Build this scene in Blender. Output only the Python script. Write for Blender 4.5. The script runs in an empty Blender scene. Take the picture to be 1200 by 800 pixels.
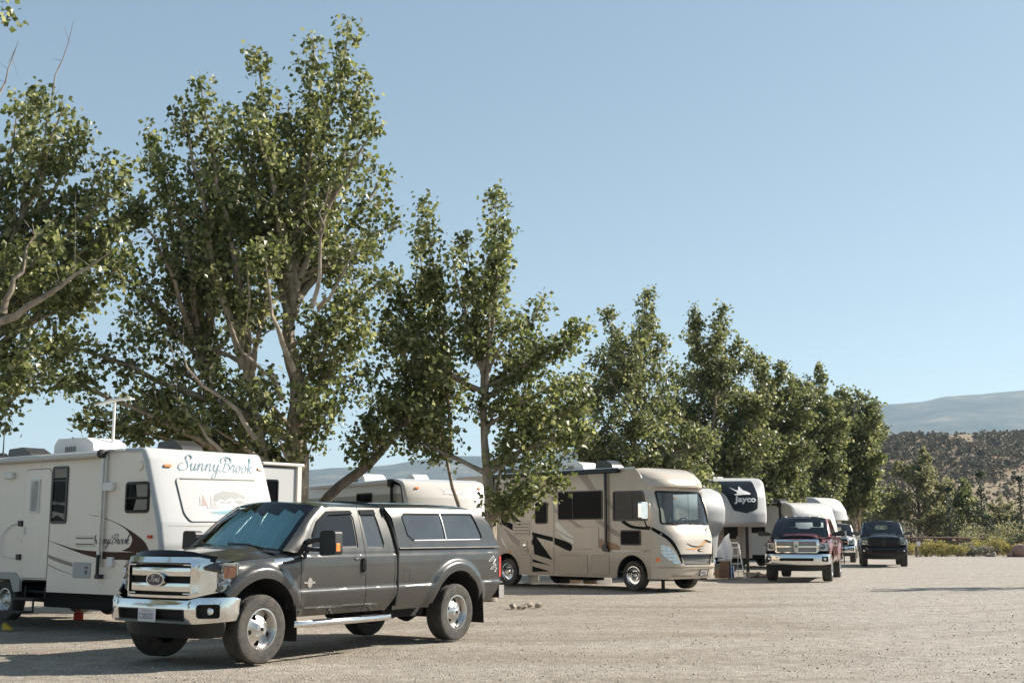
import bpy, bmesh, math, random
import numpy as np
from mathutils import Vector, Matrix
from mathutils.geometry import tessellate_polygon
random.seed(11); rng = np.random.default_rng(7)
PI = math.pi
SC = bpy.context.scene
COL = SC.collection
R = math.radians
SUN_EL, SUN_DIR = R(34), Vector((0.934, 0.357))
CAM_H, FPX = 1.52, 1440.0
PITCH = math.atan((626.3 - 400) / FPX)

def at(px, py, Y):
    """The point of the place that stands Y metres ahead of the camera in this direction of view (used to take measurements from the photograph)."""
    x, y = (px - 600) / FPX, -(py - 400) / FPX
    c, s = math.cos(PITCH), math.sin(PITCH)
    d = (x, c - y * s, s + y * c)
    t = Y / d[1]
    return Vector((d[0] * t, Y, CAM_H + d[2] * t))

def sm(t):
    t = 0.0 if t < 0 else 1.0 if t > 1 else t
    return t * t * (3 - 2 * t)

def interp(x, pts):
    if x <= pts[0][0]: return pts[0][1]
    for (a, b), (c, d) in zip(pts, pts[1:]):
        if x <= c: return b + (d - b) * (x - a) / (c - a)
    return pts[-1][1]

def sinterp(x, pts):
    if x <= pts[0][0]: return pts[0][1]
    n = len(pts)
    for i in range(n - 1):
        x0, y0 = pts[i]; x1, y1 = pts[i + 1]
        if x <= x1:
            def sl(k):
                if k == 0: return (pts[1][1] - pts[0][1]) / (pts[1][0] - pts[0][0])
                if k == n - 1: return (pts[-1][1] - pts[-2][1]) / (pts[-1][0] - pts[-2][0])
                a = (pts[k][1] - pts[k-1][1]) / (pts[k][0] - pts[k-1][0]); b = (pts[k+1][1] - pts[k][1]) / (pts[k+1][0] - pts[k][0])
                return 0 if a * b <= 0 else 2 * a * b / (a + b)
            h = x1 - x0; t = (x - x0) / h
            return ((2*t**3 - 3*t*t + 1) * y0 + (t**3 - 2*t*t + t) * h * sl(i) + (-2*t**3 + 3*t*t) * y1 + (t**3 - t*t) * h * sl(i + 1))
    return pts[-1][1]

# ------------------------------------------------------------------ materials
MATS = {}
def node_mat(name):
    m = bpy.data.materials.new(name); m.use_nodes = True
    nt = m.node_tree; b = nt.nodes['Principled BSDF']
    MATS[name] = m
    return m, nt, b

def N(nt, kind, **kw):
    n = nt.nodes.new(kind)
    for k, v in kw.items():
        if k in n.inputs: n.inputs[k].default_value = v
        else: setattr(n, k, v)
    return n

def ramp(nt, stops, fac=None):
    r = nt.nodes.new('ShaderNodeValToRGB'); e = r.color_ramp.elements
    while len(e) < len(stops): e.new(0.5)
    for el, (p, c) in zip(e, stops):
        el.position = p; el.color = c if len(c) == 4 else (*c, 1)
    if fac is not None: nt.links.new(fac, r.inputs['Fac'])
    return r

def mat(name, col, rough=0.5, metal=0.0, coat=0.0, dirt=0.0, dirt_scale=3.0, dirt_col=(0.30, 0.25, 0.19), bump=0.0, bump_scale=40, spec=0.5, rvar=0.0, stretch=None, alpha=None):
    m, nt, b = node_mat(name)
    b.inputs['Base Color'].default_value = (*col, 1)
    b.inputs['Roughness'].default_value = rough
    b.inputs['Metallic'].default_value = metal
    b.inputs['Coat Weight'].default_value = coat
    b.inputs['Coat Roughness'].default_value = 0.06
    b.inputs['Specular IOR Level'].default_value = spec
    if dirt or rvar or bump:
        tc = N(nt, 'ShaderNodeTexCoord'); src = tc.outputs['Object']
        if stretch:
            mp = N(nt, 'ShaderNodeMapping'); mp.inputs['Scale'].default_value = stretch
            nt.links.new(src, mp.inputs['Vector']); src = mp.outputs['Vector']
        nz = N(nt, 'ShaderNodeTexNoise', Scale=dirt_scale, Detail=6.0, Roughness=0.62)
        nt.links.new(src, nz.inputs['Vector'])
        if dirt:
            r = ramp(nt, [(0.36, (0, 0, 0)), (0.78, (1, 1, 1))], nz.outputs['Fac'])
            mul = N(nt, 'ShaderNodeMath', operation='MULTIPLY'); mul.inputs[1].default_value = dirt
            nt.links.new(r.outputs['Color'], mul.inputs[0])
            mx = N(nt, 'ShaderNodeMixRGB'); mx.inputs['Color1'].default_value = (*col, 1); mx.inputs['Color2'].default_value = (*dirt_col, 1)
            nt.links.new(mul.outputs[0], mx.inputs['Fac']); nt.links.new(mx.outputs['Color'], b.inputs['Base Color'])
        if rvar:
            mr = N(nt, 'ShaderNodeMapRange'); mr.inputs['To Min'].default_value = max(0.02, rough - rvar); mr.inputs['To Max'].default_value = rough + rvar
            mr.inputs['From Min'].default_value = 0.3; mr.inputs['From Max'].default_value = 0.7
            nt.links.new(nz.outputs['Fac'], mr.inputs['Value']); nt.links.new(mr.outputs['Result'], b.inputs['Roughness'])
        if bump:
            n2 = N(nt, 'ShaderNodeTexNoise', Scale=float(bump_scale), Detail=4.0)
            nt.links.new(src, n2.inputs['Vector'])
            bp = N(nt, 'ShaderNodeBump', Strength=bump, Distance=0.02)
            nt.links.new(n2.outputs['Fac'], bp.inputs['Height']); nt.links.new(bp.outputs['Normal'], b.inputs['Normal'])
    return m

def glass_mat(name, tint, refl=0.0, rough=0.01, ior=1.5):
    """Tinted window glass: a tinted see-through film with a mirror reflection that grows at grazing angles."""
    m, nt, b = node_mat(name); nt.nodes.remove(b)
    out = nt.nodes['Material Output']
    tr = N(nt, 'ShaderNodeBsdfTransparent', Color=(*tint, 1)); gl = N(nt, 'ShaderNodeBsdfGlossy', Roughness=rough)
    gl.inputs['Color'].default_value = (0.95, 0.97, 1, 1)
    fr = N(nt, 'ShaderNodeFresnel', IOR=ior); mx = N(nt, 'ShaderNodeMixShader')
    ad = N(nt, 'ShaderNodeMath', operation='ADD'); ad.inputs[1].default_value = refl; ad.use_clamp = True
    nt.links.new(fr.outputs[0], ad.inputs[0]); nt.links.new(ad.outputs[0], mx.inputs['Fac'])
    nt.links.new(tr.outputs[0], mx.inputs[1]); nt.links.new(gl.outputs[0], mx.inputs[2]); nt.links.new(mx.outputs[0], out.inputs['Surface'])
    return m

def leaf_mat(name, c1, c2, c3, trans=0.3, rough=0.38, spec=0.5):
    m, nt, b = node_mat(name)
    g = N(nt, 'ShaderNodeNewGeometry')
    r = ramp(nt, [(0.0, c1), (0.55, c2), (1.0, c3)], g.outputs['Random Per Island'])
    nt.links.new(r.outputs['Color'], b.inputs['Base Color'])
    b.inputs['Roughness'].default_value = rough; b.inputs['Specular IOR Level'].default_value = spec
    t = N(nt, 'ShaderNodeBsdfTranslucent'); mx = N(nt, 'ShaderNodeMixShader', Fac=trans)
    hs = N(nt, 'ShaderNodeHueSaturation', Saturation=1.1, Value=1.5)
    nt.links.new(r.outputs['Color'], hs.inputs['Color']); nt.links.new(hs.outputs['Color'], t.inputs['Color'])
    nt.links.new(b.outputs[0], mx.inputs[1]); nt.links.new(t.outputs[0], mx.inputs[2])
    nt.links.new(mx.outputs[0], nt.nodes['Material Output'].inputs['Surface'])
    return m

# ------------------------------------------------------------------ objects
def tag(o, label=None, cat=None, group=None, kind=None):
    if label: o['label'] = label
    if cat: o['category'] = cat
    if group: o['group'] = group
    if kind: o['kind'] = kind
    return o

def thing(name, label, cat, loc=(0, 0, 0), rz=0.0, group=None, scale=1.0):
    o = bpy.data.objects.new(name, None); COL.objects.link(o)
    o.empty_display_size = 0.3
    o.location = loc; o.rotation_euler = (0, 0, rz); o.scale = (scale,) * 3
    return tag(o, label, cat, group)

def kids(o): return [c for c in bpy.data.objects if c.parent is o]
def copy_tree(o, parent=None):
    c = o.copy(); COL.objects.link(c)
    if parent is not None: c.parent = parent
    for ch in kids(o): copy_tree(ch, c)
    return c

class MB:
    """Collects shapes; build() links them as one mesh object."""
    def __init__(s): s.v = []; s.f = []
    def add(s, vs, fs):
        n = len(s.v); s.v += [tuple(p) for p in vs]; s.f += [tuple(i + n for i in f) for f in fs]; return s
    def box(s, c, d, rot=None):
        x, y, z = d[0] / 2, d[1] / 2, d[2] / 2
        vs = [Vector((a * x, b * y, e * z)) for a in (-1, 1) for b in (-1, 1) for e in (-1, 1)]
        if rot is not None: vs = [rot @ p for p in vs]
        vs = [p + Vector(c) for p in vs]
        return s.add(vs, [(0, 1, 3, 2), (4, 6, 7, 5), (0, 4, 5, 1), (2, 3, 7, 6), (0, 2, 6, 4), (1, 5, 7, 3)])
    def bar(s, a, b, w, h):
        a, b = Vector(a), Vector(b); d = b - a
        q = d.to_track_quat('X', 'Z').to_matrix()
        return s.box((a + b) / 2, (d.length, w, h), q)
    def tube(s, pts, r, n=10, caps=True):
        pts = [Vector(p) for p in pts]; m = len(pts)
        rs = r if isinstance(r, (list, tuple)) else [r] * m
        vs = []; up = None
        for i, p in enumerate(pts):
            t = (pts[min(i + 1, m - 1)] - pts[max(i - 1, 0)])
            t = t.normalized() if t.length > 1e-9 else Vector((0, 0, 1))
            if up is None: up = t.orthogonal().normalized()
            else:
                up = up - t * up.dot(t); up = up.normalized() if up.length > 1e-6 else t.orthogonal().normalized()
            w = t.cross(up)
            for k in range(n):
                a = 2 * PI * k / n
                vs.append(p + (up * math.cos(a) + w * math.sin(a)) * rs[i])
        fs = [(i * n + k, i * n + (k + 1) % n, (i + 1) * n + (k + 1) % n, (i + 1) * n + k) for i in range(m - 1) for k in range(n)]
        if caps: fs += [tuple(range(n - 1, -1, -1)), tuple((m - 1) * n + k for k in range(n))]
        return s.add(vs, fs)
    def lathe(s, prof, c=(0, 0, 0), axis='Y', n=40, closed=False):
        vs = []
        for r, a in prof:
            for k in range(n):
                t = 2 * PI * k / n; u, w = r * math.cos(t), r * math.sin(t)
                p = (u, a, w) if axis == 'Y' else (a, u, w) if axis == 'X' else (u, w, a)
                vs.append((p[0] + c[0], p[1] + c[1], p[2] + c[2]))
        m = len(prof)
        fs = [(i * n + k, i * n + (k + 1) % n, ((i + 1) % m) * n + (k + 1) % n, ((i + 1) % m) * n + k) for i in range(m if closed else m - 1) for k in range(n)]
        return s.add(vs, fs)
    def prism(s, poly, fn, d):
        """poly: 2D outline; fn(u, v, depth) -> 3D; solid of depth d."""
        n = len(poly); tris = tessellate_polygon([[Vector((p[0], p[1], 0)) for p in poly]])
        vs = [fn(p[0], p[1], 0) for p in poly] + [fn(p[0], p[1], d) for p in poly]
        fs = [tuple(t) for t in tris] + [tuple(n + i for i in reversed(t)) for t in tris]
        fs += [(i, (i + 1) % n, n + (i + 1) % n, n + i) for i in range(n)]
        return s.add(vs, fs)
    def grid(s, fn, nu, nv, close_u=False):
        vs = [fn(i / nu, j / nv) for j in range(nv + 1) for i in range(nu + 1)]
        fs = [(j * (nu + 1) + i, j * (nu + 1) + i + 1, (j + 1) * (nu + 1) + i + 1, (j + 1) * (nu + 1) + i) for j in range(nv) for i in range(nu)]
        return s.add(vs, fs)
    def panel(s, outline, holes, fn, step, thick=0.0, rim_holes=True):
        """A sheet with a traced 2D outline and holes, laid on the curved surface fn(u, v, depth); its edges turn in by thick."""
        loops = [[Vector((p[0], p[1], 0)) for p in L] for L in [outline] + list(holes)]
        flat = [p for L in loops for p in L]
        bm = bmesh.new(); bv = [bm.verts.new(p) for p in flat]
        for t in tessellate_polygon(loops):
            try: bm.faces.new([bv[i] for i in t])
            except ValueError: pass
        us = [p[0] for p in outline]; vs_ = [p[1] for p in outline]
        su, sv = step if isinstance(step, tuple) else (step, step)
        for lo, hi, st, ax in ((min(us), max(us), su, 0), (min(vs_), max(vs_), sv, 1)):
            k = max(1, int(round((hi - lo) / st)))
            for i in range(1, k):
                c = lo + (hi - lo) * i / k
                co = (c, 0, 0) if ax == 0 else (0, c, 0); no = (1, 0, 0) if ax == 0 else (0, 1, 0)
                bmesh.ops.bisect_plane(bm, geom=bm.verts[:] + bm.edges[:] + bm.faces[:], dist=1e-5, plane_co=co, plane_no=no)
        bmesh.ops.remove_doubles(bm, verts=bm.verts[:], dist=1e-5)
        bm.verts.index_update(); bm.normal_update()
        vs = [fn(v.co.x, v.co.y, 0) for v in bm.verts]
        fs = [tuple(v.index for v in (f.verts if f.normal.z > 0 else reversed(f.verts))) for f in bm.faces]
        if thick:
            idx = {}
            for e in bm.edges:
                if len(e.link_faces) == 1:
                    for v in e.verts:
                        if v.index not in idx:
                            idx[v.index] = len(vs); vs.append(fn(v.co.x, v.co.y, thick))
                    a, b = e.verts[0].index, e.verts[1].index
                    fs.append((a, b, idx[b], idx[a]))
        bm.free()
        return s.add(vs, fs)
    def build(s, name, m, parent=None, angle=35, bevel=0.0, seg=2, **tags):
        me = bpy.data.meshes.new(name); me.from_pydata(s.v, [], s.f); me.validate()
        if angle:
            me.polygons.foreach_set('use_smooth', [True] * len(me.polygons))
            bm = bmesh.new(); bm.from_mesh(me); bmesh.ops.recalc_face_normals(bm, faces=bm.faces[:]); bm.to_mesh(me); bm.free()
            me.set_sharp_from_angle(angle=R(angle))
        o = bpy.data.objects.new(name, me); COL.objects.link(o)
        if m is not None: me.materials.append(m)
        if parent is not None: o.parent = parent
        if bevel:
            b = o.modifiers.new('bevel', 'BEVEL'); b.width = bevel; b.segments = seg; b.limit_method = 'ANGLE'; b.angle_limit = R(40)
        return tag(o, **tags)

def fillet(pts, r, n=5):
    """Rounds the corners of a polygon; r one radius or one per corner."""
    out = []; m = len(pts)
    for i in range(m):
        p = Vector(pts[i][:2]); a = Vector(pts[i - 1][:2]) - p; b = Vector(pts[(i + 1) % m][:2]) - p
        ri = r[i] if isinstance(r, (list, tuple)) else r
        if ri <= 0 or a.length < 1e-6 or b.length < 1e-6: out.append(tuple(p)); continue
        ang = a.angle(b); d = min(ri / max(math.tan(ang / 2), 1e-3), 0.48 * min(a.length, b.length))
        p0, p1 = p + a.normalized() * d, p + b.normalized() * d
        for k in range(n + 1):
            t = k / n; q = p0 * (1 - t) ** 2 + p * 2 * t * (1 - t) + p1 * t * t
            out.append((q.x, q.y))
    return out

def rrect(u0, v0, u1, v1, r=0.03, n=5): return fillet([(u0, v0), (u1, v0), (u1, v1), (u0, v1)], r, n)
def ring(cx, cy, r, n=24, a0=0, a1=360, ry=None):
    full = abs(a1 - a0) >= 360
    return [(cx + r * math.cos(R(a0 + (a1 - a0) * k / (n if full else n - 1))), cy + (ry or r) * math.sin(R(a0 + (a1 - a0) * k / (n if full else n - 1)))) for k in range(n)]
def inset(poly, d):
    """Moves a convex-ish outline inwards by d."""
    m = len(poly); A = sum(poly[i - 1][0] * poly[i][1] - poly[i][0] * poly[i - 1][1] for i in range(m))
    sg = 1 if A > 0 else -1; out = []
    for i in range(m):
        a = Vector(poly[i]) - Vector(poly[i - 1]); b = Vector(poly[(i + 1) % m]) - Vector(poly[i])
        if a.length < 1e-7 or b.length < 1e-7: out.append(poly[i]); continue
        na = Vector((-a.y, a.x)).normalized() * sg; nb = Vector((-b.y, b.x)).normalized() * sg
        nn = na + nb; nn = nn / max(nn.length_squared / 2, 0.3)
        out.append((poly[i][0] + nn.x * d, poly[i][1] + nn.y * d))
    return out
def cr(pts, n=8, closed=False):
    P = [Vector(p) for p in pts]; m = len(P); out = []
    for i in range(m if closed else m - 1):
        if closed: p0, p1, p2, p3 = P[i - 1], P[i], P[(i + 1) % m], P[(i + 2) % m]
        else: p0, p1, p2, p3 = P[max(i - 1, 0)], P[i], P[i + 1], P[min(i + 2, m - 1)]
        for k in range(n):
            t = k / n
            out.append(0.5 * ((2 * p1) + (p2 - p0) * t + (2 * p0 - 5 * p1 + 4 * p2 - p3) * t * t + (3 * p1 - p0 - 3 * p2 + p3) * t ** 3))
    if not closed: out.append(P[-1])
    return out

def text_shapes(body, size=1.0, shear=0.0, bold=0.0, spacing=1.0):
    cu = bpy.data.curves.new('lettering', 'FONT'); cu.body = body; cu.size = size; cu.shear = shear; cu.offset = bold; cu.space_character = spacing
    cu.resolution_u = 3
    ob = bpy.data.objects.new('lettering', cu); COL.objects.link(ob)
    dg = bpy.context.evaluated_depsgraph_get(); dg.update()
    me = bpy.data.meshes.new_from_object(ob.evaluated_get(dg))
    vs = [(v.co.x, v.co.y) for v in me.vertices]; fs = [tuple(p.vertices) for p in me.polygons]
    bpy.data.objects.remove(ob); bpy.data.curves.remove(cu); bpy.data.meshes.remove(me)
    return vs, fs

def lay_text(mb, body, fn, u0, v0, u1, v1, **kw):
    """Fits printed lettering into the rectangle u0..u1, v0..v1 of the surface fn."""
    vs, fs = text_shapes(body, **kw)
    xs = [p[0] for p in vs]; ys = [p[1] for p in vs]
    sx, sy = (u1 - u0) / (max(xs) - min(xs)), (v1 - v0) / (max(ys) - min(ys))
    mb.add([fn(u0 + (x - min(xs)) * sx, v0 + (y - min(ys)) * sy, 0) for x, y in vs], fs)

GLYPH = {  # pen strokes of a flowing script hand, x-height 1
 'S': (1.35, [[(1.25, 1.5), (1.42, 1.85), (1.15, 2.1), (.75, 1.95), (.62, 1.5), (.85, 1.05), (1.05, .55), (.85, .1), (.4, -.03), (-.05, .15), (-.2, .55), (0.05, .95), (.35, .95)]]),
 'B': (1.55, [[(.75, 1.95), (.62, 1.2), (.5, .4), (.2, 0), (-.1, .15)], [(0.0, 1.15), (-.1, 1.6), (.3, 2.0), (.9, 2.12), (1.4, 1.95), (1.45, 1.5), (1.1, 1.15), (.75, 1.08)], [(.75, 1.08), (1.2, 1.0), (1.42, .6), (1.25, .15), (.85, -.02), (.5, .12)]]),
 'F': (1.3, [[(.9, 1.9), (.75, 1.2), (.6, .4), (.3, 0), (0, .2)], [(.1, 1.5), (.2, 1.9), (.7, 1.85), (1.2, 2.0), (1.5, 2.1)], [(.45, 1.0), (.8, 1.05), (1.1, 1.1)]]),
 'u': (1.05, [[(0, .55), (.17, 1), (.17, .45), (.27, .02), (.5, .1), (.74, .95)], [(.76, 1.0), (.7, .4), (.8, 0), (1.05, .35)]]),
 'n': (1.1, [[(0, .55), (.18, 1), (.16, .5), (.12, 0)], [(.14, .35), (.4, .95), (.66, .95), (.66, .4), (.76, 0), (1.1, .4)]]),
 'y': (1.1, [[(0, .55), (.17, 1), (.17, .45), (.27, .02), (.5, .1), (.74, .95)], [(.76, 1.0), (.7, .1), (.55, -.75), (.25, -.98), (.1, -.7), (.5, -.15), (1.1, .4)]]),
 'r': (.8, [[(0, .4), (.2, .95), (.28, 1.1), (.36, .92), (.56, .92), (.48, .4), (.54, .02), (.8, .35)]]),
 'o': (.95, [[(.62, .95), (.3, .95), (.1, .5), (.22, .05), (.5, .02), (.72, .5), (.62, .95), (.7, .8), (.95, .75)]]),
 'k': (1.05, [[(0, .4), (.3, 1.4), (.38, 2.0), (.24, 2.0), (.17, 1.2), (.12, 0)], [(.14, .4), (.5, 1.0), (.62, .8), (.3, .52)], [(.3, .55), (.55, .1), (.75, 0), (1.0, .35)]]),
 'd': (1.1, [[(.62, .9), (.3, .95), (.1, .5), (.22, .05), (.45, .05), (.68, .5), (.9, 1.9)], [(.9, 1.9), (.74, .5), (.82, 0), (1.1, .35)]]),
}
def script_text(mb, word, fn, u0, v0, xh, slant=0.42, wmin=0.035, wmax=0.17, width=None, kx=1.0):
    """Writes a word in script with a broad nib; (u0, v0) is the base line's start, xh the x-height."""
    strokes = []; x = 0.0
    for ch in word:
        adv, st = GLYPH[ch]
        for s_ in st: strokes.append([Vector((x + p[0] + slant * p[1], p[1])) for p in s_])
        x += adv
    xs = [p.x for s_ in strokes for p in s_]
    k = xh * kx if width is None else width / (max(xs) - min(xs))
    x0 = min(xs)
    nib = Vector((math.cos(R(20)), math.sin(R(20))))
    for s_ in strokes:
        c = cr([tuple(p) for p in s_], 7); L = []; Rr = []
        for i, p in enumerate(c):
            t = (c[min(i + 1, len(c) - 1)] - c[max(i - 1, 0)]); t = t.normalized() if t.length > 1e-9 else Vector((1, 0))
            n = Vector((-t.y, t.x)); w = wmin + (wmax - wmin) * abs(t.x * nib.y - t.y * nib.x) ** 1.4
            L.append(p + n * w / 2); Rr.append(p - n * w / 2)
        vs = [fn(u0 + (q.x - x0) * k, v0 + q.y * xh, 0) for q in L + Rr]; m = len(c)
        mb.add(vs, [(i, i + 1, m + i + 1, m + i) for i in range(m - 1)])

def mesh_np(name, verts, faces_n, loops, m, parent=None, smooth=False):
    """A mesh from numpy arrays: every face has faces_n corners."""
    me = bpy.data.meshes.new(name)
    me.vertices.add(len(verts)); me.vertices.foreach_set('co', np.ascontiguousarray(verts, np.float32).ravel())
    nf = len(loops) // faces_n
    me.loops.add(len(loops)); me.loops.foreach_set('vertex_index', np.ascontiguousarray(loops, np.int32))
    me.polygons.add(nf); me.polygons.foreach_set('loop_start', np.arange(nf, dtype=np.int32) * faces_n)
    me.polygons.foreach_set('use_smooth', np.full(nf, smooth))
    me.update(calc_edges=True); me.validate()
    me.materials.append(m)
    o = bpy.data.objects.new(name, me); COL.objects.link(o)
    if parent is not None: o.parent = parent
    return o
# ------------------------------------------------------------------ the palette
mat('chrome', (0.80, 0.80, 0.79), 0.10, 1.0, dirt=0.18, dirt_scale=5, rvar=0.06)
mat('alloy', (0.62, 0.61, 0.59), 0.30, 1.0, dirt=0.35, dirt_scale=7, rvar=0.1)
mat('dark_plastic', (0.012, 0.012, 0.012), 0.45, dirt=0.16, dirt_scale=6, dirt_col=(0.10, 0.085, 0.065))
mat('gloss_black', (0.006, 0.006, 0.006), 0.12, spec=0.35)
mat('underbody', (0.010, 0.009, 0.008), 0.85)
mat('rubber', (0.030, 0.028, 0.025), 0.80, dirt=0.6, dirt_scale=9, dirt_col=(0.13, 0.11, 0.085), bump=0.25, bump_scale=60)
mat('paint_grey', (0.046, 0.044, 0.041), 0.30, 0.45, coat=0.9, dirt=0.20, dirt_scale=2.2, dirt_col=(0.12, 0.107, 0.09), rvar=0.06)
mat('paint_red', (0.17, 0.018, 0.020), 0.30, 0.2, coat=1.0, dirt=0.14, dirt_scale=2.5, rvar=0.05)
mat('paint_black', (0.006, 0.006, 0.007), 0.25, 0.0, coat=1.0, dirt=0.05, dirt_scale=2.5)
mat('paint_white', (0.74, 0.74, 0.72), 0.28, 0.0, coat=0.7, dirt=0.12, dirt_scale=2.0, dirt_col=(0.5, 0.45, 0.37))
mat('interior', (0.035, 0.032, 0.028), 0.85)
mat('interior_tan', (0.30, 0.26, 0.20), 0.85)
mat('amber', (0.85, 0.23, 0.035), 0.25, spec=0.6, coat=0.5)
mat('lamp_red', (0.42, 0.015, 0.012), 0.18, coat=0.8)
mat('lamp_bright_red', (0.65, 0.05, 0.02), 0.3)
mat('reflector', (0.78, 0.79, 0.80), 0.16, 1.0, bump=0.35, bump_scale=26)
mat('plate_white', (0.62, 0.63, 0.64), 0.5)
mat('ink_dark', (0.03, 0.035, 0.06), 0.6)
mat('ink_red', (0.42, 0.07, 0.06), 0.6)
mat('emblem_blue', (0.008, 0.018, 0.06), 0.12, coat=1.0)
mat('decal_white', (0.62, 0.62, 0.60), 0.5)
mat('sunshade', (0.86, 0.90, 0.90), 0.34, 0.30, bump=1.0, bump_scale=45)
glass_mat('glass_teal', (0.62, 0.86, 0.86), 0.0)
glass_mat('glass_dark', (0.10, 0.12, 0.13), 0.025)
glass_mat('glass_darkest', (0.03, 0.034, 0.036), 0.0, ior=1.35)
glass_mat('glass_clear', (0.86, 0.90, 0.90), 0.05)
glass_mat('glass_cab', (0.74, 0.86, 0.85), 0.02)
mat('glass_privacy', (0.030, 0.036, 0.042), 0.05, spec=1.0, dirt=0.5, dirt_scale=1.6, dirt_col=(0.075, 0.085, 0.095))
mat('glass_black', (0.003, 0.003, 0.004), 0.03, spec=0.05)
mat('rv_cream', (0.79, 0.70, 0.60), 0.32, 0.0, coat=0.35, dirt=0.28, dirt_scale=0.9, dirt_col=(0.64, 0.56, 0.47), rvar=0.1, stretch=(1, 1, 0.22))
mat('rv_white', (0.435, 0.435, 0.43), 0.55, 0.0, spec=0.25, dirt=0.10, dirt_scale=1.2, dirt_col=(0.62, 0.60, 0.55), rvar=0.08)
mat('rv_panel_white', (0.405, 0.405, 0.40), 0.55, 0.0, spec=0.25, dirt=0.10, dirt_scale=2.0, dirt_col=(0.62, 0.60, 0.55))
mat('rv_beige', (0.40, 0.335, 0.26), 0.30, 0.0, coat=0.4, dirt=0.20, dirt_scale=0.8, dirt_col=(0.28, 0.225, 0.165), rvar=0.08, stretch=(1, 1, 0.22))
mat('rv_pale', (0.60, 0.575, 0.54), 0.30, 0.0, coat=0.5, dirt=0.15, dirt_scale=1.0, dirt_col=(0.52, 0.48, 0.43), stretch=(1, 1, 0.22))
mat('rv_cap', (0.50, 0.435, 0.36), 0.28, 0.0, coat=0.4, dirt=0.15, dirt_scale=1.2, dirt_col=(0.42, 0.36, 0.29), rvar=0.06)
mat('rv_taupe', (0.27, 0.235, 0.19), 0.4, dirt=0.2, dirt_scale=1.5)
mat('rv_grey', (0.40, 0.375, 0.335), 0.35, coat=0.4, dirt=0.2, dirt_scale=1.0, stretch=(1, 1, 0.22))
mat('blind_and_reflection', (0.22, 0.20, 0.17), 0.6)  # cloth of the blinds, also used for painted window reflections
mat('seam', (0.20, 0.18, 0.155), 0.7)
mat('seam_pale', (0.33, 0.31, 0.28), 0.6)
mat('decal_brown', (0.070, 0.036, 0.024), 0.55, spec=0.12)
mat('decal_fade', (0.27, 0.22, 0.18), 0.45)
mat('decal_tan', (0.30, 0.165, 0.085), 0.4)
mat('decal_black', (0.006, 0.005, 0.005), 0.6, spec=0.1)
mat('decal_light', (0.60, 0.57, 0.51), 0.35)
mat('decal_orange', (0.55, 0.27, 0.10), 0.4)
mat('script_blue', (0.115, 0.18, 0.22), 0.6, spec=0.2)
mat('picture_grey', (0.30, 0.30, 0.285), 0.6, spec=0.2)
mat('picture_pale', (0.38, 0.37, 0.36), 0.6, spec=0.2)
mat('picture_blue', (0.17, 0.31, 0.35), 0.6, spec=0.2)
mat('picture_rust', (0.38, 0.26, 0.23), 0.6, spec=0.2)
mat('plastic_white', (0.74, 0.73, 0.70), 0.5, dirt=0.25, dirt_scale=5, dirt_col=(0.45, 0.40, 0.33))
mat('plastic_grey', (0.36, 0.35, 0.33), 0.5, dirt=0.2, dirt_scale=5)
mat('plastic_smoke', (0.045, 0.042, 0.040), 0.25)
mat('aluminium', (0.66, 0.65, 0.63), 0.38, 0.9, dirt=0.2, dirt_scale=6)
mat('awning_roll', (0.58, 0.55, 0.50), 0.55, dirt=0.25, dirt_scale=4, dirt_col=(0.36, 0.32, 0.26))
mat('steel_dark', (0.035, 0.033, 0.030), 0.55, 0.3)
mat('wood_pale', (0.34, 0.25, 0.17), 0.8, dirt=0.5, dirt_scale=9, dirt_col=(0.17, 0.12, 0.08), stretch=(1, 1, 0.12))
mat('wood_red', (0.20, 0.12, 0.085), 0.85, dirt=0.5, dirt_scale=4, dirt_col=(0.13, 0.075, 0.055), stretch=(0.2, 0.2, 1))
mat('stone', (0.33, 0.27, 0.21), 0.9, dirt=0.6, dirt_scale=11, dirt_col=(0.20, 0.16, 0.12), bump=0.6, bump_scale=22)
mat('stone_red', (0.36, 0.20, 0.15), 0.9, dirt=0.4, dirt_scale=6, bump=0.6, bump_scale=12)
mat('cloth_white', (0.72, 0.72, 0.72), 0.8)
mat('plastic_blue', (0.05, 0.12, 0.25), 0.5)
mat('plastic_yellow', (0.55, 0.38, 0.03), 0.5)
mat('brass', (0.55, 0.44, 0.22), 0.4, 0.8)
mat('cardboard', (0.36, 0.25, 0.15), 0.9)

def bark_mat(name, c1, c2, c3):
    m, nt, b = node_mat(name)
    tc = N(nt, 'ShaderNodeTexCoord'); mp = N(nt, 'ShaderNodeMapping'); mp.inputs['Scale'].default_value = (1, 1, 0.35)
    nz = N(nt, 'ShaderNodeTexNoise', Scale=6.0, Detail=8.0, Roughness=0.7)
    nt.links.new(tc.outputs['Object'], mp.inputs['Vector']); nt.links.new(mp.outputs['Vector'], nz.inputs['Vector'])
    r = ramp(nt, [(0.3, c1), (0.5, c2), (0.72, c3)], nz.outputs['Fac'])
    nt.links.new(r.outputs['Color'], b.inputs['Base Color']); b.inputs['Roughness'].default_value = 0.85
    bp = N(nt, 'ShaderNodeBump', Strength=0.6, Distance=0.03); nt.links.new(nz.outputs['Fac'], bp.inputs['Height']); nt.links.new(bp.outputs['Normal'], b.inputs['Normal'])
    return m
bark_mat('bark', (0.09, 0.07, 0.052), (0.27, 0.22, 0.165), (0.44, 0.38, 0.31))
bark_mat('bark_dark', (0.07, 0.055, 0.042), (0.15, 0.12, 0.09), (0.23, 0.19, 0.15))
leaf_mat('leaf_poplar', (0.054, 0.068, 0.022), (0.132, 0.150, 0.050), (0.35, 0.35, 0.17), 0.46, 0.38, 0.5)
leaf_mat('leaf_poplar_far', (0.054, 0.068, 0.026), (0.126, 0.142, 0.053), (0.32, 0.315, 0.155), 0.44, 0.42, 0.45)
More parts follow.
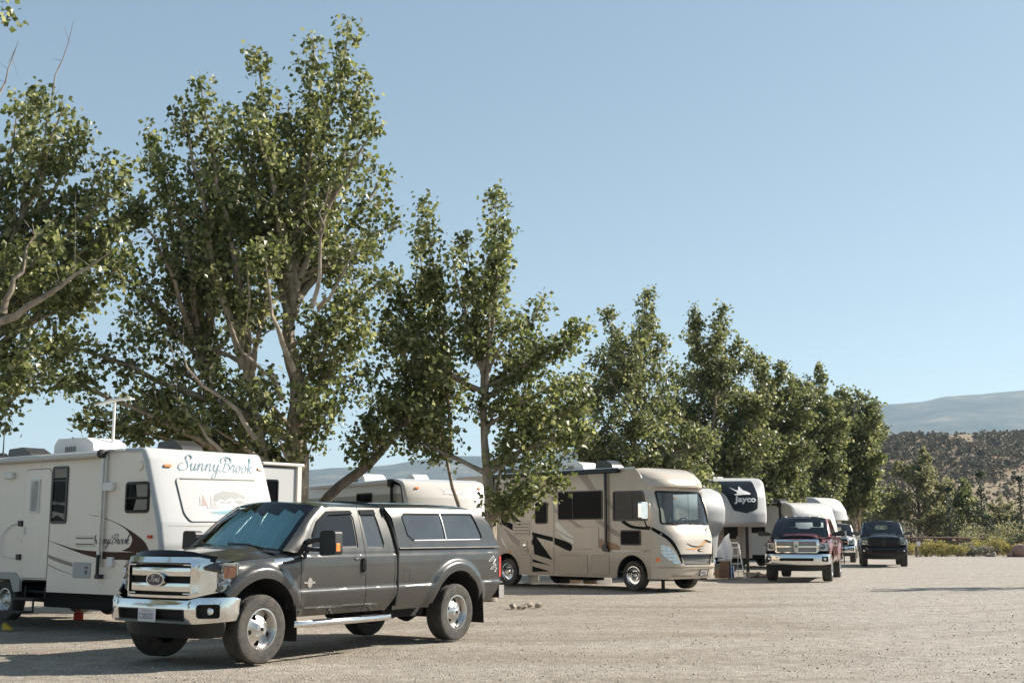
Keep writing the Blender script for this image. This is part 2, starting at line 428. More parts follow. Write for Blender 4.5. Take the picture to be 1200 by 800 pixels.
leaf_mat('leaf_olive', (0.105, 0.105, 0.050), (0.19, 0.185, 0.095), (0.31, 0.295, 0.165), 0.42, 0.5, 0.35)
leaf_mat('needle', (0.036, 0.048, 0.026), (0.062, 0.076, 0.042), (0.10, 0.11, 0.062), 0.15, 0.6, 0.3)
leaf_mat('leaf_rabbitbrush', (0.19, 0.175, 0.080), (0.34, 0.30, 0.115), (0.50, 0.41, 0.13), 0.25, 0.7, 0.2)
leaf_mat('leaf_sage', (0.14, 0.135, 0.095), (0.24, 0.225, 0.165), (0.34, 0.315, 0.235), 0.2, 0.7, 0.2)
leaf_mat('leaf_dry', (0.15, 0.115, 0.065), (0.22, 0.175, 0.10), (0.30, 0.24, 0.145), 0.2, 0.8, 0.2)
leaf_mat('leaf_juniper', (0.060, 0.055, 0.036), (0.105, 0.090, 0.060), (0.185, 0.150, 0.105), 0.1, 0.8, 0.2)
# ------------------------------------------------------------------ wheels
def wheel(parent, x, y, s, r=0.405, w=0.27, rim_r=0.242, style='spoke5', rim='alloy', detail=True, z=None):
    z = r if z is None else z
    o = bpy.data.objects.new('wheel', None); COL.objects.link(o); o.parent = parent; o.location = (x, y, z)
    o.rotation_euler = (0, random.uniform(0, 6), 0)
    h = w / 2; t = MB()
    pr = [(rim_r - .02, -h * .8), (rim_r, -h * .97), (rim_r + .05, -h * 1.04), (r * .88, -h * 1.06), (r * .965, -h * .98), (r * .99, -h * .86)]
    for k in range(5):
        a = -h * .8 + k * h * .4
        pr += [(r, a + .006), (r, a + h * .4 - .018), (r - .011, a + h * .4 - .014), (r - .011, a + h * .4 - .002)] if k < 4 and detail else [(r, a), (r, a + h * .35)]
    pr = [p for p in pr if p[1] < h * .84] + [(r * .99, h * .86), (r * .965, h * .98), (r * .88, h * 1.06), (r * .84, h * 1.045), (r * .80, h * 1.06), (rim_r + .05, h * 1.04), (rim_r, h * .97), (rim_r - .02, h * .8)]
    t.lathe([(a, b * s) for a, b in pr], n=56 if detail else 32)
    t.build('tyre', MATS['rubber'], o, 28)
    d = MB()
    d.lathe([(rim_r + .004, h * .99 * s), (rim_r - .012, h * 1.0 * s), (rim_r - .028, h * .82 * s), (rim_r - .05, h * .2 * s), (rim_r - .07, -h * .7 * s)], n=48)
    if style == 'spoke5':
        def fz(u, v, dd):
            q = math.hypot(u, v); a = (h * .72 - .045 * sm((q - .09) / .13) + .03 * sm((.10 - q) / .02)) - dd
            return (u, a * s, v)
        holes = []
        for k in range(5):
            A = 2 * PI * k / 5
            pts = [(.130, -.018), (.180, -.040), (.196, -.024), (.196, .024), (.180, .040), (.130, .018)]
            holes.append(fillet([(p[0] * math.cos(A) - p[1] * math.sin(A), p[0] * math.sin(A) + p[1] * math.cos(A)) for p in pts], .014, 4))
        d.panel(ring(0, 0, rim_r - .02, 48), holes, fz, .05, .03)
        d.lathe([(0, h * .98 * s), (.032, h * .98 * s), (.040, h * .94 * s), (.042, h * .70 * s)], n=20)
        for k in range(8):
            A = 2 * PI * k / 8
            d.lathe([(0, h * .86 * s), (.009, h * .86 * s), (.011, h * .68 * s)], c=(.068 * math.cos(A), 0, .068 * math.sin(A)), n=8)
        hub = MB(); hub.lathe([(0, h * 1.0 * s), (.022, h * 1.0 * s), (.024, h * .96 * s)], n=16); hub.build('hub_cap', MATS['gloss_black'], o)
    elif style == 'rv':
        d.lathe([(0, h * .98 * s), (.05, h * .97 * s), (.07, h * .80 * s), (.11, h * .70 * s), (.13, h * .42 * s), (.16, h * .38 * s), (rim_r - .02, h * .62 * s)], n=40)
        for k in range(10):
            A = 2 * PI * k / 10
            d.lathe([(0, h * .88 * s), (.012, h * .86 * s), (.014, h * .66 * s)], c=(.095 * math.cos(A), 0, .095 * math.sin(A)), n=8)
    else:
        d.lathe([(0, h * .86 * s), (.06, h * .84 * s), (.075, h * .6 * s), (.12, h * .48 * s), (rim_r - .02, h * .55 * s)], n=32)
        for k in range(6):
            A = 2 * PI * k / 6
            d.bar((.06 * math.cos(A), h * .66 * s, .06 * math.sin(A)), ((rim_r - .02) * math.cos(A), h * .74 * s, (rim_r - .02) * math.sin(A)), .05, .03)
    d.build('rim', MATS[rim], o, 35)
    b = MB(); b.lathe([(0, -h * .2 * s), (rim_r - .03, -h * .2 * s)], n=24); b.build('brake_disc', MATS['underbody'], o)
    return o

# ------------------------------------------------------------------ a pickup truck; x ahead, y to its left, z up, front axle at x = 0
def pickup(name, label, loc, head, P):
    root = thing(name, label, 'pickup truck', loc, head)
    wb, paint = P['wb'], MATS[P['paint']]
    hubs = (0.0, -wb); AR = P.get('arch', 0.585); xr = P['cab_rear']; xe = P['bed_end']; xm = P['door_split']
    st = P.get('step', 0.05); trim = MATS[P.get('trim', 'chrome')]
    ZT = [(-.62, 1.287), (-.2, 1.245), (.42, 1.208), (.7, 1.19)]
    ztop = lambda x: interp(x, ZT)
    def sy(x, z):
        y = .962 - .010 * ((z - 1.05) / .22) ** 2 if z < 1.27 else .962
        y += .022 * sm((.845 - z) / .035)
        if z < .72: y -= .06 * ((.72 - z) / .22) ** 2
        if z > 1.25: y -= .018 * sm((z - 1.25) / .03)
        if z > 1.28: y -= (z - 1.28) * .23 + ((z - 1.28) / .6) ** 2 * .035
        if x > .05: y -= .10 * ((x - .05) / .8) ** 2
        if x > -.75 and z > .9:
            d = ztop(x) - z
            if d < .11: y -= .075 * (1 - max(d, 0) / .11) ** 2 * sm((x + .75) / .3)
        for hx in hubs:
            r = math.hypot(x - hx - .02, z - .42)
            if r < .80: y += (.052 - .022 * sm((.845 - z) / .035)) * (1 - sm((r - .685) / .075))
        return y
    def side(s):
        return lambda x, z, d: (x, s * (sy(x, z) - d), z)
    def arch(hx, a0, a1, n=22):
        return ring(hx + .02, .42, AR, n, a0, a1)
    zb = .505
    aw = math.degrees(math.asin((zb - .42) / AR))
    for s in (1, -1):
        fn = side(s); T = .03
        hx = hubs[0]
        a_f = 38
        fend = [(-.638, zb)] + arch(hx, 180 - aw, a_f) + [(.565, .81), (.60, .855), (.44, 1.03), (.418, 1.204)] + [(x, ztop(x)) for x in (.2, 0, -.2, -.4, -.56, -.638)]
        f = MB(); f.panel(fend, [], fn, st, T)
        fo = f.build('fender', paint, root, 40)
        if P.get('vent'):
            v = MB(); v.panel(fillet([(-.16, 1.185), (-.50, 1.20), (-.53, 1.225), (-.50, 1.245), (-.22, 1.225)], .012), [], lambda x, z, d: (x, s * (sy(x, z) + .006 - d), z), .1, .02)
            v.build('fender_badge', MATS['chrome'], fo)
        # doors
        dtop = [(xm, 1.885), (-1.36, 1.885), (-1.23, 1.868), (-1.06, 1.785), (-.905, 1.60), (-.80, 1.44), (-.715, 1.315), (-.65, 1.275)]
        door1 = [(-.645, zb + .01), (xm, zb + .01)] + dtop
        win1 = fillet([(-.845, 1.342), (xm + .115, 1.352), (xm + .105, 1.74), (xm + .16, 1.832), (-1.24, 1.815), (-1.03, 1.685), (-.885, 1.50)], [.03, .03, .05, .05, .06, .1, .05], 5)
        d1 = MB(); d1.panel(door1, [win1], fn, st, T); do = d1.build('door', paint, root, 40)
        g = MB(); g.panel(win1, [], lambda x, z, d: (x, s * (sy(x, z) - .018 - d), z), .12); g.build('window_glass', MATS[P.get('side_glass', 'glass_dark')], do)
        sl = MB(); sl.panel(win1, [inset(win1, .022)], lambda x, z, d: (x, s * (sy(x, z) - .012 - d), z), .12, .01); sl.build('window_seal', MATS['dark_plastic'], do)
        if P.get('visor'):
            vv = MB(); vv.panel([(xm + .12, 1.80), (xm + .16, 1.842), (-1.25, 1.825), (-1.03, 1.695), (-.90, 1.52), (-.93, 1.50), (-1.07, 1.66), (-1.27, 1.775)], [], lambda x, z, d: (x, s * (sy(x, z) + .014 - d), z), .1, .02)
            vv.build('rain_visor', MATS['gloss_black'], do)
        h = MB(); h.tube([(xm + .045, s * (sy(xm, 1.15) + .035), 1.20), (xm + .045, s * (sy(xm, 1.15) + .042), 1.12), (xm + .045, s * (sy(xm, 1.12) + .035), 1.05)], .018, 8)
        h.box((xm + .045, s * (sy(xm, 1.21) + .02), 1.20), (.045, .04, .03)); h.box((xm + .045, s * (sy(xm, 1.04) + .02), 1.045), (.05, .04, .03))
        ho = h.build('door_handle', trim if P.get('chrome_handles') else paint, do)
        cp = MB(); cp.panel(rrect(xm + .02, 1.06, xm + .075, 1.19, .02), [], lambda x, z, d: (x, s * (sy(x, z) + .003), z), .1); cp.build('handle_recess', MATS['gloss_black'], do)
        if P.get('vent'):
            k = MB(); k.box((xm + .17, s * (sy(xm, 1.2) + .006), 1.205), (.11, .014, .022)); k.build('handle_trim', paint, do, bevel=.004)
            bd = MB(); bd.panel(ring(-.80, .925, .045, 18, ry=.062), [], lambda x, z, d: (x, s * (sy(x, z) + .010 - d), z), .1, .012)
            bd.panel([(-.90, .915), (-.70, .915), (-.70, .938), (-.90, .938)], [], lambda x, z, d: (x, s * (sy(x, z) + .007 - d), z), .1, .01)
            bd.build('door_badge', MATS['chrome'], do)
        xq = xr + .045 if not P.get('crew') else xr + .06
        door2 = [(xm - .010, zb + .01), (xr + .19 if not P.get('crew') else xr + .33, zb + .01), (xr + .085, .70), (xr + .06, .80), (xq, 1.27), (xq + .01, 1.60), (xq + .06, 1.80), (xq + .12, 1.885), (xm - .010, 1.885)]
        win2 = fillet([(xm - .075, 1.348), (xq + .22 if not P.get('crew') else xq + .2, 1.345), (xq + .185, 1.40), (xq + .235, 1.70), (xq + .28, 1.852), (xm - .03, 1.842)] if not P.get('crew') else [(xm - .06, 1.348), (xq + .17, 1.348), (xq + .13, 1.42), (xq + .17, 1.68), (xq + .23, 1.83), (xm - .06, 1.84)], [.03, .03, .02, .06, .05, .03], 5)
        d2 = MB(); d2.panel(door2, [win2], fn, st, T); d2o = d2.build('rear_door', paint, root, 40)
        g = MB(); g.panel(win2, [], lambda x, z, d: (x, s * (sy(x, z) - .018 - d), z), .12); g.build('window_glass', MATS['glass_privacy' if not P.get('crew') else 'glass_dark'], d2o)
        sl = MB(); sl.panel(win2, [inset(win2, .016)], lambda x, z, d: (x, s * (sy(x, z) - .012 - d), z), .12, .01); sl.build('window_seal', MATS['dark_plastic'], d2o)
        if P.get('visor'):
            vv = MB(); vv.panel([(xm - .035, 1.79), (xq + .26, 1.795), (xq + .28, 1.862), (xm - .03, 1.852)], [], lambda x, z, d: (x, s * (sy(x, z) + .014 - d), z), .1, .02); vv.build('rain_visor', MATS['gloss_black'], d2o)
        cp_ = MB(); cp_.panel([(xr + .19 if not P.get('crew') else xr + .33, zb + .01), (xr + .16, zb - .01), (xr + .01, .73), (xr, 1.27), (xr + .03, 1.70), (xr + .09, 1.885), (xq + .112, 1.885), (xq + .052, 1.80), (xq + .002, 1.60), (xq - .008, 1.27), (xr + .052, .80), (xr + .077, .70)], [], fn, st, T)
        cp_.build('cab_corner', paint, root, 40)
        # bed
        hx = hubs[1]; xb = xr - .035
        bed = [(xb + .05, zb), (xb, .78), (xb, 1.31), (xe, 1.31), (xe - .015, 1.20), (xe - .015, .76), (xe + .17, .52), (xe + .22, .51), (hx + .02 - AR * math.cos(R(aw)), .51)] + arch(hx, 180 - aw, aw) 
        b = MB(); b.panel(bed, [], fn, st, T)
        b.grid(lambda u, v: (xb + (xe - xb) * u, s * (sy(-3, 1.31) - .14 * v), 1.31 + .012 * math.sin(PI * v)), 10, 3)
        bo = b.build('bed_side', paint, root, 40)
        if P.get('fuel_door') and s > 0:
            fd = MB(); q = rrect(-2.83, .875, -2.69, 1.055, .02); fd.panel(q, [inset(q, .006)], lambda x, z, d: (x, s * (sy(x, z) + .002), z), .1); fd.build('fuel_door_gap', MATS['underbody'], bo)
        if P.get('four_by_four'):
            dx = MB(); f4 = lambda x, z, d: (x, s * (sy(x, z) + .003), z)
            if s > 0:
                F4 = lambda u, v, d: f4(-4.76 - u, v, d)
                lay_text(dx, '4', F4, .0, 1.085, .17, 1.205, bold=.012); lay_text(dx, '4', F4, .045, .965, .215, 1.085, bold=.012)
                dx.add([f4(-4.76 - .10, 1.10, 0), f4(-4.76 - .13, 1.08, 0), f4(-4.76 - .20, 1.15, 0), f4(-4.76 - .19, 1.165, 0)], [(0, 1, 2, 3)])
                d_o = dx.build('off_road_decal', MATS['decal_white'], bo, 0)
                dx2 = MB(); F5 = lambda u, v, d: (lambda q: (q[0], q[1] + .002 * s, q[2]))(f4(-4.76 - u, v, d))
                lay_text(dx2, '4', F5, .018, 1.097, .152, 1.193); lay_text(dx2, '4', F5, .063, .977, .197, 1.073)
                dx2.build('decal_infill', MATS['paint_grey'], d_o, 0)
        tl = MB(); tl.panel(rrect(-.075, .885, .02, 1.195, .015), [], lambda u, z, d: (xe - .022 + u * .9 - (0 if u > -.03 else .0), s * (sy(xe + .1, z) + .006 - .10 * max(0, -u) / .075 * .35 - d), z), .03, .05)
        tl.box((xe - .06, s * .89, 1.04), (.06, .11, .31))
        tl.build('tail_light', MATS['lamp_red'], root, bevel=.01)
        # running gear
        w0 = wheel(root, hubs[0], s * (.955 - .135), s, P['tyre_r'], style=P['rim_style'], rim=P['rim'], detail=P.get('fine', False), rim_r=P.get('rim_r', .242))
        wheel(root, hubs[1], s * (.945 - .135), s, P['tyre_r'], style=P['rim_style'], rim=P['rim'], detail=P.get('fine', False), rim_r=P.get('rim_r', .242))
        if P.get('dually'): pass
        for hx in hubs:
            l = MB(); l.grid(lambda u, v: (hx + .02 + (AR + .015) * math.cos(R(8 + 164 * u)), s * (.50 + .44 * v), .42 + (AR + .015) * math.sin(R(8 + 164 * u))), 26, 3)
            l.grid(lambda u, v: (hx + .02 + (AR + .02) * v * math.cos(R(8 + 164 * u)), s * .50, .42 + (AR + .02) * v * math.sin(R(8 + 164 * u))), 26, 2)
            l.build('wheel_well', MATS['underbody'], root)
        if P.get('flaps'):
            for hx, x0 in ((hubs[0], -.545), (hubs[1], hubs[1] - .60)):
                m_ = MB(); m_.prism([(.74, .22), (.985, .22), (.985, .70), (.92, .74), (.74, .74)], lambda u, v, d: (x0 + d - (.7 - v) * .07, s * u, v), .012); m_.build('mud_flap', MATS['dark_plastic'], root, bevel=.004)
        if P.get('board'):
            rb = MB(); rb.tube([(-.50, s * .99, .435), (-.58, s * 1.04, .43), (-1.4, s * 1.045, .43), (-2.26, s * 1.04, .43), (-2.33, s * 1.0, .435)], .042, 14)
            ro = rb.build('running_board', MATS['chrome'], root)
            for xx in (-.62, -1.4, -2.2): sp = MB(); sp.bar((xx, s * .82, .44), (xx, s * 1.03, .42), .04, .03); sp.build('step_bracket', MATS['dark_plastic'], ro)
            for xx in (-.95, -1.85): sp = MB(); sp.box((xx, s * 1.045, .472), (.36, .05, .012)); sp.build('step_pad', MATS['dark_plastic'], ro)
        # mirror
        mo = MB()
        if P['mirror'] == 'tow':
            y0 = 1.12
            mo.prism(fillet([(0, 0), (.26, .02), (.27, .06), (.26, .29), (.22, .315), (.03, .31), (0, .27)], .03, 4), lambda u, v, d: (-.80 - d + .02 * math.cos((u - .13) * 8), s * (y0 + u), 1.26 + v), .13)
            mm = mo.build('mirror', MATS['dark_plastic'], root, bevel=.018, seg=3)
            am = MB(); am.tube([(-.78, s * .92, 1.43), (-.82, s * 1.02, 1.455), (-.86, s * 1.16, 1.46)], [.04, .03, .03], 10); am.tube([(-.76, s * .93, 1.345), (-.82, s * 1.02, 1.335), (-.86, s * 1.16, 1.33)], [.035, .025, .025], 10)
            am.panel(fillet([(-.66, 1.30), (-.82, 1.30), (-.85, 1.40), (-.86, 1.50), (-.80, 1.46)], .03), [], lambda x, z, d: (x, s * (sy(x, z) + .012 - d), z), .1, .02)
            am.build('mirror_arm', MATS['dark_plastic'], mm)
            ts = MB(); ts.box((-.835, s * 1.388, 1.365), (.075, .012, .10)); ts.build('turn_signal', MATS['amber'], mm, bevel=.005)
            mg = MB(); mg.panel(rrect(.02, .03, .24, .29, .03), [], lambda u, v, d: (-.933, s * (y0 + u), 1.26 + v), .3); mg.build('mirror_glass', MATS['chrome'], mm)
        else:
            k = P.get('mirror_len', .34); mw = P.get('mirror_h', .15)
            mo.prism(fillet([(0, .02), (k * .35, .0), (k, 0), (k + .03, mw * .5), (k, mw), (k * .3, mw * .85), (0, .06)], .02, 3), lambda u, v, d: (-.78 - d, s * (.90 + u), 1.34 + v), .12)
            mm = mo.build('mirror', MATS[P.get('mirror_mat', 'dark_plastic')], root, bevel=.015)
            mg = MB(); mg.panel(rrect(k * .4, .015, k - .02, mw - .015, .02), [], lambda u, v, d: (-.903, s * (.90 + u), 1.34 + v), .3); mg.build('mirror_glass', MATS['chrome'], mm)
        # A pillar between windscreen and door frame
        ap = MB()
        W = [(-.40, .865, 1.325), (-.62, .83, 1.51), (-.86, .78, 1.71), (-1.13, .715, 1.893)]
        D = [(-.655, 1.272), (-.80, 1.438), (-.965, 1.673), (-1.25, 1.873)]
        Wc = cr(W, 6); Dc = cr(D, 6)
        def pil(u, v):
            i = min(int(round(v * 18)), 18); w = Wc[i]; d = Dc[i]; e = Vector((d[0], sy(d[0], d[1]), d[1]))
            p = w.lerp(e, u); p += Vector((.3, .8, .4)).normalized() * .018 * math.sin(PI * u)
            return (p.x, s * p.y, p.z)
        ap.grid(pil, 5, 18); ap.build('pillar', paint, root, 60)
    # roof and back wall of the cab
    ye = .757
    def roof(u, v):
        y = (v * 2 - 1) * ye; q = abs(y / ye); xf = -1.03 - .11 * q * q; xb = xr + .085
        x = xf + (xb - xf) * u
        z = 1.885 + .075 * (1 - q ** 3.2) - .028 * (1 - sm(u / .28)) * (1 - q ** 3) - .018 * sm((u - .8) / .2) * (1 - q ** 3)
        return (x, y, z)
    rf = MB(); rf.grid(roof, 22, 32); ro = rf.build('roof', paint, root, 60)
    if P.get('roof_lamps'):
        for yy in (-.5, -.22, 0, .22, .5):
            q = roof(.10, yy / ye / 2 + .5); l = MB(); l.lathe([(0, .035), (.03, .03), (.055, .0), (.055, -.02)], c=(q[0], q[1], q[2]), axis='Z', n=14); l.build('marker_lamp', MATS['plastic_white'], ro)
    bw = MB()
    bw.panel([(-.93, zb), (.93, zb), (.955, 1.27), (.76, 1.885), (.3, 1.93), (-.3, 1.93), (-.76, 1.885), (-.955, 1.27)], [rrect(-.55, 1.42, .55, 1.78, .05)] if not P.get('topper') else [], lambda y, z, d: (xr + .03 + (z - 1.27) * .08 * (z > 1.27) + d, y * .985, z), .3, .02)
    bw.build('cab_back', paint, root)
    # windscreen
    Wc = cr([(-.40, .862, 1.325), (-.62, .826, 1.51), (-.86, .776, 1.71), (-1.13, .712, 1.893)], 6)
    def ws(u, v):
        i = v * 18; k = min(int(i), 17); w = Wc[k].lerp(Wc[k + 1], i - k); q = u * 2 - 1
        return (w.x + .115 * (1 - q * q) - .01 * v, w.y * q, w.z + (.045 + .02 * v) * (1 - q * q))
    wm = MB(); wm.grid(ws, 24, 18); wo = wm.build('windscreen', MATS[P['ws_glass']], root, 0)
    for f_ in wo.data.polygons: f_.use_smooth = True
    ed = MB()
    def strip(f0, f1, n, m): ed.grid(lambda u, v: f0(u, v), n, m)
    off = lambda p: (p[0] - .004, p[1], p[2] - .006)
    ed.grid(lambda u, v: off(ws(u, .93 + .07 * v)), 24, 2); ed.grid(lambda u, v: off(ws(u, .05 * v)), 24, 2)
    ed.grid(lambda u, v: off(ws(.045 * u, v)), 2, 18); ed.grid(lambda u, v: off(ws(.955 + .045 * u, v)), 2, 18)
    ed.build('windscreen_border', MATS['gloss_black'], wo)
    if P.get('sunshade'):
        sh = MB()
        def shf(u, v):
            q = u * 6.0; fold = abs((q % 1) - .5) * 2
            p = ws(.07 + .86 * u, .06 + (.78 + .06 * math.sin(u * 9)) * v); k = .045 + .085 * fold
            return (p[0] - k * .62, p[1], p[2] - k * .78)
        sh.grid(shf, 72, 14); sh.build('sun_shade', MATS['sunshade'], root, 50)
    wp = MB()
    for y0, y1 in ((.62, .02), (-.10, -.68)):
        a, b, c = ws(.5 + y0 / 1.7, -.01), ws(.5 + (y0 * .55 + y1 * .45) / 1.7, .045), ws(.5 + y1 / 1.7, .06)
        lift = lambda p, k: (p[0] + .02 * k, p[1], p[2] + .022 * k)
        wp.tube([lift(a, .4), lift(b, 1), lift(c, .8)], .011, 6)
    wp.build('wiper', MATS['dark_plastic'], root)
    cw = MB(); cw.grid(lambda u, v: (lambda p: (p[0] + .10 * v + .01, p[1] * 1.0, p[2] - .01 - .02 * v))(ws(u, 0)), 24, 3); cw.build('cowl', MATS['dark_plastic'], root)
    # bonnet
    hf = P.get('hood_front', .80)
    def hood(u, v):
        q = v * 2 - 1; x0 = -.255 - .20 * q * q; x1 = hf - .20 * abs(q) ** 2.4 - .0
        x = x0 + (x1 - x0) * u; yh = interp(x, [(-.5, .878), (.1, .868), (.42, .845), (.8, .80)])
        y = q * yh; zt = ztop(x) + .004
        z = zt + (.118 - .032 * u) * (1 - abs(q) ** 2.6) + P.get('bulge', .022) * sm((.60 - abs(y)) / .16) * (1 - .3 * u)
        e = max(0, (u - .82) / .18); z -= .085 * e * e
        return (x, y, z)
    hd = MB(); hd.grid(hood, 30, 40)
    hd.grid(lambda u, v: (lambda p: (p[0] - .005 * u, p[1], p[2] - .035 * u))(hood(1, v)), 1, 40)
    ho = hd.build('bonnet', paint, root, 50)
    if P.get('deflector'):
        bd = MB(); bd.grid(lambda u, v: (lambda p, b: (b[0] + (p[0] - b[0]) * 1.0 + .03 - .035 * u, p[1] * 1.0, p[2] + .012 + .062 * u))(hood(.93, .045 + .91 * v), hood(.93, .045 + .91 * v)), 3, 40)
        bd.grid(lambda u, v: (lambda p: (p[0] + .03 - .10 * u, p[1], p[2] + .012 + .012 * math.sin(PI * u)))(hood(.93, .045 + .91 * v)), 4, 40)
        bd.build('stone_deflector', MATS['gloss_black'], ho, 60)
    if P.get('scoops'):
        for s in (1, -1):
            q = MB(); q.grid(lambda u, v: (lambda p: (p[0], p[1], p[2] + .004 + .014 * math.sin(PI * v) * u))(hood(.30 + .22 * u, .5 + s * (.18 + .12 * v))), 6, 6); q.build('bonnet_scoop', MATS['dark_plastic'], ho)
    # nose
    CH = trim; gx = P['grille_x']
    gy, gz0, gz1 = P['grille_y'], P['grille_z0'], P['grille_z1']; wing = P['grille_wing']
    def gfn(y, z, d):
        a = max(0, abs(y) - gy); return (gx - a * 1.05 - .05 * (y / gy) ** 2 - .05 * max(0, z - (gz1 - .08)) / .08 * .5 - d, y, z)
    go = fillet([(-wing, gz0 + .07), (-gy + .02, gz0), (gy - .02, gz0), (wing, gz0 + .07), (wing, gz1 - .04), (gy + .02, gz1 + .012), (-gy - .02, gz1 + .012), (-wing, gz1 - .04)], .02, 3)
    gi = fillet([(-gy + .045, gz0 + .03 + P.get('gi', 0)), (gy - .045, gz0 + .03 + P.get('gi', 0)), (gy - .035, gz1 - .055), (-gy + .035, gz1 - .055)], .035, 4)
    G = MB(); G.panel(go, [gi], gfn, .07, .07); gro = G.build('grille', CH, root, 40, bevel=0)
    gb = MB(); gb.panel(inset(go, .03), [], lambda y, z, d: gfn(y, z, .072), .2); gb.build('grille_backing', MATS['underbody'], gro)
    if P['front'] == 'ford':
        for z0, z1 in ((1.04, 1.135), (.86, .955)):
            b = MB(); b.panel(rrect(-gy + .085, z0, gy - .055, z1, .012, 3), [], lambda y, z, d: (gx - .012 - .05 * (y / gy) ** 2 - .9 * (z - (z0 + z1) / 2) ** 2 / .05 * .1 - d, y, z), .08, .05); b.build('grille_bar', CH, gro, 50)
        for sy_, sz_ in ((1, 1), (1, -1), (-1, 1), (-1, -1)):
            c = MB(); zc = 1.168 if sz_ > 0 else .835
            c.box((gx - .06, sy_ * (gy - .10), zc), (.05, .13, .02)); c.build('grille_trim', CH, gro, bevel=.006)
        e = MB(); e.panel(ring(0, .995, .155, 40, ry=.083), [ring(0, .995, .138, 40, ry=.068)], lambda y, z, d: (gx + .022 - d, y, z), .3, .03); eo = e.build('emblem', MATS['chrome'], gro)
        e2 = MB(); e2.panel(ring(0, .995, .142, 40, ry=.072), [], lambda y, z, d: (gx + .016 - d, y, z), .3, .03); e2.build('emblem_field', MATS['emblem_blue'], eo)
        e3 = MB(); script_text(e3, 'Ford', lambda u, v, d: (gx + .020, u, v), -.095, .972, .036, width=.19, wmin=.08, wmax=.26); e3.build('emblem_lettering', MATS['chrome'], eo, 0)
    else:
        gm = P.get('grille_mesh', 'plastic_grey')
        msh = MB()
        for i in range(15):
            z = gz0 + .05 + i * (gz1 - gz0 - .12) / 14
            msh.tube([(gx - .045 - .05 * (y / gy) ** 2, y, z) for y in np.linspace(-gy + .05, gy - .05, 7)], .0085, 5)
        for i in range(31):
            y = -gy + .06 + i * (2 * gy - .12) / 30
            msh.tube([(gx - .047 - .05 * (y / gy) ** 2, y, gz0 + .05), (gx - .047 - .05 * (y / gy) ** 2, y, gz1 - .07)], .006, 4)
        msh.build('grille_mesh', MATS[gm], gro)
        zc = (gz0 + gz1) / 2 - .01
        b = MB(); b.panel(rrect(-gy + .03, zc - .022, gy - .03, zc + .022, .01, 3), [], lambda y, z, d: (gx - .015 - .05 * (y / gy) ** 2 - d, y, z), .08, .04); b.build('grille_bar', CH, gro, 50)
        b = MB(); b.panel(fillet([(-.055, gz0 + .03), (.055, gz0 + .03), (.075, gz1 - .05), (-.075, gz1 - .05)], .01), [], lambda y, z, d: (gx - .004 - d, y, z), .08, .05); b.build('grille_bar', CH, gro, 50)
        e = MB(); e.panel(fillet([(0, zc - .075), (.055, zc - .02), (.06, zc + .07), (-.06, zc + .07), (-.055, zc - .02)], .012), [], lambda y, z, d: (gx + .010 - d, y, z), .3, .02)
        eo = e.build('emblem', MATS['alloy' if P['trim_light'] else 'dark_plastic'], gro)
        e = MB()
        for s in (1, -1): e.tube([(gx + .014, s * .012, zc + .03), (gx + .016, s * .035, zc + .045), (gx + .016, s * .042, zc + .01), (gx + .014, s * .022, zc - .005)], .007, 5)
        e.box((gx + .012, 0, zc), (.012, .026, .07)); e.build('emblem_relief', MATS['ink_dark'], eo)
    # headlights, bumper, valance
    hz0, hz1 = P.get('lamp_z', (.85, 1.198))
    hp = [(gx - (wing - gy) * 1.05 - .055, wing + .008), (.57, .855), (.49, .918), (.42, .945)]
    if P['front'] != 'ford': hp = [(gx - .10, wing + .01), (gx - .15, wing + .12), (gx - .22, .90), (.44, .945)]
    def path(pts):
        L = [0.0]
        for a, b in zip(pts, pts[1:]): L.append(L[-1] + math.dist(a, b))
        xs = list(zip(L, [p[0] for p in pts])); ys = list(zip(L, [p[1] for p in pts]))
        return L[-1], (lambda t: sinterp(t, xs)), (lambda t: sinterp(t, ys))
    HL, hxf, hyf = path(hp)
    for s in (1, -1):
        if P['front'] == 'ford': out = fillet([(0, hz0), (HL - .20, hz0), (HL - .05, hz0 + .10), (HL - .004, hz0 + .19), (HL, hz1), (0, hz1 - .008)], .012, 3)
        else: out = fillet([(0, hz0 + .02), (HL - .03, hz0), (HL, hz0 + .06), (HL - .02, hz1 - .02), (HL * .5, hz1), (0, hz1 - .02)], .02, 3)
        ln = MB(); ln.panel(out, [], lambda t, z, d: (hxf(t) - d, s * (hyf(t) + .004 - d * .5), z), .04, .05); lo = ln.build('headlight', MATS['glass_clear'], root, 40)
        rf_ = MB(); rf_.panel(inset(out, .006), [], lambda t, z, d: (hxf(t) - .028 - .02 * math.sin(z * 52), s * (hyf(t) - .018), z), .02); rf_.build('reflector', MATS[P.get('reflector', 'reflector')], lo, 60)
        bz = MB(); bz.panel(out, [inset(out, .011)], lambda t, z, d: (hxf(t) - .004, s * (hyf(t) + .000), z), .04, .03); bz.build('lamp_bezel', MATS['chrome' if P['trim_light'] else 'gloss_black'], lo)
        if P['front'] == 'ford':
            am = MB(); am.panel(fillet([(HL - .17, hz0 + .165), (HL - .02, hz0 + .18), (HL - .014, hz1 - .05), (HL - .16, hz1 - .055)], .02), [], lambda t, z, d: (hxf(t) - .010 - d, s * (hyf(t) - .004), z), .04, .01); am.build('side_marker', MATS['amber'], lo)
            for zc in (hz0 + .115, hz0 + .25):
                bl = MB(); bl.lathe([(.0, -.03), (.03, -.028), (.055, 0.0), (.062, .012)], c=(hxf(.11) - .018, s * (hyf(.11) - .012), zc), axis='X', n=20); bl.build('lamp_bowl', MATS['chrome'], lo)
        else:
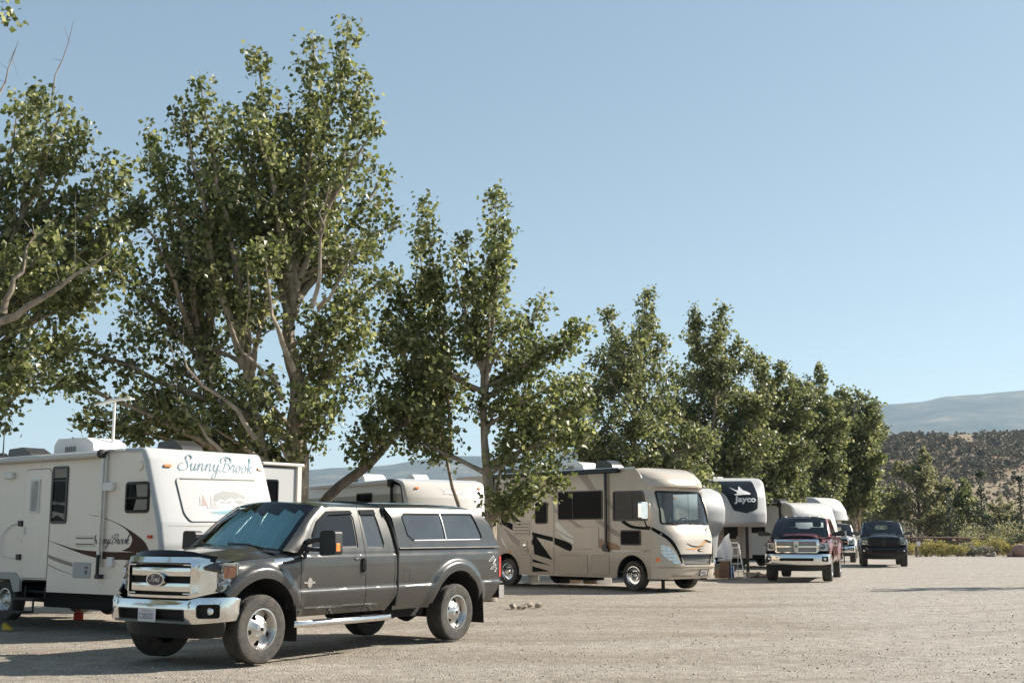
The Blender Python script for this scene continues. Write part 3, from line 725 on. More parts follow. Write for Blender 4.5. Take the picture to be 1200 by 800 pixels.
            bl = MB(); bl.lathe([(.0, -.03), (.04, -.028), (.065, 0.0), (.07, .012)], c=(hxf(.10) - .010, s * (hyf(.10) - .006), (hz0 + hz1) / 2), axis='X', n=20); bl.build('lamp_bowl', MATS['plastic_smoke'], lo)
    bx = P.get('bumper_x', .88)
    bp = [(bx, 0), (bx - .012, .40), (bx - .025, .62), (bx - .075, .76), (bx - .215, .905), (bx - .33, .962), (.43, .985)]
    BL, bxf, byf = path(bp)
    b0, b1 = P.get('bumper_z', (.50, .80)); bc = (b0 + b1) / 2
    def bfn(t, z, d):
        return (bxf(abs(t)) - d + .028 * (1 - ((z - bc) / (b1 - b0) * 2) ** 2), math.copysign(byf(abs(t)), t) * (1 - d * .3), z)
    dip = P.get('bumper_dip', .035)
    bo_ = fillet([(-BL, b0 + .11), (-BL + .05, b0 + .03), (-.70, b0), (.70, b0), (BL - .05, b0 + .03), (BL, b0 + .11), (BL, b1 - .02), (BL - .05, b1), (.74, b1), (.60, b1 - dip), (-.60, b1 - dip), (-.74, b1), (-BL + .05, b1), (-BL, b1 - .02)], .02, 3)
    holes = [rrect(-.575, b0 + .03, .575, b0 + .165, .025)] if not P.get('inlet') else [rrect(*P['inlet'], .04)]
    fog = P.get('fog', (.735, b0 + .065, 1.01, b0 + .225))
    holes += [rrect(fog[0], fog[1], fog[2], fog[3], .045), rrect(-fog[2], fog[1], -fog[0], fog[3], .045)]
    B = MB(); B.panel(bo_, holes, bfn, .05, .06); buo = B.build('front_bumper', MATS[P.get('bumper_mat', 'chrome')], root, 40)
    bk = MB(); bk.panel(inset(bo_, .02), [], lambda t, z, d: bfn(t, z, .062), .2); bk.build('bumper_backing', MATS['underbody'], buo)
    if P['front'] == 'ford':
        bf = MB(); bf.panel(rrect(-.575, b0 + .03, .575, b0 + .165, .025), [rrect(-.555, b0 + .045, .555, b0 + .15, .02)], lambda t, z, d: bfn(t, z, d - .002), .08, .03); bf.build('inlet_trim', MATS['dark_plastic'], buo)
    for s in (1, -1):
        fc = ((fog[0] + fog[2]) / 2 - .01) * s; q = bfn(fc, (fog[1] + fog[3]) / 2, .045)
        l = MB(); l.lathe([(0, .012), (.03, .010), (.045, .0), (.05, -.02)], c=q, axis='X', n=20); l.build('fog_lamp', MATS['glass_clear' if 0 else 'reflector'], buo)
    if P.get('plate'):
        q = bfn(-.035, b0 + .09, -.012)
        p = MB(); p.box((q[0], -.03, b0 + .088), (.008, .305, .152)); po = p.build('number_plate', MATS['plate_white'], buo, bevel=.003)
        pf = lambda u, v, d: (q[0] + .006, u - .03, v + b0 + .088)
        t1 = MB(); lay_text(t1, P['plate'], pf, -.125, -.048, .125, .022); t1.build('plate_number', MATS['ink_dark'], po, 0)
        t2 = MB(); lay_text(t2, 'Washington', pf, -.085, .034, .085, .062); t2.build('plate_state', MATS['ink_red'], po, 0)
    if P.get('lower_grille'):
        lg = MB(); lg.panel(rrect(*P['lower_grille'], .03), [], lambda t, z, d: bfn(t, z, .05), .2); lg.build('lower_inlet', MATS['underbody'], buo)
    va = MB(); va.panel(fillet([(-.90, b0 + .02), (-.82, .335), (-.5, .315), (.5, .315), (.82, .335), (.90, b0 + .02)], .05), [], lambda y, z, d: (bx - .12 - .22 * (y / .9) ** 2 - (b0 - z) * .35 - d, y, z), .1, .03); va.build('valance', MATS['dark_plastic'], root, 40)
    # tail
    tg = MB(); tg.panel(rrect(-.80, .72, .80, 1.30, .03), [], lambda y, z, d: (xe - .03 + d, y, z), .2, .03); tgo = tg.build('tailgate', paint, root)
    th = MB(); th.box((xe - .038, 0, 1.16), (.02, .22, .06)); th.build('tailgate_handle', MATS['dark_plastic'], tgo, bevel=.006)
    rbm = MB(); rbm.panel(fillet([(-.97, .56), (.97, .56), (.985, .76), (-.985, .76)], .03), [], lambda y, z, d: (xe - .20 + .10 * (abs(y) / .97) ** 6 + d, y, z), .1, .02)
    rbm.grid(lambda u, v: (xe - .20 + .17 * v + .10 * (abs(2 * u - 1) * .985 / .97) ** 6 * (1 - v), (2 * u - 1) * .985, .76), 24, 3)
    for s in (1, -1): rbm.grid(lambda u, v: (xe - .11 + .12 * u, s * (.985 - .01 * u), .57 + .19 * v), 4, 3)
    rbm.build('rear_bumper', MATS[P.get('bumper_mat', 'chrome')], root, 40)
    # chassis, cabin
    ch = MB(); ch.box((-.02 + .30, 0, .82), (.62, 1.0, .60)); ch.box((-1.6 - .0, 0, .57), (1.95, 1.72, .12)); ch.box((xe / 2 - 1.3, .0, .60), (abs(xe) - 2.6 - .25, 1.0, .16))
    ch.box(((xr + xe) / 2, 0, .86), (abs(xe - xr) - .12, 1.02, .06)); ch.box((.38, 0, .98), (.36, 1.46, .42)); ch.box((-.55, 0, .95), (.14, 1.74, .68))
    ch.lathe([(0, -.8), (.075, -.8), (.075, .8), (0, .8)], c=(0, 0, P['tyre_r']), n=12); ch.lathe([(0, -.8), (.085, -.8), (.085, .8), (0, .8)], c=(-wb, 0, P['tyre_r']), n=12)
    ch.lathe([(0, -.17), (.13, -.13), (.17, 0), (.13, .13), (0, .17)], c=(-wb, 0, P['tyre_r']), axis='X', n=14)
    ch.lathe([(0, -.30), (.20, -.30), (.20, .30), (0, .30)], c=(-wb + .95, -.35, .50), axis='X', n=16)
    ch.box((xr - .5, .45, .52), (.9, .45, .28)); ch.bar((-.35, .42, .46), (-.05, .42, .40), .09, .09)
    ch.build('chassis', MATS['underbody'], root)
    it = MB(); it.box((-.62, 0, 1.20), (.38, 1.66, .24)); it.box((-1.5, 0, .70), (1.9, 1.70, .05)); it.build('dashboard', MATS['interior'], root, bevel=.05)
    for yy in (.40, -.40):
        sb = MB(); sb.box((-1.45, yy, .98), (.52, .52, .18)); sb.prism(fillet([(-.25, 0), (.25, 0), (.22, .62), (-.22, .62)], .08), lambda u, v, d: (-1.66 - d - v * .22, yy + u, 1.0 + v), .14)
        so = sb.build('seat', MATS['interior'], root, bevel=.04)
        hr = MB(); hr.prism(rrect(-.13, 0, .13, .19, .06), lambda u, v, d: (-1.81 - d, yy + u, 1.63 + v), .09); hr.build('headrest', MATS['interior'], so, bevel=.02)
    sb = MB(); sb.box((xr + .42, 0, .98), (.46, 1.4, .18)); sb.box((xr + .22, 0, 1.28), (.14, 1.4, .60)); sb.build('rear_bench', MATS['interior'], root, bevel=.04)
    sw = MB(); sw.lathe([(.165 + .016 * math.cos(a), .016 * math.sin(a)) for a in np.linspace(0, 2 * PI, 9)], n=24, axis='X')
    sw.box((0, 0, 0), (.02, .32, .03)); sw.v = [tuple(Matrix.Rotation(R(25), 3, 'Y') @ Vector(p) + Vector((-1.0, .40, 1.27))) for p in sw.v]
    sw.build('steering_wheel', MATS['dark_plastic'], root)
    if P.get('topper'):
        shell(root, paint, xr, xe)
    return root

def shell(root, paint, xr, xe):
    """The fibreglass canopy over the bed."""
    zr = lambda x: sinterp(x, [(-4.84, 1.74), (-4.68, 1.865), (-4.55, 1.91), (-4.38, 1.935), (-3.3, 1.94), (-2.38, 1.922)])
    ty = lambda x, z: .957 - .16 * (z - 1.31) - .05 * max(0, (z - 1.6) / .3) ** 3
    x0 = xr - .045
    for s in (1, -1):
        fn = lambda x, z, d: (x, s * (ty(x, z) - d), z)
        top = [(x, zr(x) - .035) for x in np.linspace(-4.66, -2.42, 22)]
        out = [(x0, 1.322), (-5.045, 1.322), (-5.05, 1.345), (-4.845, 1.70)] + [tuple(map(float, t)) for t in top] + [(x0 + .08, 1.75)]
        win = fillet([(-2.715, 1.767), (-2.79, 1.824), (-4.445, 1.838), (-4.635, 1.49), (-4.565, 1.447), (-2.915, 1.437), (-2.80, 1.508)], [.05, .05, .05, .06, .03, .03, .06], 5)
        p = MB(); p.panel(out, [win], fn, .07, .03)
        p.grid(lambda u, v: (x0 + (-5.045 - x0) * u, s * (.957 + .014 * math.sin(PI * v)), 1.322 + .03 * v), 10, 4)
        po = p.build('canopy_side', paint, root, 45)
        fr = MB(); fr.panel(win, [inset(win, .022)], lambda x, z, d: (x, s * (ty(x, z) + .004 - d), z), .1, .02); wo = fr.build('canopy_window', MATS['gloss_black'], po)
        g = MB(); g.panel(win, [], lambda x, z, d: (x, s * (ty(x, z) - .008), z), .1); g.build('pane', MATS['glass_privacy'], wo)
        dv = MB(); dv.panel([(-3.625, 1.828), (-3.64, 1.828), (-3.715, 1.442), (-3.70, 1.442)], [], lambda x, z, d: (x, s * (ty(x, z) + .006 - d), z), .1, .012); dv.build('divider', MATS['aluminium'], wo)
        ba = MB(); ba.panel([(-2.95, 1.437), (-4.56, 1.447), (-4.56, 1.462), (-2.95, 1.452)], [], lambda x, z, d: (x, s * (ty(x, z) + .006 - d), z), .1, .008); ba.build('lower_rail', MATS['aluminium'], wo)
    rf = MB()
    def roof(u, v):
        x = -2.40 + (-4.83 + 2.40) * u; q = 2 * v - 1; zt = zr(x); ye = ty(x, zt - .035)
        e = abs(q) ** 5
        return (x, q * ye, zt + .045 * (1 - q * q) - .035 * e)
    rf.grid(roof, 30, 36); rf.grid(lambda u, v: (lambda p: (p[0] + .06 * u, p[1], p[2] - .35 * u))(roof(0, v)), 2, 36); rf.build('canopy_roof', paint, root, 60)
    h = MB(); h.grid(lambda u, v: (lambda p: (p[0] + (-5.05 - p[0]) * u, p[1] + (math.copysign(.95, p[1]) * min(1, abs(p[1]) / .86) - p[1]) * u, p[2] + (1.33 - p[2]) * u))(roof(1, v)), 10, 24); ho = h.build('canopy_hatch', MATS['glass_privacy'], root, 60)
    sl = MB(); sl.tube([(xr + .012, .99 * .95, .56), (xr - .02, .955, .80), (xr - .022, .955, 1.28), (xr + .02, .875, 1.62), (xr + .08, .80, 1.84), (xr + .12, .70, 1.915), (xr + .13, .3, 1.965), (xr + .13, 0, 1.975)], .022, 8)
    sl.tube([(xr + .012, -.99 * .95, .56), (xr - .02, -.955, .80), (xr - .022, -.955, 1.28), (xr + .02, -.875, 1.62), (xr + .08, -.80, 1.84), (xr + .12, -.70, 1.915), (xr + .13, -.3, 1.965), (xr + .13, 0, 1.975)], .022, 8)
    sl.build('cab_gasket', MATS['dark_plastic'], root)
    ta = MB(); ta.box((-4.88, .90, 1.40), (.07, .012, .012)); ta.build('canopy_maker_tag', MATS['aluminium'], root)

FORD = dict(wb=3.97, paint='paint_grey', cab_rear=-2.545, bed_end=-5.03, door_split=-1.88, tyre_r=.405, rim_style='spoke5', rim='alloy', fine=True, mirror='tow', ws_glass='glass_teal', sunshade=True, visor=True, vent=True,
            fuel_door=True, four_by_four=True, flaps=True, board=True, deflector=True, topper=True, front='ford', grille_x=.82, grille_y=.58, grille_wing=.77, grille_z0=.785, grille_z1=1.25, trim_light=True, plate='C38503D', side_glass='glass_dark', step=(.05, .022))
RAM = dict(wb=3.80, paint='paint_red', crew=True, cab_rear=-2.72, bed_end=-4.72, door_split=-1.72, tyre_r=.405, rim_style='plain', rim='alloy', mirror='wide', ws_glass='glass_cab', flaps=False, deflector=True, roof_lamps=True, front='ram', grille_x=.86, grille_y=.62, grille_wing=.66,
           grille_z0=.85, grille_z1=1.235, trim_light=True, hood_front=.84, bulge=.05, chrome_handles=True, lamp_z=(.90, 1.15), bumper_x=.92, bumper_z=(.50, .82), bumper_dip=.01, inlet=(-.50, .615, .50, .70), lower_grille=(-.40, .50, .40, .56), fog=(.74, .60, .98, .75), step=.08, mirror_len=.40)
pickup('pickup_truck', 'dark grey pickup with a windowed canopy over its bed and a sunshade behind the windscreen', (-3.785, 15.586, 0), R(236.466), FORD)
# ------------------------------------------------------------------ caravans, fifth wheels and the motorhome
def curve_of(pts, r, n=6, step=.10):
    f = fillet(pts, r, n); f = f[:1] + f[1:]
    out = [f[0]]
    for a, b in zip(f, f[1:]):
        L = math.dist(a, b)
        if L < 1e-5: continue
        k = max(1, int(L / step))
        out += [(a[0] + (b[0] - a[0]) * i / k, a[1] + (b[1] - a[1]) * i / k) for i in range(1, k + 1)]
    return out
def open_fillet(pts, r, n=6, step=.12):
    """Rounded open line: its first and last points stay where they are."""
    f = [tuple(pts[0])]
    for i in range(1, len(pts) - 1):
        p = Vector(pts[i]); a = Vector(pts[i - 1]) - p; b = Vector(pts[i + 1]) - p; ri = r[i] if isinstance(r, (list, tuple)) else r
        ang = a.angle(b); d = min(ri / max(math.tan(ang / 2), .05), .48 * min(a.length, b.length))
        p0, p1 = p + a.normalized() * d, p + b.normalized() * d
        for k in range(n + 1):
            t = k / n; q = p0 * (1 - t) ** 2 + p * 2 * t * (1 - t) + p1 * t * t; f.append((q.x, q.y))
    f.append(tuple(pts[-1])); out = [f[0]]
    for a, b in zip(f, f[1:]):
        L = math.dist(a, b)
        if L < 1e-6: continue
        k = max(1, int(L / step)); out += [(a[0] + (b[0] - a[0]) * i / k, a[1] + (b[1] - a[1]) * i / k) for i in range(1, k + 1)]
    return out
def normals(c):
    out = []
    for i in range(len(c)):
        a, b = c[max(i - 1, 0)], c[min(i + 1, len(c) - 1)]; t = Vector((b[0] - a[0], b[1] - a[1])).normalized(); out.append((-t.y, t.x))
    return out
def sweep(mb, c, hw, rad, bulge=lambda x, z: 0, power=2.0, nrm=None):
    """Carries the side outline c across the width 2*hw and rounds its edges into the sides."""
    nr = nrm or normals(c); cols = []
    for k in range(7): a = PI / 2 * k / 6; cols.append((-hw + rad * (1 - math.sin(a)) if False else -hw + rad * (1 - math.cos(a)), rad * (1 - math.sin(a))))
    mid = [(-hw + rad + (2 * hw - 2 * rad) * i / 18, 0) for i in range(1, 18)]
    cols = cols + mid + [(-y, o) for y, o in reversed(cols)]
    def f(u, v):
        y, off = cols[int(round(u * (len(cols) - 1)))]; i = int(round(v * (len(c) - 1)))
        x, z = c[i]; n = nr[i]; b = bulge(x, z) * (1 - min(1, abs(y) / hw) ** power)
        return (x - n[0] * -off * -1 + b if False else x + n[0] * off * sgn + b, y, z + n[1] * off * sgn)
    t = c[len(c) // 2]; sgn = 1
    # inward is the side on which the body's middle lies
    cx, cz = SWEEP_MID
    if (c[0][0] - cx) * nr[0][0] + (c[0][1] - cz) * nr[0][1] > 0: sgn = -1
    mb.grid(f, len(cols) - 1, len(c) - 1)
SWEEP_MID = (-3.0, 1.8)

def rv_window(root, fn, out, frame='gloss_black', pane='glass_black', w=.035, bars=(), name='window', depth=.022):
    """fn(x, z, out) -> point; a framed window standing slightly proud of the wall."""
    m = MB(); m.panel(out, [inset(out, w)], lambda x, z, d: fn(x, z, depth - d), .5, depth + .012); fo = m.build(name, MATS[frame], root, 40)
    g = MB(); g.panel(inset(out, w * .7), [], lambda x, z, d: fn(x, z, depth * .35), .5); g.build('pane', MATS[pane], fo)
    for b in bars:
        k = MB(); k.panel(b, [], lambda x, z, d: fn(x, z, depth - .004 - d), .5, .015); k.build('glazing_bar', MATS[frame], fo)
    return fo
def decal(root, fn, polys, m, name='stripe', h=.003, smooth_n=0):
    for p in polys:
        k = MB(); k.panel(p, [], lambda x, z, d: fn(x, z, h - d), .4, .0025); o = k.build(name, MATS[m], root, 0)
    return o
def seam(root, fn, out, w=.010, m='seam_pale', name='hatch', h=.003, slab=None):
    """A door or hatch: a slab standing proud of the wall with a dark joint round it."""
    k = MB(); k.panel(out, [], lambda x, z, d: fn(x, z, .010 - d), .6, .012); o = k.build(name, MATS[slab] if slab else None, root, 40, bevel=.003)
    j = MB(); j.panel(inset(out, -w), [out], lambda x, z, d: fn(x, z, h - d), .6, .003); j.build('joint', MATS[m], o, 0)
    return o
def air_con(root, x, y, z, s=1.0, m='plastic_white', L=.95):
    a = MB(); a.prism(fillet([(-L / 2, 0), (L / 2, 0), (L / 2 - .05, .18), (L / 2 - .22, .26), (-L / 2 + .10, .27), (-L / 2, .18)], .06), lambda u, v, d: (x + u * s, y - .34 + d, z + v * s), .68)
    o = a.build('air_conditioner', MATS[m], root, 35, bevel=.03)
    g = MB()
    for k in range(6): g.box((x - .05 * s + k * .06 - .2, y - .345, z + .13), (.03, .012, .10))
    g.build('air_grille', MATS['seam'], o)
    g = MB()
    for k in range(7): g.box((x - .2 + k * .09, y - .345, z + .06), (.06, .012, .02))
    g.build('side_slots', MATS['seam'], o)
    return o
def roof_vent(root, x, y, z, m='plastic_smoke', L=.55, h=.20):
    a = MB(); a.prism(fillet([(-L / 2, 0), (L / 2, 0), (L / 2 - .10, h * .55), (L * .1, h), (-L / 2 + .05, h * .92)], .06), lambda u, v, d: (x + u, y - .22 + d, z + v), .44)
    return a.build('roof_vent', MATS[m], root, 35, bevel=.03)
def underframe(root, x0, x1, z, hw, axles, r=.36, sides=(1, -1), wheel_style='plain', jacks=()):
    f = MB(); 
    for s in sides: f.box(((x0 + x1) / 2, s * .72, z - .09), (abs(x1 - x0), .07, .16))
    for i in range(7): f.box((x0 + (x1 - x0) * (i + .5) / 7, 0, z - .07), (.06, 1.6, .10))
    f.box(((x0 + x1) / 2, 0, z - .01), (abs(x1 - x0), hw * 2 - .16, .03))
    for a in axles: f.lathe([(0, -.85), (.04, -.85), (.04, .85), (0, .85)], c=(a, 0, r), n=10)
    f.build('chassis', MATS['underbody'], root)
    for a in axles:
        for s in sides: wheel(root, a, s * (hw - .16), s, r, .21, r * .58, style=wheel_style, detail=False)
    for a in jacks:
        for s in sides:
            j = MB(); j.bar((a, s * .75, z - .05), (a + .02, s * .78, .10), .06, .06); j.box((a + .02, s * .78, .085), (.20, .20, .05)); j.box((a + .02, s * .78, .03), (.32, .26, .06)); j.build('stabiliser_jack', MATS['steel_dark'], root, bevel=.006)

def nose_fn(c):
    zs = sorted([(z, x) for x, z in c], key=lambda p: p[0]); return lambda z: sinterp(z, zs)

# ---- the white travel trailer behind the pickup
def first_trailer():
    root = thing('travel_trailer', 'cream travel trailer with script lettering and a lake picture on its white nose', 'caravan', (-4.787, 19.818, .076), R(-38), None, .95)
    hw, L, z0, zr = 1.22, 8.2, .545, 2.93
    front = open_fillet([(.22, z0), (.315, 1.36), (.235, 1.72), (-.16, 2.74), (-.27, 2.93), (-.75, zr + .012)], [0, .3, .3, .12, .12, 0])
    roof = open_fillet([(-.75, zr + .012), (-L + .1, zr), (-L, zr - .1), (-L, z0)], [0, .1, .1, 0], step=.5)
    side = [(x - .05 if i < len(front) - 6 else x, z - (.05 if z > 2.6 else 0)) for i, (x, z) in enumerate(front)]
    RAD = .07; bul = lambda x, z: .10 if x > -.9 and z < 2.8 else .10 * max(0, (2.93 - z) / .13)
    nn = normals(front); inn = [(x + n[0] * RAD, z + n[1] * RAD) for (x, z), n in zip(front, nn)]
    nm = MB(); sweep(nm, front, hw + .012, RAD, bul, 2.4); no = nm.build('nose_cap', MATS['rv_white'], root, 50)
    nx = nose_fn(front)
    NF = lambda y, z, d: (nx(z) + bul(nx(z), z) * (1 - (abs(y) / hw) ** 2.4) + d, y, z)
    rm = MB(); sweep(rm, roof, hw, RAD); rm.build('roof', MATS['rv_pale'], root, 50)
    out = inn + [(-L + .07, zr - .07), (-L + .07, z0)]
    # the doorway step and the wheel arch are cut out of the right side
    notch = [(-2.885, z0), (-2.885, .745), (-3.665, .745), (-3.70, .70)]
    arch = fillet([(-3.72, .70), (-3.86, .86), (-5.86, .86), (-6.02, .62), (-6.05, z0)], .12)[1:]
    right = inn + [(-L + .07, zr - .07), (-L + .07, z0)] + list(reversed(notch + arch))
    for s, o_ in ((-1, right), (1, out)):
        m = MB(); m.panel(o_, [], lambda x, z, d: (x, s * (hw - d), z), .6, .03); sw = m.build('side_wall', MATS['rv_cream'], root, 40)
    F = lambda x, z, h: (x, -(hw + h), z)
    # trim along the corner
    tr = MB(); tr.panel([(p[0] - .035, p[1]) for p in inn if p[1] < 2.9] + [(p[0], p[1]) for p in reversed([q for q in inn if q[1] < 2.9])], [], lambda x, z, d: F(x, z, .006 - d), .5, .008); tr.build('corner_trim', MATS['aluminium'], root, 40)
    # nose: lettering, window cover with its picture, lamps
    tb = MB(); script_text(tb, 'SunnyBrook', lambda u, v, d: NF(u, v, .003), -.70, 2.575, .125, width=1.60, wmin=.05, wmax=.24); tb.build('script_lettering', MATS['script_blue'], no, 0)
    cv = fillet([(-.80, 2.435), (1.02, 2.46), (1.10, 2.05), (1.06, 1.75), (-.68, 1.735), (-.77, 1.86)], [.06, .08, .2, .12, .10, .2], 6)
    cm = MB(); cm.panel(cv, [], lambda y, z, d: NF(y, z, .022 - d), .2, .02); co_ = cm.build('window_cover', MATS['rv_panel_white'], root, 50, bevel=.006)
    jm = MB(); jm.panel(inset(cv, -.009), [cv], lambda y, z, d: NF(y, z, .004), .3); jm.build('joint', MATS['seam'], co_, 0)
    hg = MB(); hg.panel([(-.72, 2.425), (.86, 2.448), (.86, 2.466), (-.72, 2.443)], [], lambda y, z, d: NF(y, z, .034 - d), .2, .02); hg.build('hinge_rail', MATS['seam'], co_)
    C = lambda y, z, h: NF(y, z, .022 + h)
    rnd = random.Random(4)
    def ragged(pts, a): return [(p[0] + rnd.uniform(-a, a), p[1] + rnd.uniform(-a, a)) for p in pts]
    hill = [(-.16, 2.10), (-.10, 2.19), (0, 2.225), (.09, 2.25), (.22, 2.235), (.33, 2.24), (.46, 2.20), (.56, 2.165), (.50, 2.12), (.42, 2.15), (.33, 2.115), (.22, 2.14), (.10, 2.09), (.0, 2.115), (-.08, 2.07)]
    d1 = MB()
    for q in (hill, [(-.02, 2.075), (.1, 2.06), (.25, 2.10), (.2, 2.05), (.0, 2.045)], [(.28, 2.09), (.42, 2.11), (.52, 2.05), (.38, 2.03)]): d1.panel(q, [], lambda y, z, d: C(y, z, .003), .2)
    d1.build('hill_picture', MATS['picture_grey'], co_, 0)
    def fir(mb, y, z, h, w):
        pts = [(y, z + h)]
        for k in range(4): t = (k + 1) / 4; pts += [(y + w * t * .5, z + h * (1 - t)), (y + w * t * .32, z + h * (1 - t) + .004)]
        left = [(2 * y - p[0], p[1]) for p in reversed(pts[1:])]
        mb.panel(pts + left, [], lambda a, b, d: C(a, b, .003), .3)
    for y, z, h, w in ((-.42, 2.0, .15, .09), (-.20, 1.955, .21, .13), (-.13, 1.955, .15, .10), (-.30, 1.94, .07, .05), (.60, 1.93, .22, .16), (.70, 1.93, .20, .14), (.53, 1.93, .15, .12), (.84, 1.95, .16, .10), (.90, 1.97, .12, .08)): d2 = MB(); fir(d2, y, z, h, w); d2.build('fir_picture', MATS['picture_pale'], co_, 0)
    d3 = MB(); fir(d3, -.35, 1.99, .19, .12); d3.build('rust_fir_picture', MATS['picture_rust'], co_, 0)
    d4 = MB(); d4.panel([(-.30, 1.885), (-.1, 1.86), (.3, 1.852), (.62, 1.86), (.42, 1.89), (.56, 1.90), (.36, 1.93), (.45, 1.95), (.30, 1.955), (.05, 1.915), (-.12, 1.905), (-.22, 1.895)], [], lambda y, z, d: C(y, z, .003), .2); d4.build('lake_picture', MATS['picture_blue'], co_, 0)
    cr_ = MB(); cr_.panel([(-1.08, 1.655), (1.08, 1.655), (1.08, 1.672), (-1.08, 1.672)], [], lambda y, z, d: NF(y, z, .004 - d), .2, .004); cr_.build('crease_line', MATS['seam_pale'], no)
    for y, z in ((-.90, 2.64), (1.08, 2.665)):
        l = MB(); l.prism(fillet([(-.065, -.02), (.065, -.02), (.065, .02), (-.065, .02)], .018), lambda u, v, d: NF(y + u, z + v, .03 - d), .03); l.build('clearance_lamp', MATS['amber'], no, bevel=.008)
    # right side: door, windows, hatches
    dr = fillet([(-3.70, .775), (-2.90, .775), (-2.90, 2.665), (-3.745, 2.665)], [.02, .02, .13, .13]); do = seam(root, F, dr, .014, 'seam', 'door', slab='rv_cream')
    F2 = lambda x, z, h: F(x, z, h + .010)
    rv_window(do, F2, rrect(-3.53, 1.90, -3.23, 2.49, .02), 'rv_pale', 'plastic_grey', .03)
    k = MB(); k.box((-3.66, -hw - .02, 1.60), (.05, .03, .13)); k.build('door_handle', MATS['plastic_white'], do, bevel=.006)
    for z in (1.72, 1.13):
        k = MB(); k.box((-3.80, -hw - .02, z), (.12, .04, .10)); k.build('hinge', MATS['dark_plastic'], do, bevel=.006)
    og = [(-3.8, 1.72), (-4.05, 1.70), (-4.35, 1.52), (-4.38, 1.25), (-4.30, 1.13), (-3.8, 1.13)]
    k = MB(); k.tube([(x, -hw - .03, z) for x, z in cr(og, 5)], .009, 6); k.build('grab_rail', MATS['plastic_white'], do)
    rv_window(root, F, rrect(-2.86, 1.71, -2.38, 2.70, .07), 'gloss_black', 'glass_black', .045, [[(-2.82, 2.44), (-2.42, 2.44), (-2.42, 2.462), (-2.82, 2.462)], [(-2.82, 2.06), (-2.42, 2.06), (-2.42, 2.08), (-2.82, 2.08)]])
    rv_window(root, F, rrect(-.69, 1.87, -.05, 2.375, .08), 'gloss_black', 'glass_black', .045, [[(-.65, 2.10), (-.09, 2.10), (-.09, 2.125), (-.65, 2.125)]])
    tall, small = [o for o in kids(root) if o.name.split('.')[0] == 'window'][-2:]
    for w_, q in ((tall, [(-2.82, 2.50), (-2.42, 2.50), (-2.42, 2.655), (-2.82, 2.655)]), (tall, [(-2.82, 2.035), (-2.70, 2.05), (-2.42, 2.02), (-2.42, 2.055), (-2.82, 2.10)]), (tall, [(-2.82, 1.80), (-2.66, 1.86), (-2.42, 1.77), (-2.42, 1.88), (-2.60, 1.90), (-2.82, 1.93)]),
                  (small, [(-.38, 2.13), (-.10, 2.13), (-.10, 2.33), (-.42, 2.33)]), (small, [(-.46, 1.92), (-.10, 1.92), (-.10, 2.09), (-.40, 2.09)])):  # small window: painted reflection patches; tall window: drawn blinds
        k = MB(); k.panel(q, [], lambda x, z, d: F(x, z, .0105), .5); k.build('blind_and_reflection', MATS['blind_and_reflection'], w_, 0)
    vt = MB()
    for z in (1.465, 1.365): vt.box((-1.79, -hw - .004, z), (.50, .014, .022))
    vo = seam(root, F, rrect(-2.06, 1.33, -1.51, 1.50, .01), .006, slab='rv_cream', name='vent'); vt.v = [(p[0], p[1] - .008, p[2]) for p in vt.v]; vt.build('louver', MATS['seam'], vo)
    ho = seam(root, F, rrect(-2.10, .81, -1.59, 1.055, .03), .008, slab='rv_panel_white', name='hatch')
    k = MB(); k.box((-1.70, -hw - .018, .90), (.05, .02, .06)); k.build('latch', MATS['seam'], ho); k = MB(); k.box((-1.70, -hw - .018, .98), (.07, .02, .03)); k.build('notice', MATS['seam'], ho)
    ot = MB(); ot.box((-1.0, -hw - .03, 1.08), (.15, .06, .16)); ot.build('outlet_cover', MATS['plastic_white'], root, bevel=.01)
    pl = MB(); pl.box((-1.17, -hw - .04, 2.31), (.36, .08, .145)); pl.build('porch_light', MATS['plastic_white'], root, bevel=.015)
    sp = MB(); sp.lathe([(0, -.03), (.07, -.03), (.085, 0), (.085, .012)], c=(-.33, -hw, 2.63), axis='Y', n=20); sp.v = [(x, y, z * 1.0) for x, y, z in sp.v]; sp.build('speaker', MATS['rv_cream'], root)
    sp = MB(); sp.box((-4.22, -hw - .04, 2.58), (.25, .08, .12)); sp.build('porch_light', MATS['plastic_white'], root, bevel=.02)
    ml = MB(); ml.box((.02, -hw - .022, 1.489), (.11, .03, .05)); ml.build('side_marker', MATS['lamp_bright_red'], root, bevel=.008)
    # painted swooshes
    dk = MB(); up = [(-3.17, 1.486), (-2.87, 1.42), (-2.45, 1.345), (-2.05, 1.28), (-1.38, 1.247), (-.677, 1.242), (-.34, 1.24), (-.34, 1.11), (-.667, 1.118), (-1.26, 1.128), (-1.765, 1.188), (-2.33, 1.30), (-2.8, 1.40)]
    arc_o = [(-1.816, 1.867), (-1.335, 1.812), (-.864, 1.70), (-.443, 1.555), (-.153, 1.42), (-.03, 1.30), (-.03, 1.235), (-.30, 1.235)]
    arc_i = [(-.745, 1.262), (-.55, 1.32), (-.48, 1.40), (-.477, 1.47), (-.56, 1.55), (-.70, 1.63), (-1.03, 1.735), (-1.4, 1.815)]
    outer = [tuple(p) for p in cr(arc_o, 5)]; inner = [tuple(p) for p in cr(arc_i, 5)]
    decal(root, F, [[tuple(p) for p in cr(up[:6], 4)] + [tuple(p) for p in cr(up[6:], 4)], outer + inner], 'decal_brown', 'brown_swoosh')
    decal(root, F, [[tuple(p) for p in cr([(-3.95, 1.497), (-3.677, 1.392), (-3.018, 1.21), (-2.13, 1.045)], 4)] + [tuple(p) for p in cr([(-2.13, .985), (-2.715, 1.088), (-3.361, 1.265), (-3.7, 1.385)], 4)]], 'decal_fade', 'pale_swoosh', .004)
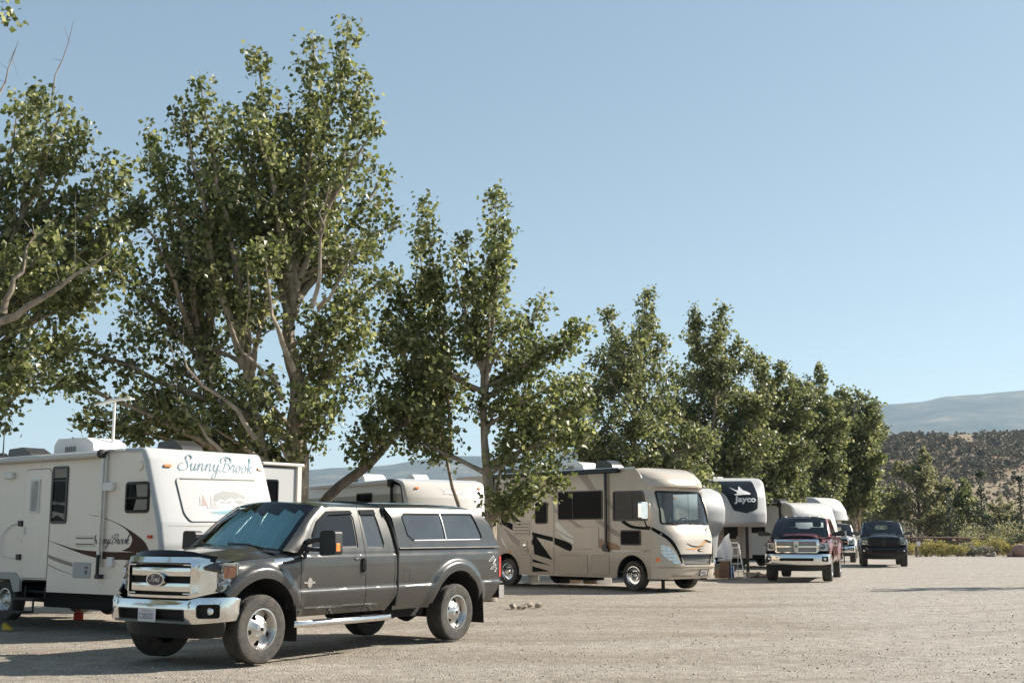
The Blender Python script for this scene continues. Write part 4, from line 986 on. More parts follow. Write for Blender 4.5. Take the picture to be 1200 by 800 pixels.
    decal(root, F, [[tuple(p) for p in cr([(-2.86, 1.02), (-2.5, .93), (-2.12, .86)], 4)] + [(-2.12, .85), (-2.5, .915), (-2.86, 1.0)]], 'decal_fade', 'thin_swoosh', .004)
    tx = MB(); script_text(tx, 'SunnyBrook', lambda u, v, d: F(u, v, .004), -1.62, 1.375, .075, width=1.08, wmin=.06, wmax=.26); tx.build('script_lettering', MATS['ink_dark'], root, 0)
    # awning and its arm
    aw = MB(); aw.tube([(-1.30, -hw - .10, 2.845), (-5.9, -hw - .10, 2.845)], .055, 14); ao = aw.build('awning', MATS['awning_roll'], root)
    ra = MB(); ra.panel([(-.78, 2.885), (-L + .1, 2.872), (-L + .1, 2.915), (-.78, 2.928)], [], lambda x, z, d: F(x, z, .03 - d), .6, .03); ra.build('awning_rail', MATS['aluminium'], ao)
    for x in (-1.28, -5.9):
        ar = MB(); ar.box((x, -hw - .075, 1.83), (.06, .035, 2.02)); ar.box((x + .055, -hw - .045, 1.92), (.035, .03, 1.85)); aro = ar.build('awning_arm', MATS['aluminium'], ao, bevel=.004)
        kn = MB(); kn.lathe([(0, -.06), (.06, -.055), (.075, -.02), (.075, .05), (0, .06)], c=(x, -hw - .11, 2.86), axis='X', n=16); kn.build('arm_knuckle', MATS['dark_plastic'], aro, bevel=.01); kn = MB(); kn.box((x + .02, -hw - .06, .84), (.12, .10, .07)); kn.box((x + .01, -hw - .085, 1.02), (.045, .05, .35)); kn.build('arm_bracket', MATS['dark_plastic'], aro, bevel=.01)
    # roof gear
    air_con(root, -3.5, -.1, zr + .02, 1.25, L=1.05)
    an = MB(); an.tube([(-2.95, .0, zr), (-2.95, .0, zr + 1.02)], .026, 8); an.panel(fillet([(-.70, -.01), (0, .04), (.70, .03), (.68, .055), (0, .085), (-.72, .015)], .02), [], lambda u, v, d: (-2.95 + u * .79, d - .05, zr + 1.0 + v), .3, .10)
    an.box((-2.95, -.0, zr + .08), (.5, .3, .10)); an.build('tv_antenna', MATS['plastic_white'], root, 40, bevel=.008)
    roof_vent(root, -1.4, .35, zr + .01, 'plastic_smoke', .80, .24); roof_vent(root, -5.1, -.35, zr, 'plastic_smoke', .9, .24); roof_vent(root, -6.7, -.2, zr, 'plastic_smoke', .7, .22)
    wa = MB(); wa.tube([(-4.95, -1.0, zr - .02), (-4.95, -1.0, zr + .22), (-4.96, -1.0, zr + 1.0)], [.02, .012, .004], 6); wa.build('whip_aerial', MATS['dark_plastic'], root)
    # slide-out on the far side
    so_ = MB(); so_.box((-1.9, 1.66, 1.82), (3.4, .90, 1.80)); sl_ = so_.build('slide_out', MATS['rv_white'], root, bevel=.02)
    aw = MB(); aw.box((-1.9, 1.69, 2.775), (3.5, 1.0, .06)); aw.build('slide_topper', MATS['awning_roll'], sl_, bevel=.02)
    fl = MB(); fl.box((-.185, 2.08, 1.85), (.05, .10, 1.9)); fl.build('slide_trim', MATS['rv_cream'], sl_, bevel=.008)
    rv_window(sl_, lambda y, z, h: (-.20 + h, y, z), rrect(1.30, 2.06, 1.60, 2.50, .05), 'gloss_black', 'glass_black', .03)
    # wheel skirt, steps and underframe
    sk = MB(); sk.panel(fillet([(-3.70, z0 - .02), (-3.70, .74), (-3.9, .86), (-5.86, .86), (-6.06, .74), (-6.06, z0 - .02), (-5.9, z0 - .02), (-5.75, .74), (-4.02, .74), (-3.88, z0 - .02)], .03), [], lambda x, z, d: F(x, z, .03 - d), .4, .05); sk.build('wheel_skirt', MATS['plastic_grey'], root, 40, bevel=.01)
    st_ = MB()
    for x, y, z in ((-3.28, -1.30, .42), (-3.28, -1.52, .21)): st_.box((x, y, z), (.66, .26, .035)); st_.box((x - .31, y + .12, z + .10), (.03, .03, .22)); st_.box((x + .31, y + .12, z + .10), (.03, .03, .22))
    st_.build('entry_step', MATS['steel_dark'], root, bevel=.006)
    underframe(root, .1, -L + .2, z0, hw, (-4.30, -5.35), .36, wheel_style='rv', jacks=(-.9, -7.4))
    be = MB(); be.box((-1.75, 0, .40), (3.3, 1.9, .27)); be.box((-5.0, 0, .42), (2.6, 1.2, .22)); be.build('underbelly', MATS['underbody'], root, bevel=.03)
    tg = MB(); tg.bar((.1, .55, .47), (1.35, .06, .47), .06, .12); tg.bar((.1, -.55, .47), (1.35, -.06, .47), .06, .12); tg.box((1.42, 0, .47), (.22, .10, .12)); tg.tube([(1.2, 0, .05), (1.2, 0, .95)], .035, 8); tg.lathe([(0, .0), (.10, .0), (.10, .03), (0, .03)], c=(1.2, 0, .02), axis='Z', n=14); tg.build('tow_frame', MATS['steel_dark'], root)
    bw = MB(); bw.box((-L + .06, 0, 1.7), (.05, 2.3, 2.2)); bw.build('back_wall', MATS['rv_cream'], root)
first_trailer()
# ---- the beige motorhome; front axle at x = 0
def motorhome():
    root = thing('motorhome', 'beige motorhome with brown and black swooshes and a large windscreen', 'motorhome', (4.22, 35.17, 0), R(-47.5))
    hw, z0, zr, L = 1.22, .335, 3.385, 7.6
    AR = .575
    F = lambda x, z, h: (x, -(hw + h), z)
    def arch(x, n=18): return ring(x, .395, AR, n, 186, -6)
    seam_ = [(.668, z0), (.675, 1.2), (.69, 2.19), (.44, 2.72), (.39, 3.06), (.15, 3.34)]
    RAD = .05
    for s in (-1, 1):
        o_ = [(-L, z0)] + arch(-5.15) + arch(-.02) + [tuple(p) for p in cr(seam_, 4)][:-1] + [(.12, zr - RAD), (-L, zr - RAD)]
        holes = []
        dw = fillet([(-.715, 1.91), (.60, 1.91), (.42, 2.715), (-.70, 2.72)], [.06, .10, .10, .06], 4)
        holes.append(dw)
        m = MB(); m.panel(o_, holes, lambda x, z, d: (x, s * (hw - d), z), .6, .03); sw = m.build('side_wall', MATS['rv_beige'], root, 40)
        fn = (lambda x, z, h: (x, s * (hw + h), z))
        fr = MB(); fr.panel(inset(dw, -.012), [inset(dw, .035)], lambda x, z, d: fn(x, z, .012 - d), .5, .02); fo = fr.build('cab_window', MATS['gloss_black'], root)
        g = MB(); g.panel(inset(dw, .02), [], lambda x, z, d: fn(x, z, -.008), .5); g.build('pane', MATS['glass_darkest' if s < 0 else 'glass_clear'], fo)
        k = MB(); k.panel([(-.02, 1.93), (.0, 1.93), (.0, 2.70), (-.02, 2.70)], [], lambda x, z, d: fn(x, z, .004), .5); k.build('glazing_bar', MATS['gloss_black'], fo)
    roof = open_fillet([(.12, zr), (-3, zr + .02), (-L + .1, zr), (-L, zr - .1), (-L, z0)], [0, .5, .1, .1, 0], step=.6)
    rm = MB(); sweep(rm, roof, hw, RAD); rm.build('roof', MATS['rv_pale'], root, 50)
    # moulded front cap
    XF = [(z0, 1.17), (.42, 1.22), (.68, 1.30), (1.0, 1.285), (1.35, 1.25), (1.58, 1.17), (1.74, 1.06), (1.82, 1.02), (2.72, .72), (2.775, .74), (2.81, .90), (2.90, .92), (3.04, .84), (3.22, .62), (3.33, .32), (3.385, .08)]
    XS = [(z0, .668), (1.2, .675), (2.19, .69), (2.72, .44), (3.06, .39), (3.34, .15), (3.385, .08)]
    def cap(y, z, d):
        t = min(1, abs(y) / hw); n = interp(z, [(.4, 5.2), (1.0, 4.8), (1.9, 4.6), (2.6, 4.8), (3.385, 3.4)])
        k = (1 - t ** n)
        yy = y if z < 3.15 else y * (1 - .05 * ((z - 3.15) / .235) ** 2 * t ** 2)
        zz = z - .045 * t ** 6 * sm((z - 3.0) / .3)
        xf = interp(z, XF); return (interp(z, XS) + (xf - interp(z, XS)) * k - d, yy * (1 - d * .05), zz)
    ws = fillet([(-1.05, 1.80), (-.5, 1.775), (.5, 1.775), (1.05, 1.80), (.99, 2.725), (-.99, 2.725)], [.09, .3, .3, .09, .10, .10], 5)
    gr = fillet([(-.66, 1.0), (.66, 1.0), (.56, .71), (-.56, .71)], .04, 3)
    Wd = [(-hw, z0), (hw, z0), (hw, 3.385), (-hw, 3.385)]
    cm = MB(); cm.panel(Wd, [ws, gr], cap, (.075, .055), .03); co_ = cm.build('front_cap', MATS['rv_cap'], root, 32)
    wm = MB(); wm.panel(ws, [], lambda y, z, d: cap(y, z, .018), .12); wo = wm.build('windscreen', MATS['glass_cab'], root, 60)
    bd = MB(); bd.panel(inset(ws, -.01), [inset(ws, .05)], lambda y, z, d: cap(y, z, .004 - d), .12, .01); bd.build('windscreen_seal', MATS['gloss_black'], wo, 60)
    for y0 in (-.35, .42):
        w_ = MB(); a, b, c = cap(y0 + .25, 1.70, -.03), cap(y0 + .1, 1.63, -.05), cap(y0 - .20, 1.80, -.035)
        w_.tube([a, b], .012, 6); w_.tube([b, c], .010, 6); w_.tube([cap(y0 - .42, 1.86, -.02), c, cap(y0 + .02, 1.81, -.02)], .008, 5); w_.build('wiper', MATS['dark_plastic'], wo)
    gm = MB(); gm.panel(inset(gr, -.005), [], lambda y, z, d: cap(y, z, .06), .2); gro = gm.build('grille', MATS['plastic_smoke'], root, 60)
    for i in range(7):
        b = MB(); b.tube([cap(y, .745 + i * .036, .035) for y in np.linspace(-.58, .58, 9)], .007, 5); b.build('grille_bar', MATS['plastic_grey'], gro)
    gb = MB(); gb.panel([(-.655, .93), (.655, .93), (.665, 1.0), (-.665, 1.0)], [], lambda y, z, d: cap(y, z, .012 - d), .2, .03); gb.panel([(-.64, .90), (.0, .895), (.64, .90), (.655, .93), (-.655, .93)], [], lambda y, z, d: cap(y, z, .014), .2); gb.build('grille_brow', MATS['gloss_black'], gro, 60)
    for s in (-1, 1):
        hl = fillet([(s * 1.10, 1.27), (s * .98, 1.22), (s * .82, 1.02), (s * .69, .75), (s * .84, .73), (s * 1.0, .86), (s * 1.10, 1.0)], .03, 3)
        l = MB(); l.panel(hl, [], lambda y, z, d: cap(y, z, -.006 - d), .1, .03); lo = l.build('headlight', MATS['glass_clear'], root, 60)
        l = MB(); l.panel(inset(hl, .004), [], lambda y, z, d: cap(y, z, -.003 + .004 * math.sin(z * 70)), .03); l.build('reflector', MATS['reflector'], lo, 60)
        l = MB(); l.panel(rrect(min(s * 1.12, s * 1.17), .80, max(s * 1.12, s * 1.17), .90, .01), [], lambda y, z, d: cap(y, z, -.012 - d), .1, .01); l.build('side_marker', MATS['amber'], lo)
    cf = lambda h: (lambda y, z, d: cap(y, z, -h))
    for s in (-1, 1):
        k = MB(); a = [tuple(p) for p in cr([(s * 1.217, 1.66), (s * 1.14, 1.56), (s * .97, 1.38), (s * .78, 1.05), (s * .69, .76)], 6)]; b = [tuple(p) for p in cr([(s * .61, .76), (s * .70, 1.07), (s * .89, 1.42), (s * 1.10, 1.64), (s * 1.217, 1.74)], 6)]
        k.panel(a + b, [], cf(.004), .1); k.build('black_swoosh', MATS['decal_black'], co_, 0)
    k = MB(); k.panel([tuple(p) for p in cr([(-.50, 1.14), (-.15, 1.16), (.18, 1.25), (.36, 1.36), (.46, 1.375), (.40, 1.33), (.52, 1.31), (.34, 1.28), (.14, 1.17), (-.15, 1.11)], 4, True)], [], cf(.004), .1); k.build('orange_wing', MATS['decal_orange'], co_, 0)
    k = MB(); k.panel([tuple(p) for p in cr([(-.42, 1.30), (-.20, 1.235), (.1, 1.21), (.40, 1.235), (.1, 1.185), (-.22, 1.205)], 4, True)], [], cf(.006), .1); k.panel([tuple(p) for p in cr([(.34, 1.375), (.50, 1.385), (.62, 1.35), (.74, 1.345), (.66, 1.32), (.74, 1.30), (.56, 1.31)], 4, True)], [], cf(.006), .1)
    k.panel([tuple(p) for p in cr([(.02, 1.10), (.10, 1.145), (.34, 1.15), (.16, 1.13), (.10, 1.10), (.16, 1.075), (.34, 1.065), (.10, 1.06)], 4, True)], [], cf(.006), .1); k.build('black_wing', MATS['decal_black'], co_, 0)
    k = MB(); lay_text(k, 'ACE', cf(.004), .18, 2.93, .62, 3.02, spacing=1.5, bold=.02); k.build('raised_letters', MATS['decal_black'], co_, 0)
    k = MB(); k.panel(rrect(.10, .40, .46, .58, .01), [rrect(.12, .42, .44, .56, .01)], lambda y, z, d: cap(y, z, -.02 - d), .2, .02); po = k.build('number_plate_frame', MATS['rv_taupe'], co_)
    k = MB(); k.panel(rrect(.12, .42, .44, .56, .01), [], lambda y, z, d: cap(y, z, -.008), .2); k.build('number_plate', MATS['plate_white'], po)
    k = MB(); lay_text(k, 'W C', lambda u, v, d: cap(u, v, -.014), .20, .46, .36, .515); k.build('plate_number', MATS['ink_red'], po, 0)
    k = MB(); k.panel([(-1.15, .635), (1.15, .635), (1.15, .655), (-1.15, .655)], [], lambda y, z, d: cap(y, z, -.012 - d), .1, .014); k.panel([(-.9, .41), (-.2, .40), (-.2, .425), (-.9, .44)], [], lambda y, z, d: cap(y, z, -.012 - d), .1, .014); k.build('bumper_crease', MATS['rv_beige'], co_, 60)
    # mirror
    for s in (-1,):
        mm = MB(); mm.prism(rrect(0, 0, .26, .45, .05), lambda u, v, d: (.62 + d, s * (1.40 + u), 1.95 + v), .12); mo = mm.build('mirror', MATS['chrome'], root, bevel=.03)
        a = MB(); a.tube([(.60, s * 1.22, 1.72), (.64, s * 1.36, 1.76), (.68, s * 1.50, 1.97)], .022, 7); a.build('mirror_arm', MATS['dark_plastic'], mo)
    # side windows, door, hatches
    rv_window(root, F, rrect(-2.90, 1.95, -1.11, 2.775, .07), 'gloss_black', 'glass_black', .03, [[(-2.30, 1.97), (-2.28, 1.97), (-2.28, 2.75), (-2.30, 2.75)]])
    rv_window(root, F, rrect(-.425, 1.235, .315, 1.648, .06), 'gloss_black', 'glass_black', .03)
    do = seam(root, F, fillet([(-4.02, .42), (-3.09, .40), (-3.09, 2.62), (-4.02, 2.66)], [.03, .03, .12, .12]), .014, 'seam', 'door', slab='rv_beige')
    F2 = lambda x, z, h: F(x, z, h + .010)
    rv_window(do, F2, rrect(-3.87, 1.84, -3.34, 2.485, .10), 'gloss_black', 'glass_black', .03)
    decal(do, F2, [[(-4.0, 1.60), (-3.12, 1.45), (-3.12, 1.32), (-4.0, 1.48)], [(-3.99, 1.465), (-3.84, 1.465), (-3.13, .79), (-3.92, .95)], [(-4.0, .81), (-3.17, .63), (-3.99, .72)], [(-4.0, .60), (-3.23, .46), (-4.0, .43)]], 'decal_black', 'black_shape')
    k = MB(); k.box((-3.98, -hw - .03, 1.30), (.06, .03, .14)); k.build('door_handle', MATS['dark_plastic'], do, bevel=.006)
    for q in ((-2.85, .40, -1.725, .93), (-1.545, .41, -.875, .94), (-4.43, .40, -4.08, .94)): seam(root, F, rrect(*q, .03), .012, 'seam', 'storage_hatch', slab='rv_beige')
    seam(root, F, rrect(-2.275, 1.125, -1.28, 1.737, .03), .010, 'seam', 'service_hatch', slab='rv_beige')
    ho = seam(root, F, rrect(-4.55, 1.06, -4.22, 1.36, .03), .010, 'seam', 'water_hatch', slab='rv_beige'); k = MB(); k.lathe([(0, -.03), (.06, -.025), (.07, 0)], c=(-4.33, -hw - .01, 1.19), axis='Y', n=16); k.build('latch', MATS['chrome'], ho)
    vo = seam(root, F, rrect(-4.87, 1.50, -4.13, 1.91, .02), .010, 'seam', 'vent', slab='rv_beige')
    for i in range(4): k = MB(); k.box((-4.5, -hw - .016, 1.56 + i * .095), (.64, .02, .028)); k.build('louver', MATS['seam'], vo)
    # paint scheme
    decal(root, F, [[(-2.15, zr - .08), (-1.78, zr - .08), (-1.36, 2.79), (-1.63, 2.79)], [(-2.52, 1.94), (-2.34, 1.94), (-1.02, 1.34), (-.66, 1.24), (-.66, 1.20), (-1.28, 1.34)], [(-1.08, 2.52), (-.90, 2.52), (-.74, 2.38), (-.74, 2.22)], [(-1.45, 1.93), (-1.17, 1.93), (-.45, 1.55), (-.45, 1.45), (-.7, 1.53)], [(-3.07, 2.30), (-3.07, 2.20), (-2.93, 2.12), (-2.93, 2.22)],
                    [(-5.36, 1.76), (-5.06, 1.63), (-4.13, 1.07), (-4.17, .97), (-4.91, 1.32)]], 'decal_fade', 'brown_band')
    decal(root, F, [[tuple(p) for p in cr([(-2.14, 1.36), (-1.54, 1.41), (-.7, 1.29), (-.45, 1.16), (-.64, 1.10), (-1.54, 1.19)], 4, True)]], 'decal_tan', 'tan_swoosh', .004)
    decal(root, F, [[tuple(p) for p in cr([(-2.96, 1.90), (-2.61, 1.68), (-2.27, 1.48), (-1.54, 1.43), (-2.07, 1.39), (-2.61, 1.53), (-2.99, 1.73)], 4, True)], [tuple(p) for p in cr([(-2.99, 1.63), (-2.48, 1.43), (-1.54, 1.19), (-.60, 1.05), (.3, 1.10), (-1.54, 1.12), (-2.48, 1.33)], 4, True)], [(-5.44, 1.53), (-5.06, 1.06), (-5.36, 1.27)], [tuple(p) for p in cr([(-6.2, 3.16), (-5.52, 3.22), (-5.06, 3.18), (-4.65, 3.07), (-5.06, 3.11), (-5.52, 3.14)], 4, True)]], 'decal_light', 'light_swoosh', .005)
    decal(root, F, [[tuple(p) for p in cr([(-3.06, 1.44), (-2.51, 1.31), (-2.34, 1.19), (-2.45, 1.06), (-3.06, 1.25)], 4)], [(-5.21, 2.25), (-4.13, 1.75), (-4.11, 1.52), (-4.83, 1.89)], [(-5.40, 1.97), (-4.90, 1.86), (-4.39, 1.58), (-4.90, 1.66), (-5.36, 1.84)],
                    [tuple(p) for p in cr([(-.30, 1.92), (-.05, 1.80), (.25, 1.745), (.665, 1.735)], 4)] + [tuple(p) for p in cr([(.665, 1.655), (.25, 1.67), (-.1, 1.72), (-.42, 1.88)], 4)]], 'decal_black', 'black_shape', .006)
    k = MB(); lay_text(k, '27.1', lambda u, v, d: F(u, v, .004), .42, 1.06, .62, 1.11); k.build('model_number', MATS['decal_brown'], root, 0)
    decal(root, F, [ring(-2.43, 1.16, .075, 16)], 'decal_black', 'lamp_disc', .02)
    ml = MB(); ml.box((-5.0, -hw - .012, 1.0), (.10, .02, .04)); ml.build('side_marker', MATS['amber'], root)
    # awning with its arm
    aw = MB(); aw.box((-3.1, -hw - .07, 3.30), (5.4, .13, .13)); ao = aw.build('awning', MATS['gloss_black'], root, bevel=.03)
    ar = MB(); ar.box((-.93, -hw - .07, 2.20), (.075, .05, 2.15)); ar.lathe([(0, -.03), (.09, -.03), (.10, 0), (.10, .05), (0, .05)], c=(-1.02, -hw - .05, 1.16), axis='Y', n=18); ar.box((-.90, -hw - .06, 1.10), (.12, .06, .10)); ar.build('awning_arm', MATS['gloss_black'], ao, bevel=.01)
    ar = MB(); ar.box((-5.72, -hw - .07, 2.20), (.075, .05, 2.15)); ar.build('awning_arm', MATS['gloss_black'], ao, bevel=.01)
    # roof gear
    air_con(root, -3.2, .0, zr + .01, 1.1); 
    dm = MB(); dm.lathe([(0, .36), (.12, .34), (.22, .26), (.27, .12), (.27, 0)], c=(-4.6, -.35, zr), axis='Z', n=24); dm.build('satellite_dome', MATS['plastic_white'], root)
    roof_vent(root, -1.45, -.55, zr + .01, 'plastic_smoke', .75, .26); roof_vent(root, -5.6, -.4, zr, 'plastic_smoke', .7, .2)
    # cab
    it = MB(); it.panel([(-1.1, 1.72), (1.1, 1.72), (1.1, 1.60), (-1.1, 1.60)], [], lambda y, z, d: (.62 - d, y, z), .4, .3); it.grid(lambda u, v: (.55 + (interp(1.79, XF) - .62) * v * (1 - abs(2 * u - 1) ** 3), (2 * u - 1) * 1.12, 1.74 + .04 * math.sin(v * 3) - .02 * v), 20, 6); it.box((-.3, 0, 1.0), (2.0, 2.3, .06)); it.build('dashboard', MATS['interior_tan'], root, 40)
    for y in (-.62, .62):
        sb = MB(); sb.box((-.25, y, 1.42), (.55, .58, .16)); sb.prism(fillet([(-.27, 0), (.27, 0), (.24, .85), (-.24, .85)], .10), lambda u, v, d: (-.50 - d - v * .18, y + u, 1.45 + v), .15); sb.build('seat', MATS['interior_tan'], root, bevel=.04)
    sw = MB(); sw.lathe([(.20 + .018 * math.cos(a), .018 * math.sin(a)) for a in np.linspace(0, 2 * PI, 9)], n=24, axis='X'); sw.box((0, 0, 0), (.03, .38, .04)); sw.v = [tuple(Matrix.Rotation(R(40), 3, 'Y') @ Vector(p) + Vector((.28, .52, 1.84))) for p in sw.v]; sw.build('steering_wheel', MATS['dark_plastic'], root)
    bk = MB(); bk.grid(lambda u, v: (-1.0 + .04 * math.sin(u * 46), -1.17 + 2.34 * u, 1.3 + 1.95 * v), 60, 2); bk.build('privacy_curtain', MATS['cloth_white'], root)
    cu = MB(); cu.grid(lambda u, v: (.42 + .25 * u - .10 * v * u, 1.13 - .02 * math.sin(u * 30), 1.86 + .88 * v), 20, 4); cu.build('curtain', MATS['cloth_white'], root)
    po = MB(); po.box((.40, .02, 2.25), (.05, .05, .95)); po.build('screen_post', MATS['interior'], root)
    # wheels
    for s in (-1, 1):
        for x in (-.02, -5.15): wheel(root, x, s * (hw - .16), s, .405, .24, .255, style='rv', rim='chrome', detail=False)
        for x in (-.02, -5.15):
            l = MB(); l.grid(lambda u, v: (x + (AR + .004) * math.cos(R(-3 + 186 * u)), s * (.70 + .51 * v), .395 + (AR + .004) * math.sin(R(-3 + 186 * u))), 22, 2); l.grid(lambda u, v: (x + (AR + .01) * v * math.cos(R(-3 + 186 * u)), s * .70, .395 + (AR + .01) * v * math.sin(R(-3 + 186 * u))), 22, 2); l.build('wheel_well', MATS['underbody'], root)
            t = MB(); t.panel(ring(x, .395, AR + .045, 24, 186, -6) + list(reversed(ring(x, .395, AR, 24, 186, -6))), [], lambda a, z, d: (a, s * (hw + .012 - d), z), .5, .014); t.build('arch_trim', MATS['rv_beige'], root, 40)
    f = MB(); f.box((-3.4, 0, .47), (8.2, 1.3, .20)); f.box((-3.4, 0, .50), (8.3, 2.36, .03)); f.box((-2.5, -.6, .33), (1.1, .6, .22)); f.box((-3.9, .3, .30), (.7, .9, .22)); f.box((.3, 0, .7), (.5, 1.6, .5)); f.lathe([(0, -.9), (.06, -.9), (.06, .9), (0, .9)], c=(-.02, 0, .40), n=10); f.lathe([(0, -.9), (.08, -.9), (.08, .9), (0, .9)], c=(-5.15, 0, .40), n=10)
    f.build('chassis', MATS['underbody'], root)
    j = MB(); j.tube([(.55, -.6, .45), (.55, -.6, .06)], .05, 8); j.lathe([(0, 0), (.16, 0), (.16, .05), (0, .05)], c=(.55, -.6, .012), axis='Z', n=16); j.build('levelling_jack', MATS['steel_dark'], root)
motorhome()

# ---- plainer trailers farther along the row
def trailer(name, label, loc, head, P):
    root = thing(name, label, 'caravan', loc, R(head))
    hw, L, z0, zr, RAD = 1.22, P['L'], P.get('z0', .58), P.get('zr', 2.93), .07
    front = open_fillet(P['front'], P['fr'], 7, .09); xe = front[-1][0]
    roof = open_fillet([front[-1], (-L + .1, zr), (-L, zr - .1), (-L, z0)], [0, .1, .1, 0], step=.6)
    nn = normals(front); inn = [(x + n[0] * RAD, z + n[1] * RAD) for (x, z), n in zip(front, nn)]
    bl = P.get('bulge', .12); bul = lambda x, z: bl * sm((zr - z) / .5)
    nm = MB(); sweep(nm, front, hw + .01, RAD, bul, P.get('bpow', 2.4)); no = nm.build('nose_cap', MATS[P['nose']], root, 50)
    rm = MB(); sweep(rm, roof, hw, RAD); rm.build('roof', MATS['rv_pale'], root, 50)
    for s in (-1, 1):
        m = MB(); m.panel(inn + [(-L + .05, zr - RAD), (-L + .05, z0)], [], lambda x, z, d: (x, s * (hw - d), z), .6, .03); m.build('side_wall', MATS[P['side']], root, 40)
    F = lambda x, z, h: (x, -(hw + h), z)
    nz = nose_fn(front)
    NF = lambda y, z, d: (nz(z) + bul(0, z) * (1 - (abs(y) / hw) ** 2.4) + d, y, z)
    if P.get('trim'):
        q = [p for p in inn]; k = MB(); k.panel(q + list(reversed([(x + n[0] * .07, z + n[1] * .07) for (x, z), n in zip(q, nn)])), [], lambda x, z, d: F(x, z, .012 - d), .4, .012); k.build('corner_trim', MATS['gloss_black'], root, 40)
    if P.get('band'):
        decal(root, F, [P['band']], 'rv_taupe', 'taupe_band')
    for w in P.get('windows', []): rv_window(root, F, rrect(*w, .07), 'gloss_black', 'glass_black', .04)
    if P.get('doors'):
        for d in P['doors']: seam(root, F, rrect(*d, .08), .012, 'seam', 'door', slab=P['side'])
    aw = MB(); x0, x1 = P.get('awning', (-.65, -5.0)); aw.tube([(x0, -hw - .08, zr - .07), (x1, -hw - .08, zr - .07)], .055, 10); ao = aw.build('awning', MATS[P.get('awning_mat', 'awning_roll')], root)
    ar = MB(); ar.box((x0 + .04, -hw - .06, zr - 1.0), (.085, .05, 1.9)); ar.box((x0 + .04, -hw - .09, zr - .10), (.16, .12, .2)); ar.bar((x0 + .06, -hw - .05, zr - .52), (x0 + .65, -hw - .02, zr - 1.0), .03, .03); ar.build('awning_arm', MATS['gloss_black'], ao, bevel=.01)
    for a in P.get('ac', []): air_con(root, a[0], a[1], zr + .01, a[2])
    for a in P.get('vents', []): roof_vent(root, a[0], a[1], zr, a[2], .6, .22)
    for y, z in P.get('lamps', []):
        l = MB(); l.prism(fillet([(-.055, -.02), (.055, -.02), (.055, .02), (-.055, .02)], .018), lambda u, v, d: NF(y + u, z + v, .03 - d), .03); l.build('clearance_lamp', MATS['amber'], no, bevel=.008)
    underframe(root, .05, -L + .1, z0, hw, P['axles'], .36, jacks=(-.8,))
    return root, no, F, NF

r, no, F, NF = trailer('travel_trailer', 'pale travel trailer with a bird emblem on its rounded nose, behind the pickup canopy', (-1.68, 31.9, 0), -57,
    dict(L=7.4, zr=2.93, front=[(.20, .58), (.24, 1.3), (.16, 1.9), (.0, 2.45), (-.14, 2.86), (-.55, 2.945), (-.9, 2.945)], fr=[0, .4, .5, .5, .28, .3, 0], nose='rv_pale', side='rv_pale', trim=True, bulge=.16, band=[(-7.3, 2.12), (.0, 2.12), (-.10, 2.56), (-7.3, 2.56)],
         windows=[(-2.75, 1.75, -1.83, 2.62), (-5.2, 1.8, -4.2, 2.5)], ac=[(-4.6, .0, 1.15)], vents=[(-2.1, .3, 'plastic_white'), (-6.0, .1, 'plastic_white')], lamps=[(-.86, 2.70), (1.02, 2.72)], axles=(-3.9, -4.75), awning=(-.66, -5.6)))
b = MB(); bird = [[(-.25, 2.72), (.0, 2.655), (.10, 2.62), (.02, 2.60), (-.10, 2.65)], [(-.12, 2.60), (.0, 2.62), (.10, 2.625), (.20, 2.68), (.24, 2.64), (.32, 2.62), (.42, 2.60), (.62, 2.575), (.36, 2.57), (.26, 2.55), (.08, 2.545), (.02, 2.575), (-.14, 2.57)]]
for q in bird: b.panel(q, [], lambda y, z, d: NF(y, z, .005 - d), .2, .004)
bo = b.build('bird_emblem', MATS['plastic_white'], no, 0)
b = MB()
for q in bird: b.panel(inset(q, -.016), [], lambda y, z, d: NF(y, z, .003), .2)
b.build('emblem_outline', MATS['rv_grey'], bo, 0)

# white nose of a trailer that looks out past the motorhome
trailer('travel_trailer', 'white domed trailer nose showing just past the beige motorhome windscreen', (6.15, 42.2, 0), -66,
    dict(L=6.2, zr=3.12, z0=.75, front=[(-.45, .75), (-.30, 1.5), (.10, 1.9), (.18, 2.4), (-.10, 2.95), (-.7, 3.12), (-1.0, 3.12)], fr=[0, .3, .4, .5, .5, .3, 0], nose='rv_white', side='rv_white', bulge=.25, axles=(-3.4,), awning=(-1.2, -4.8), lamps=[(-.8, 2.75)]))

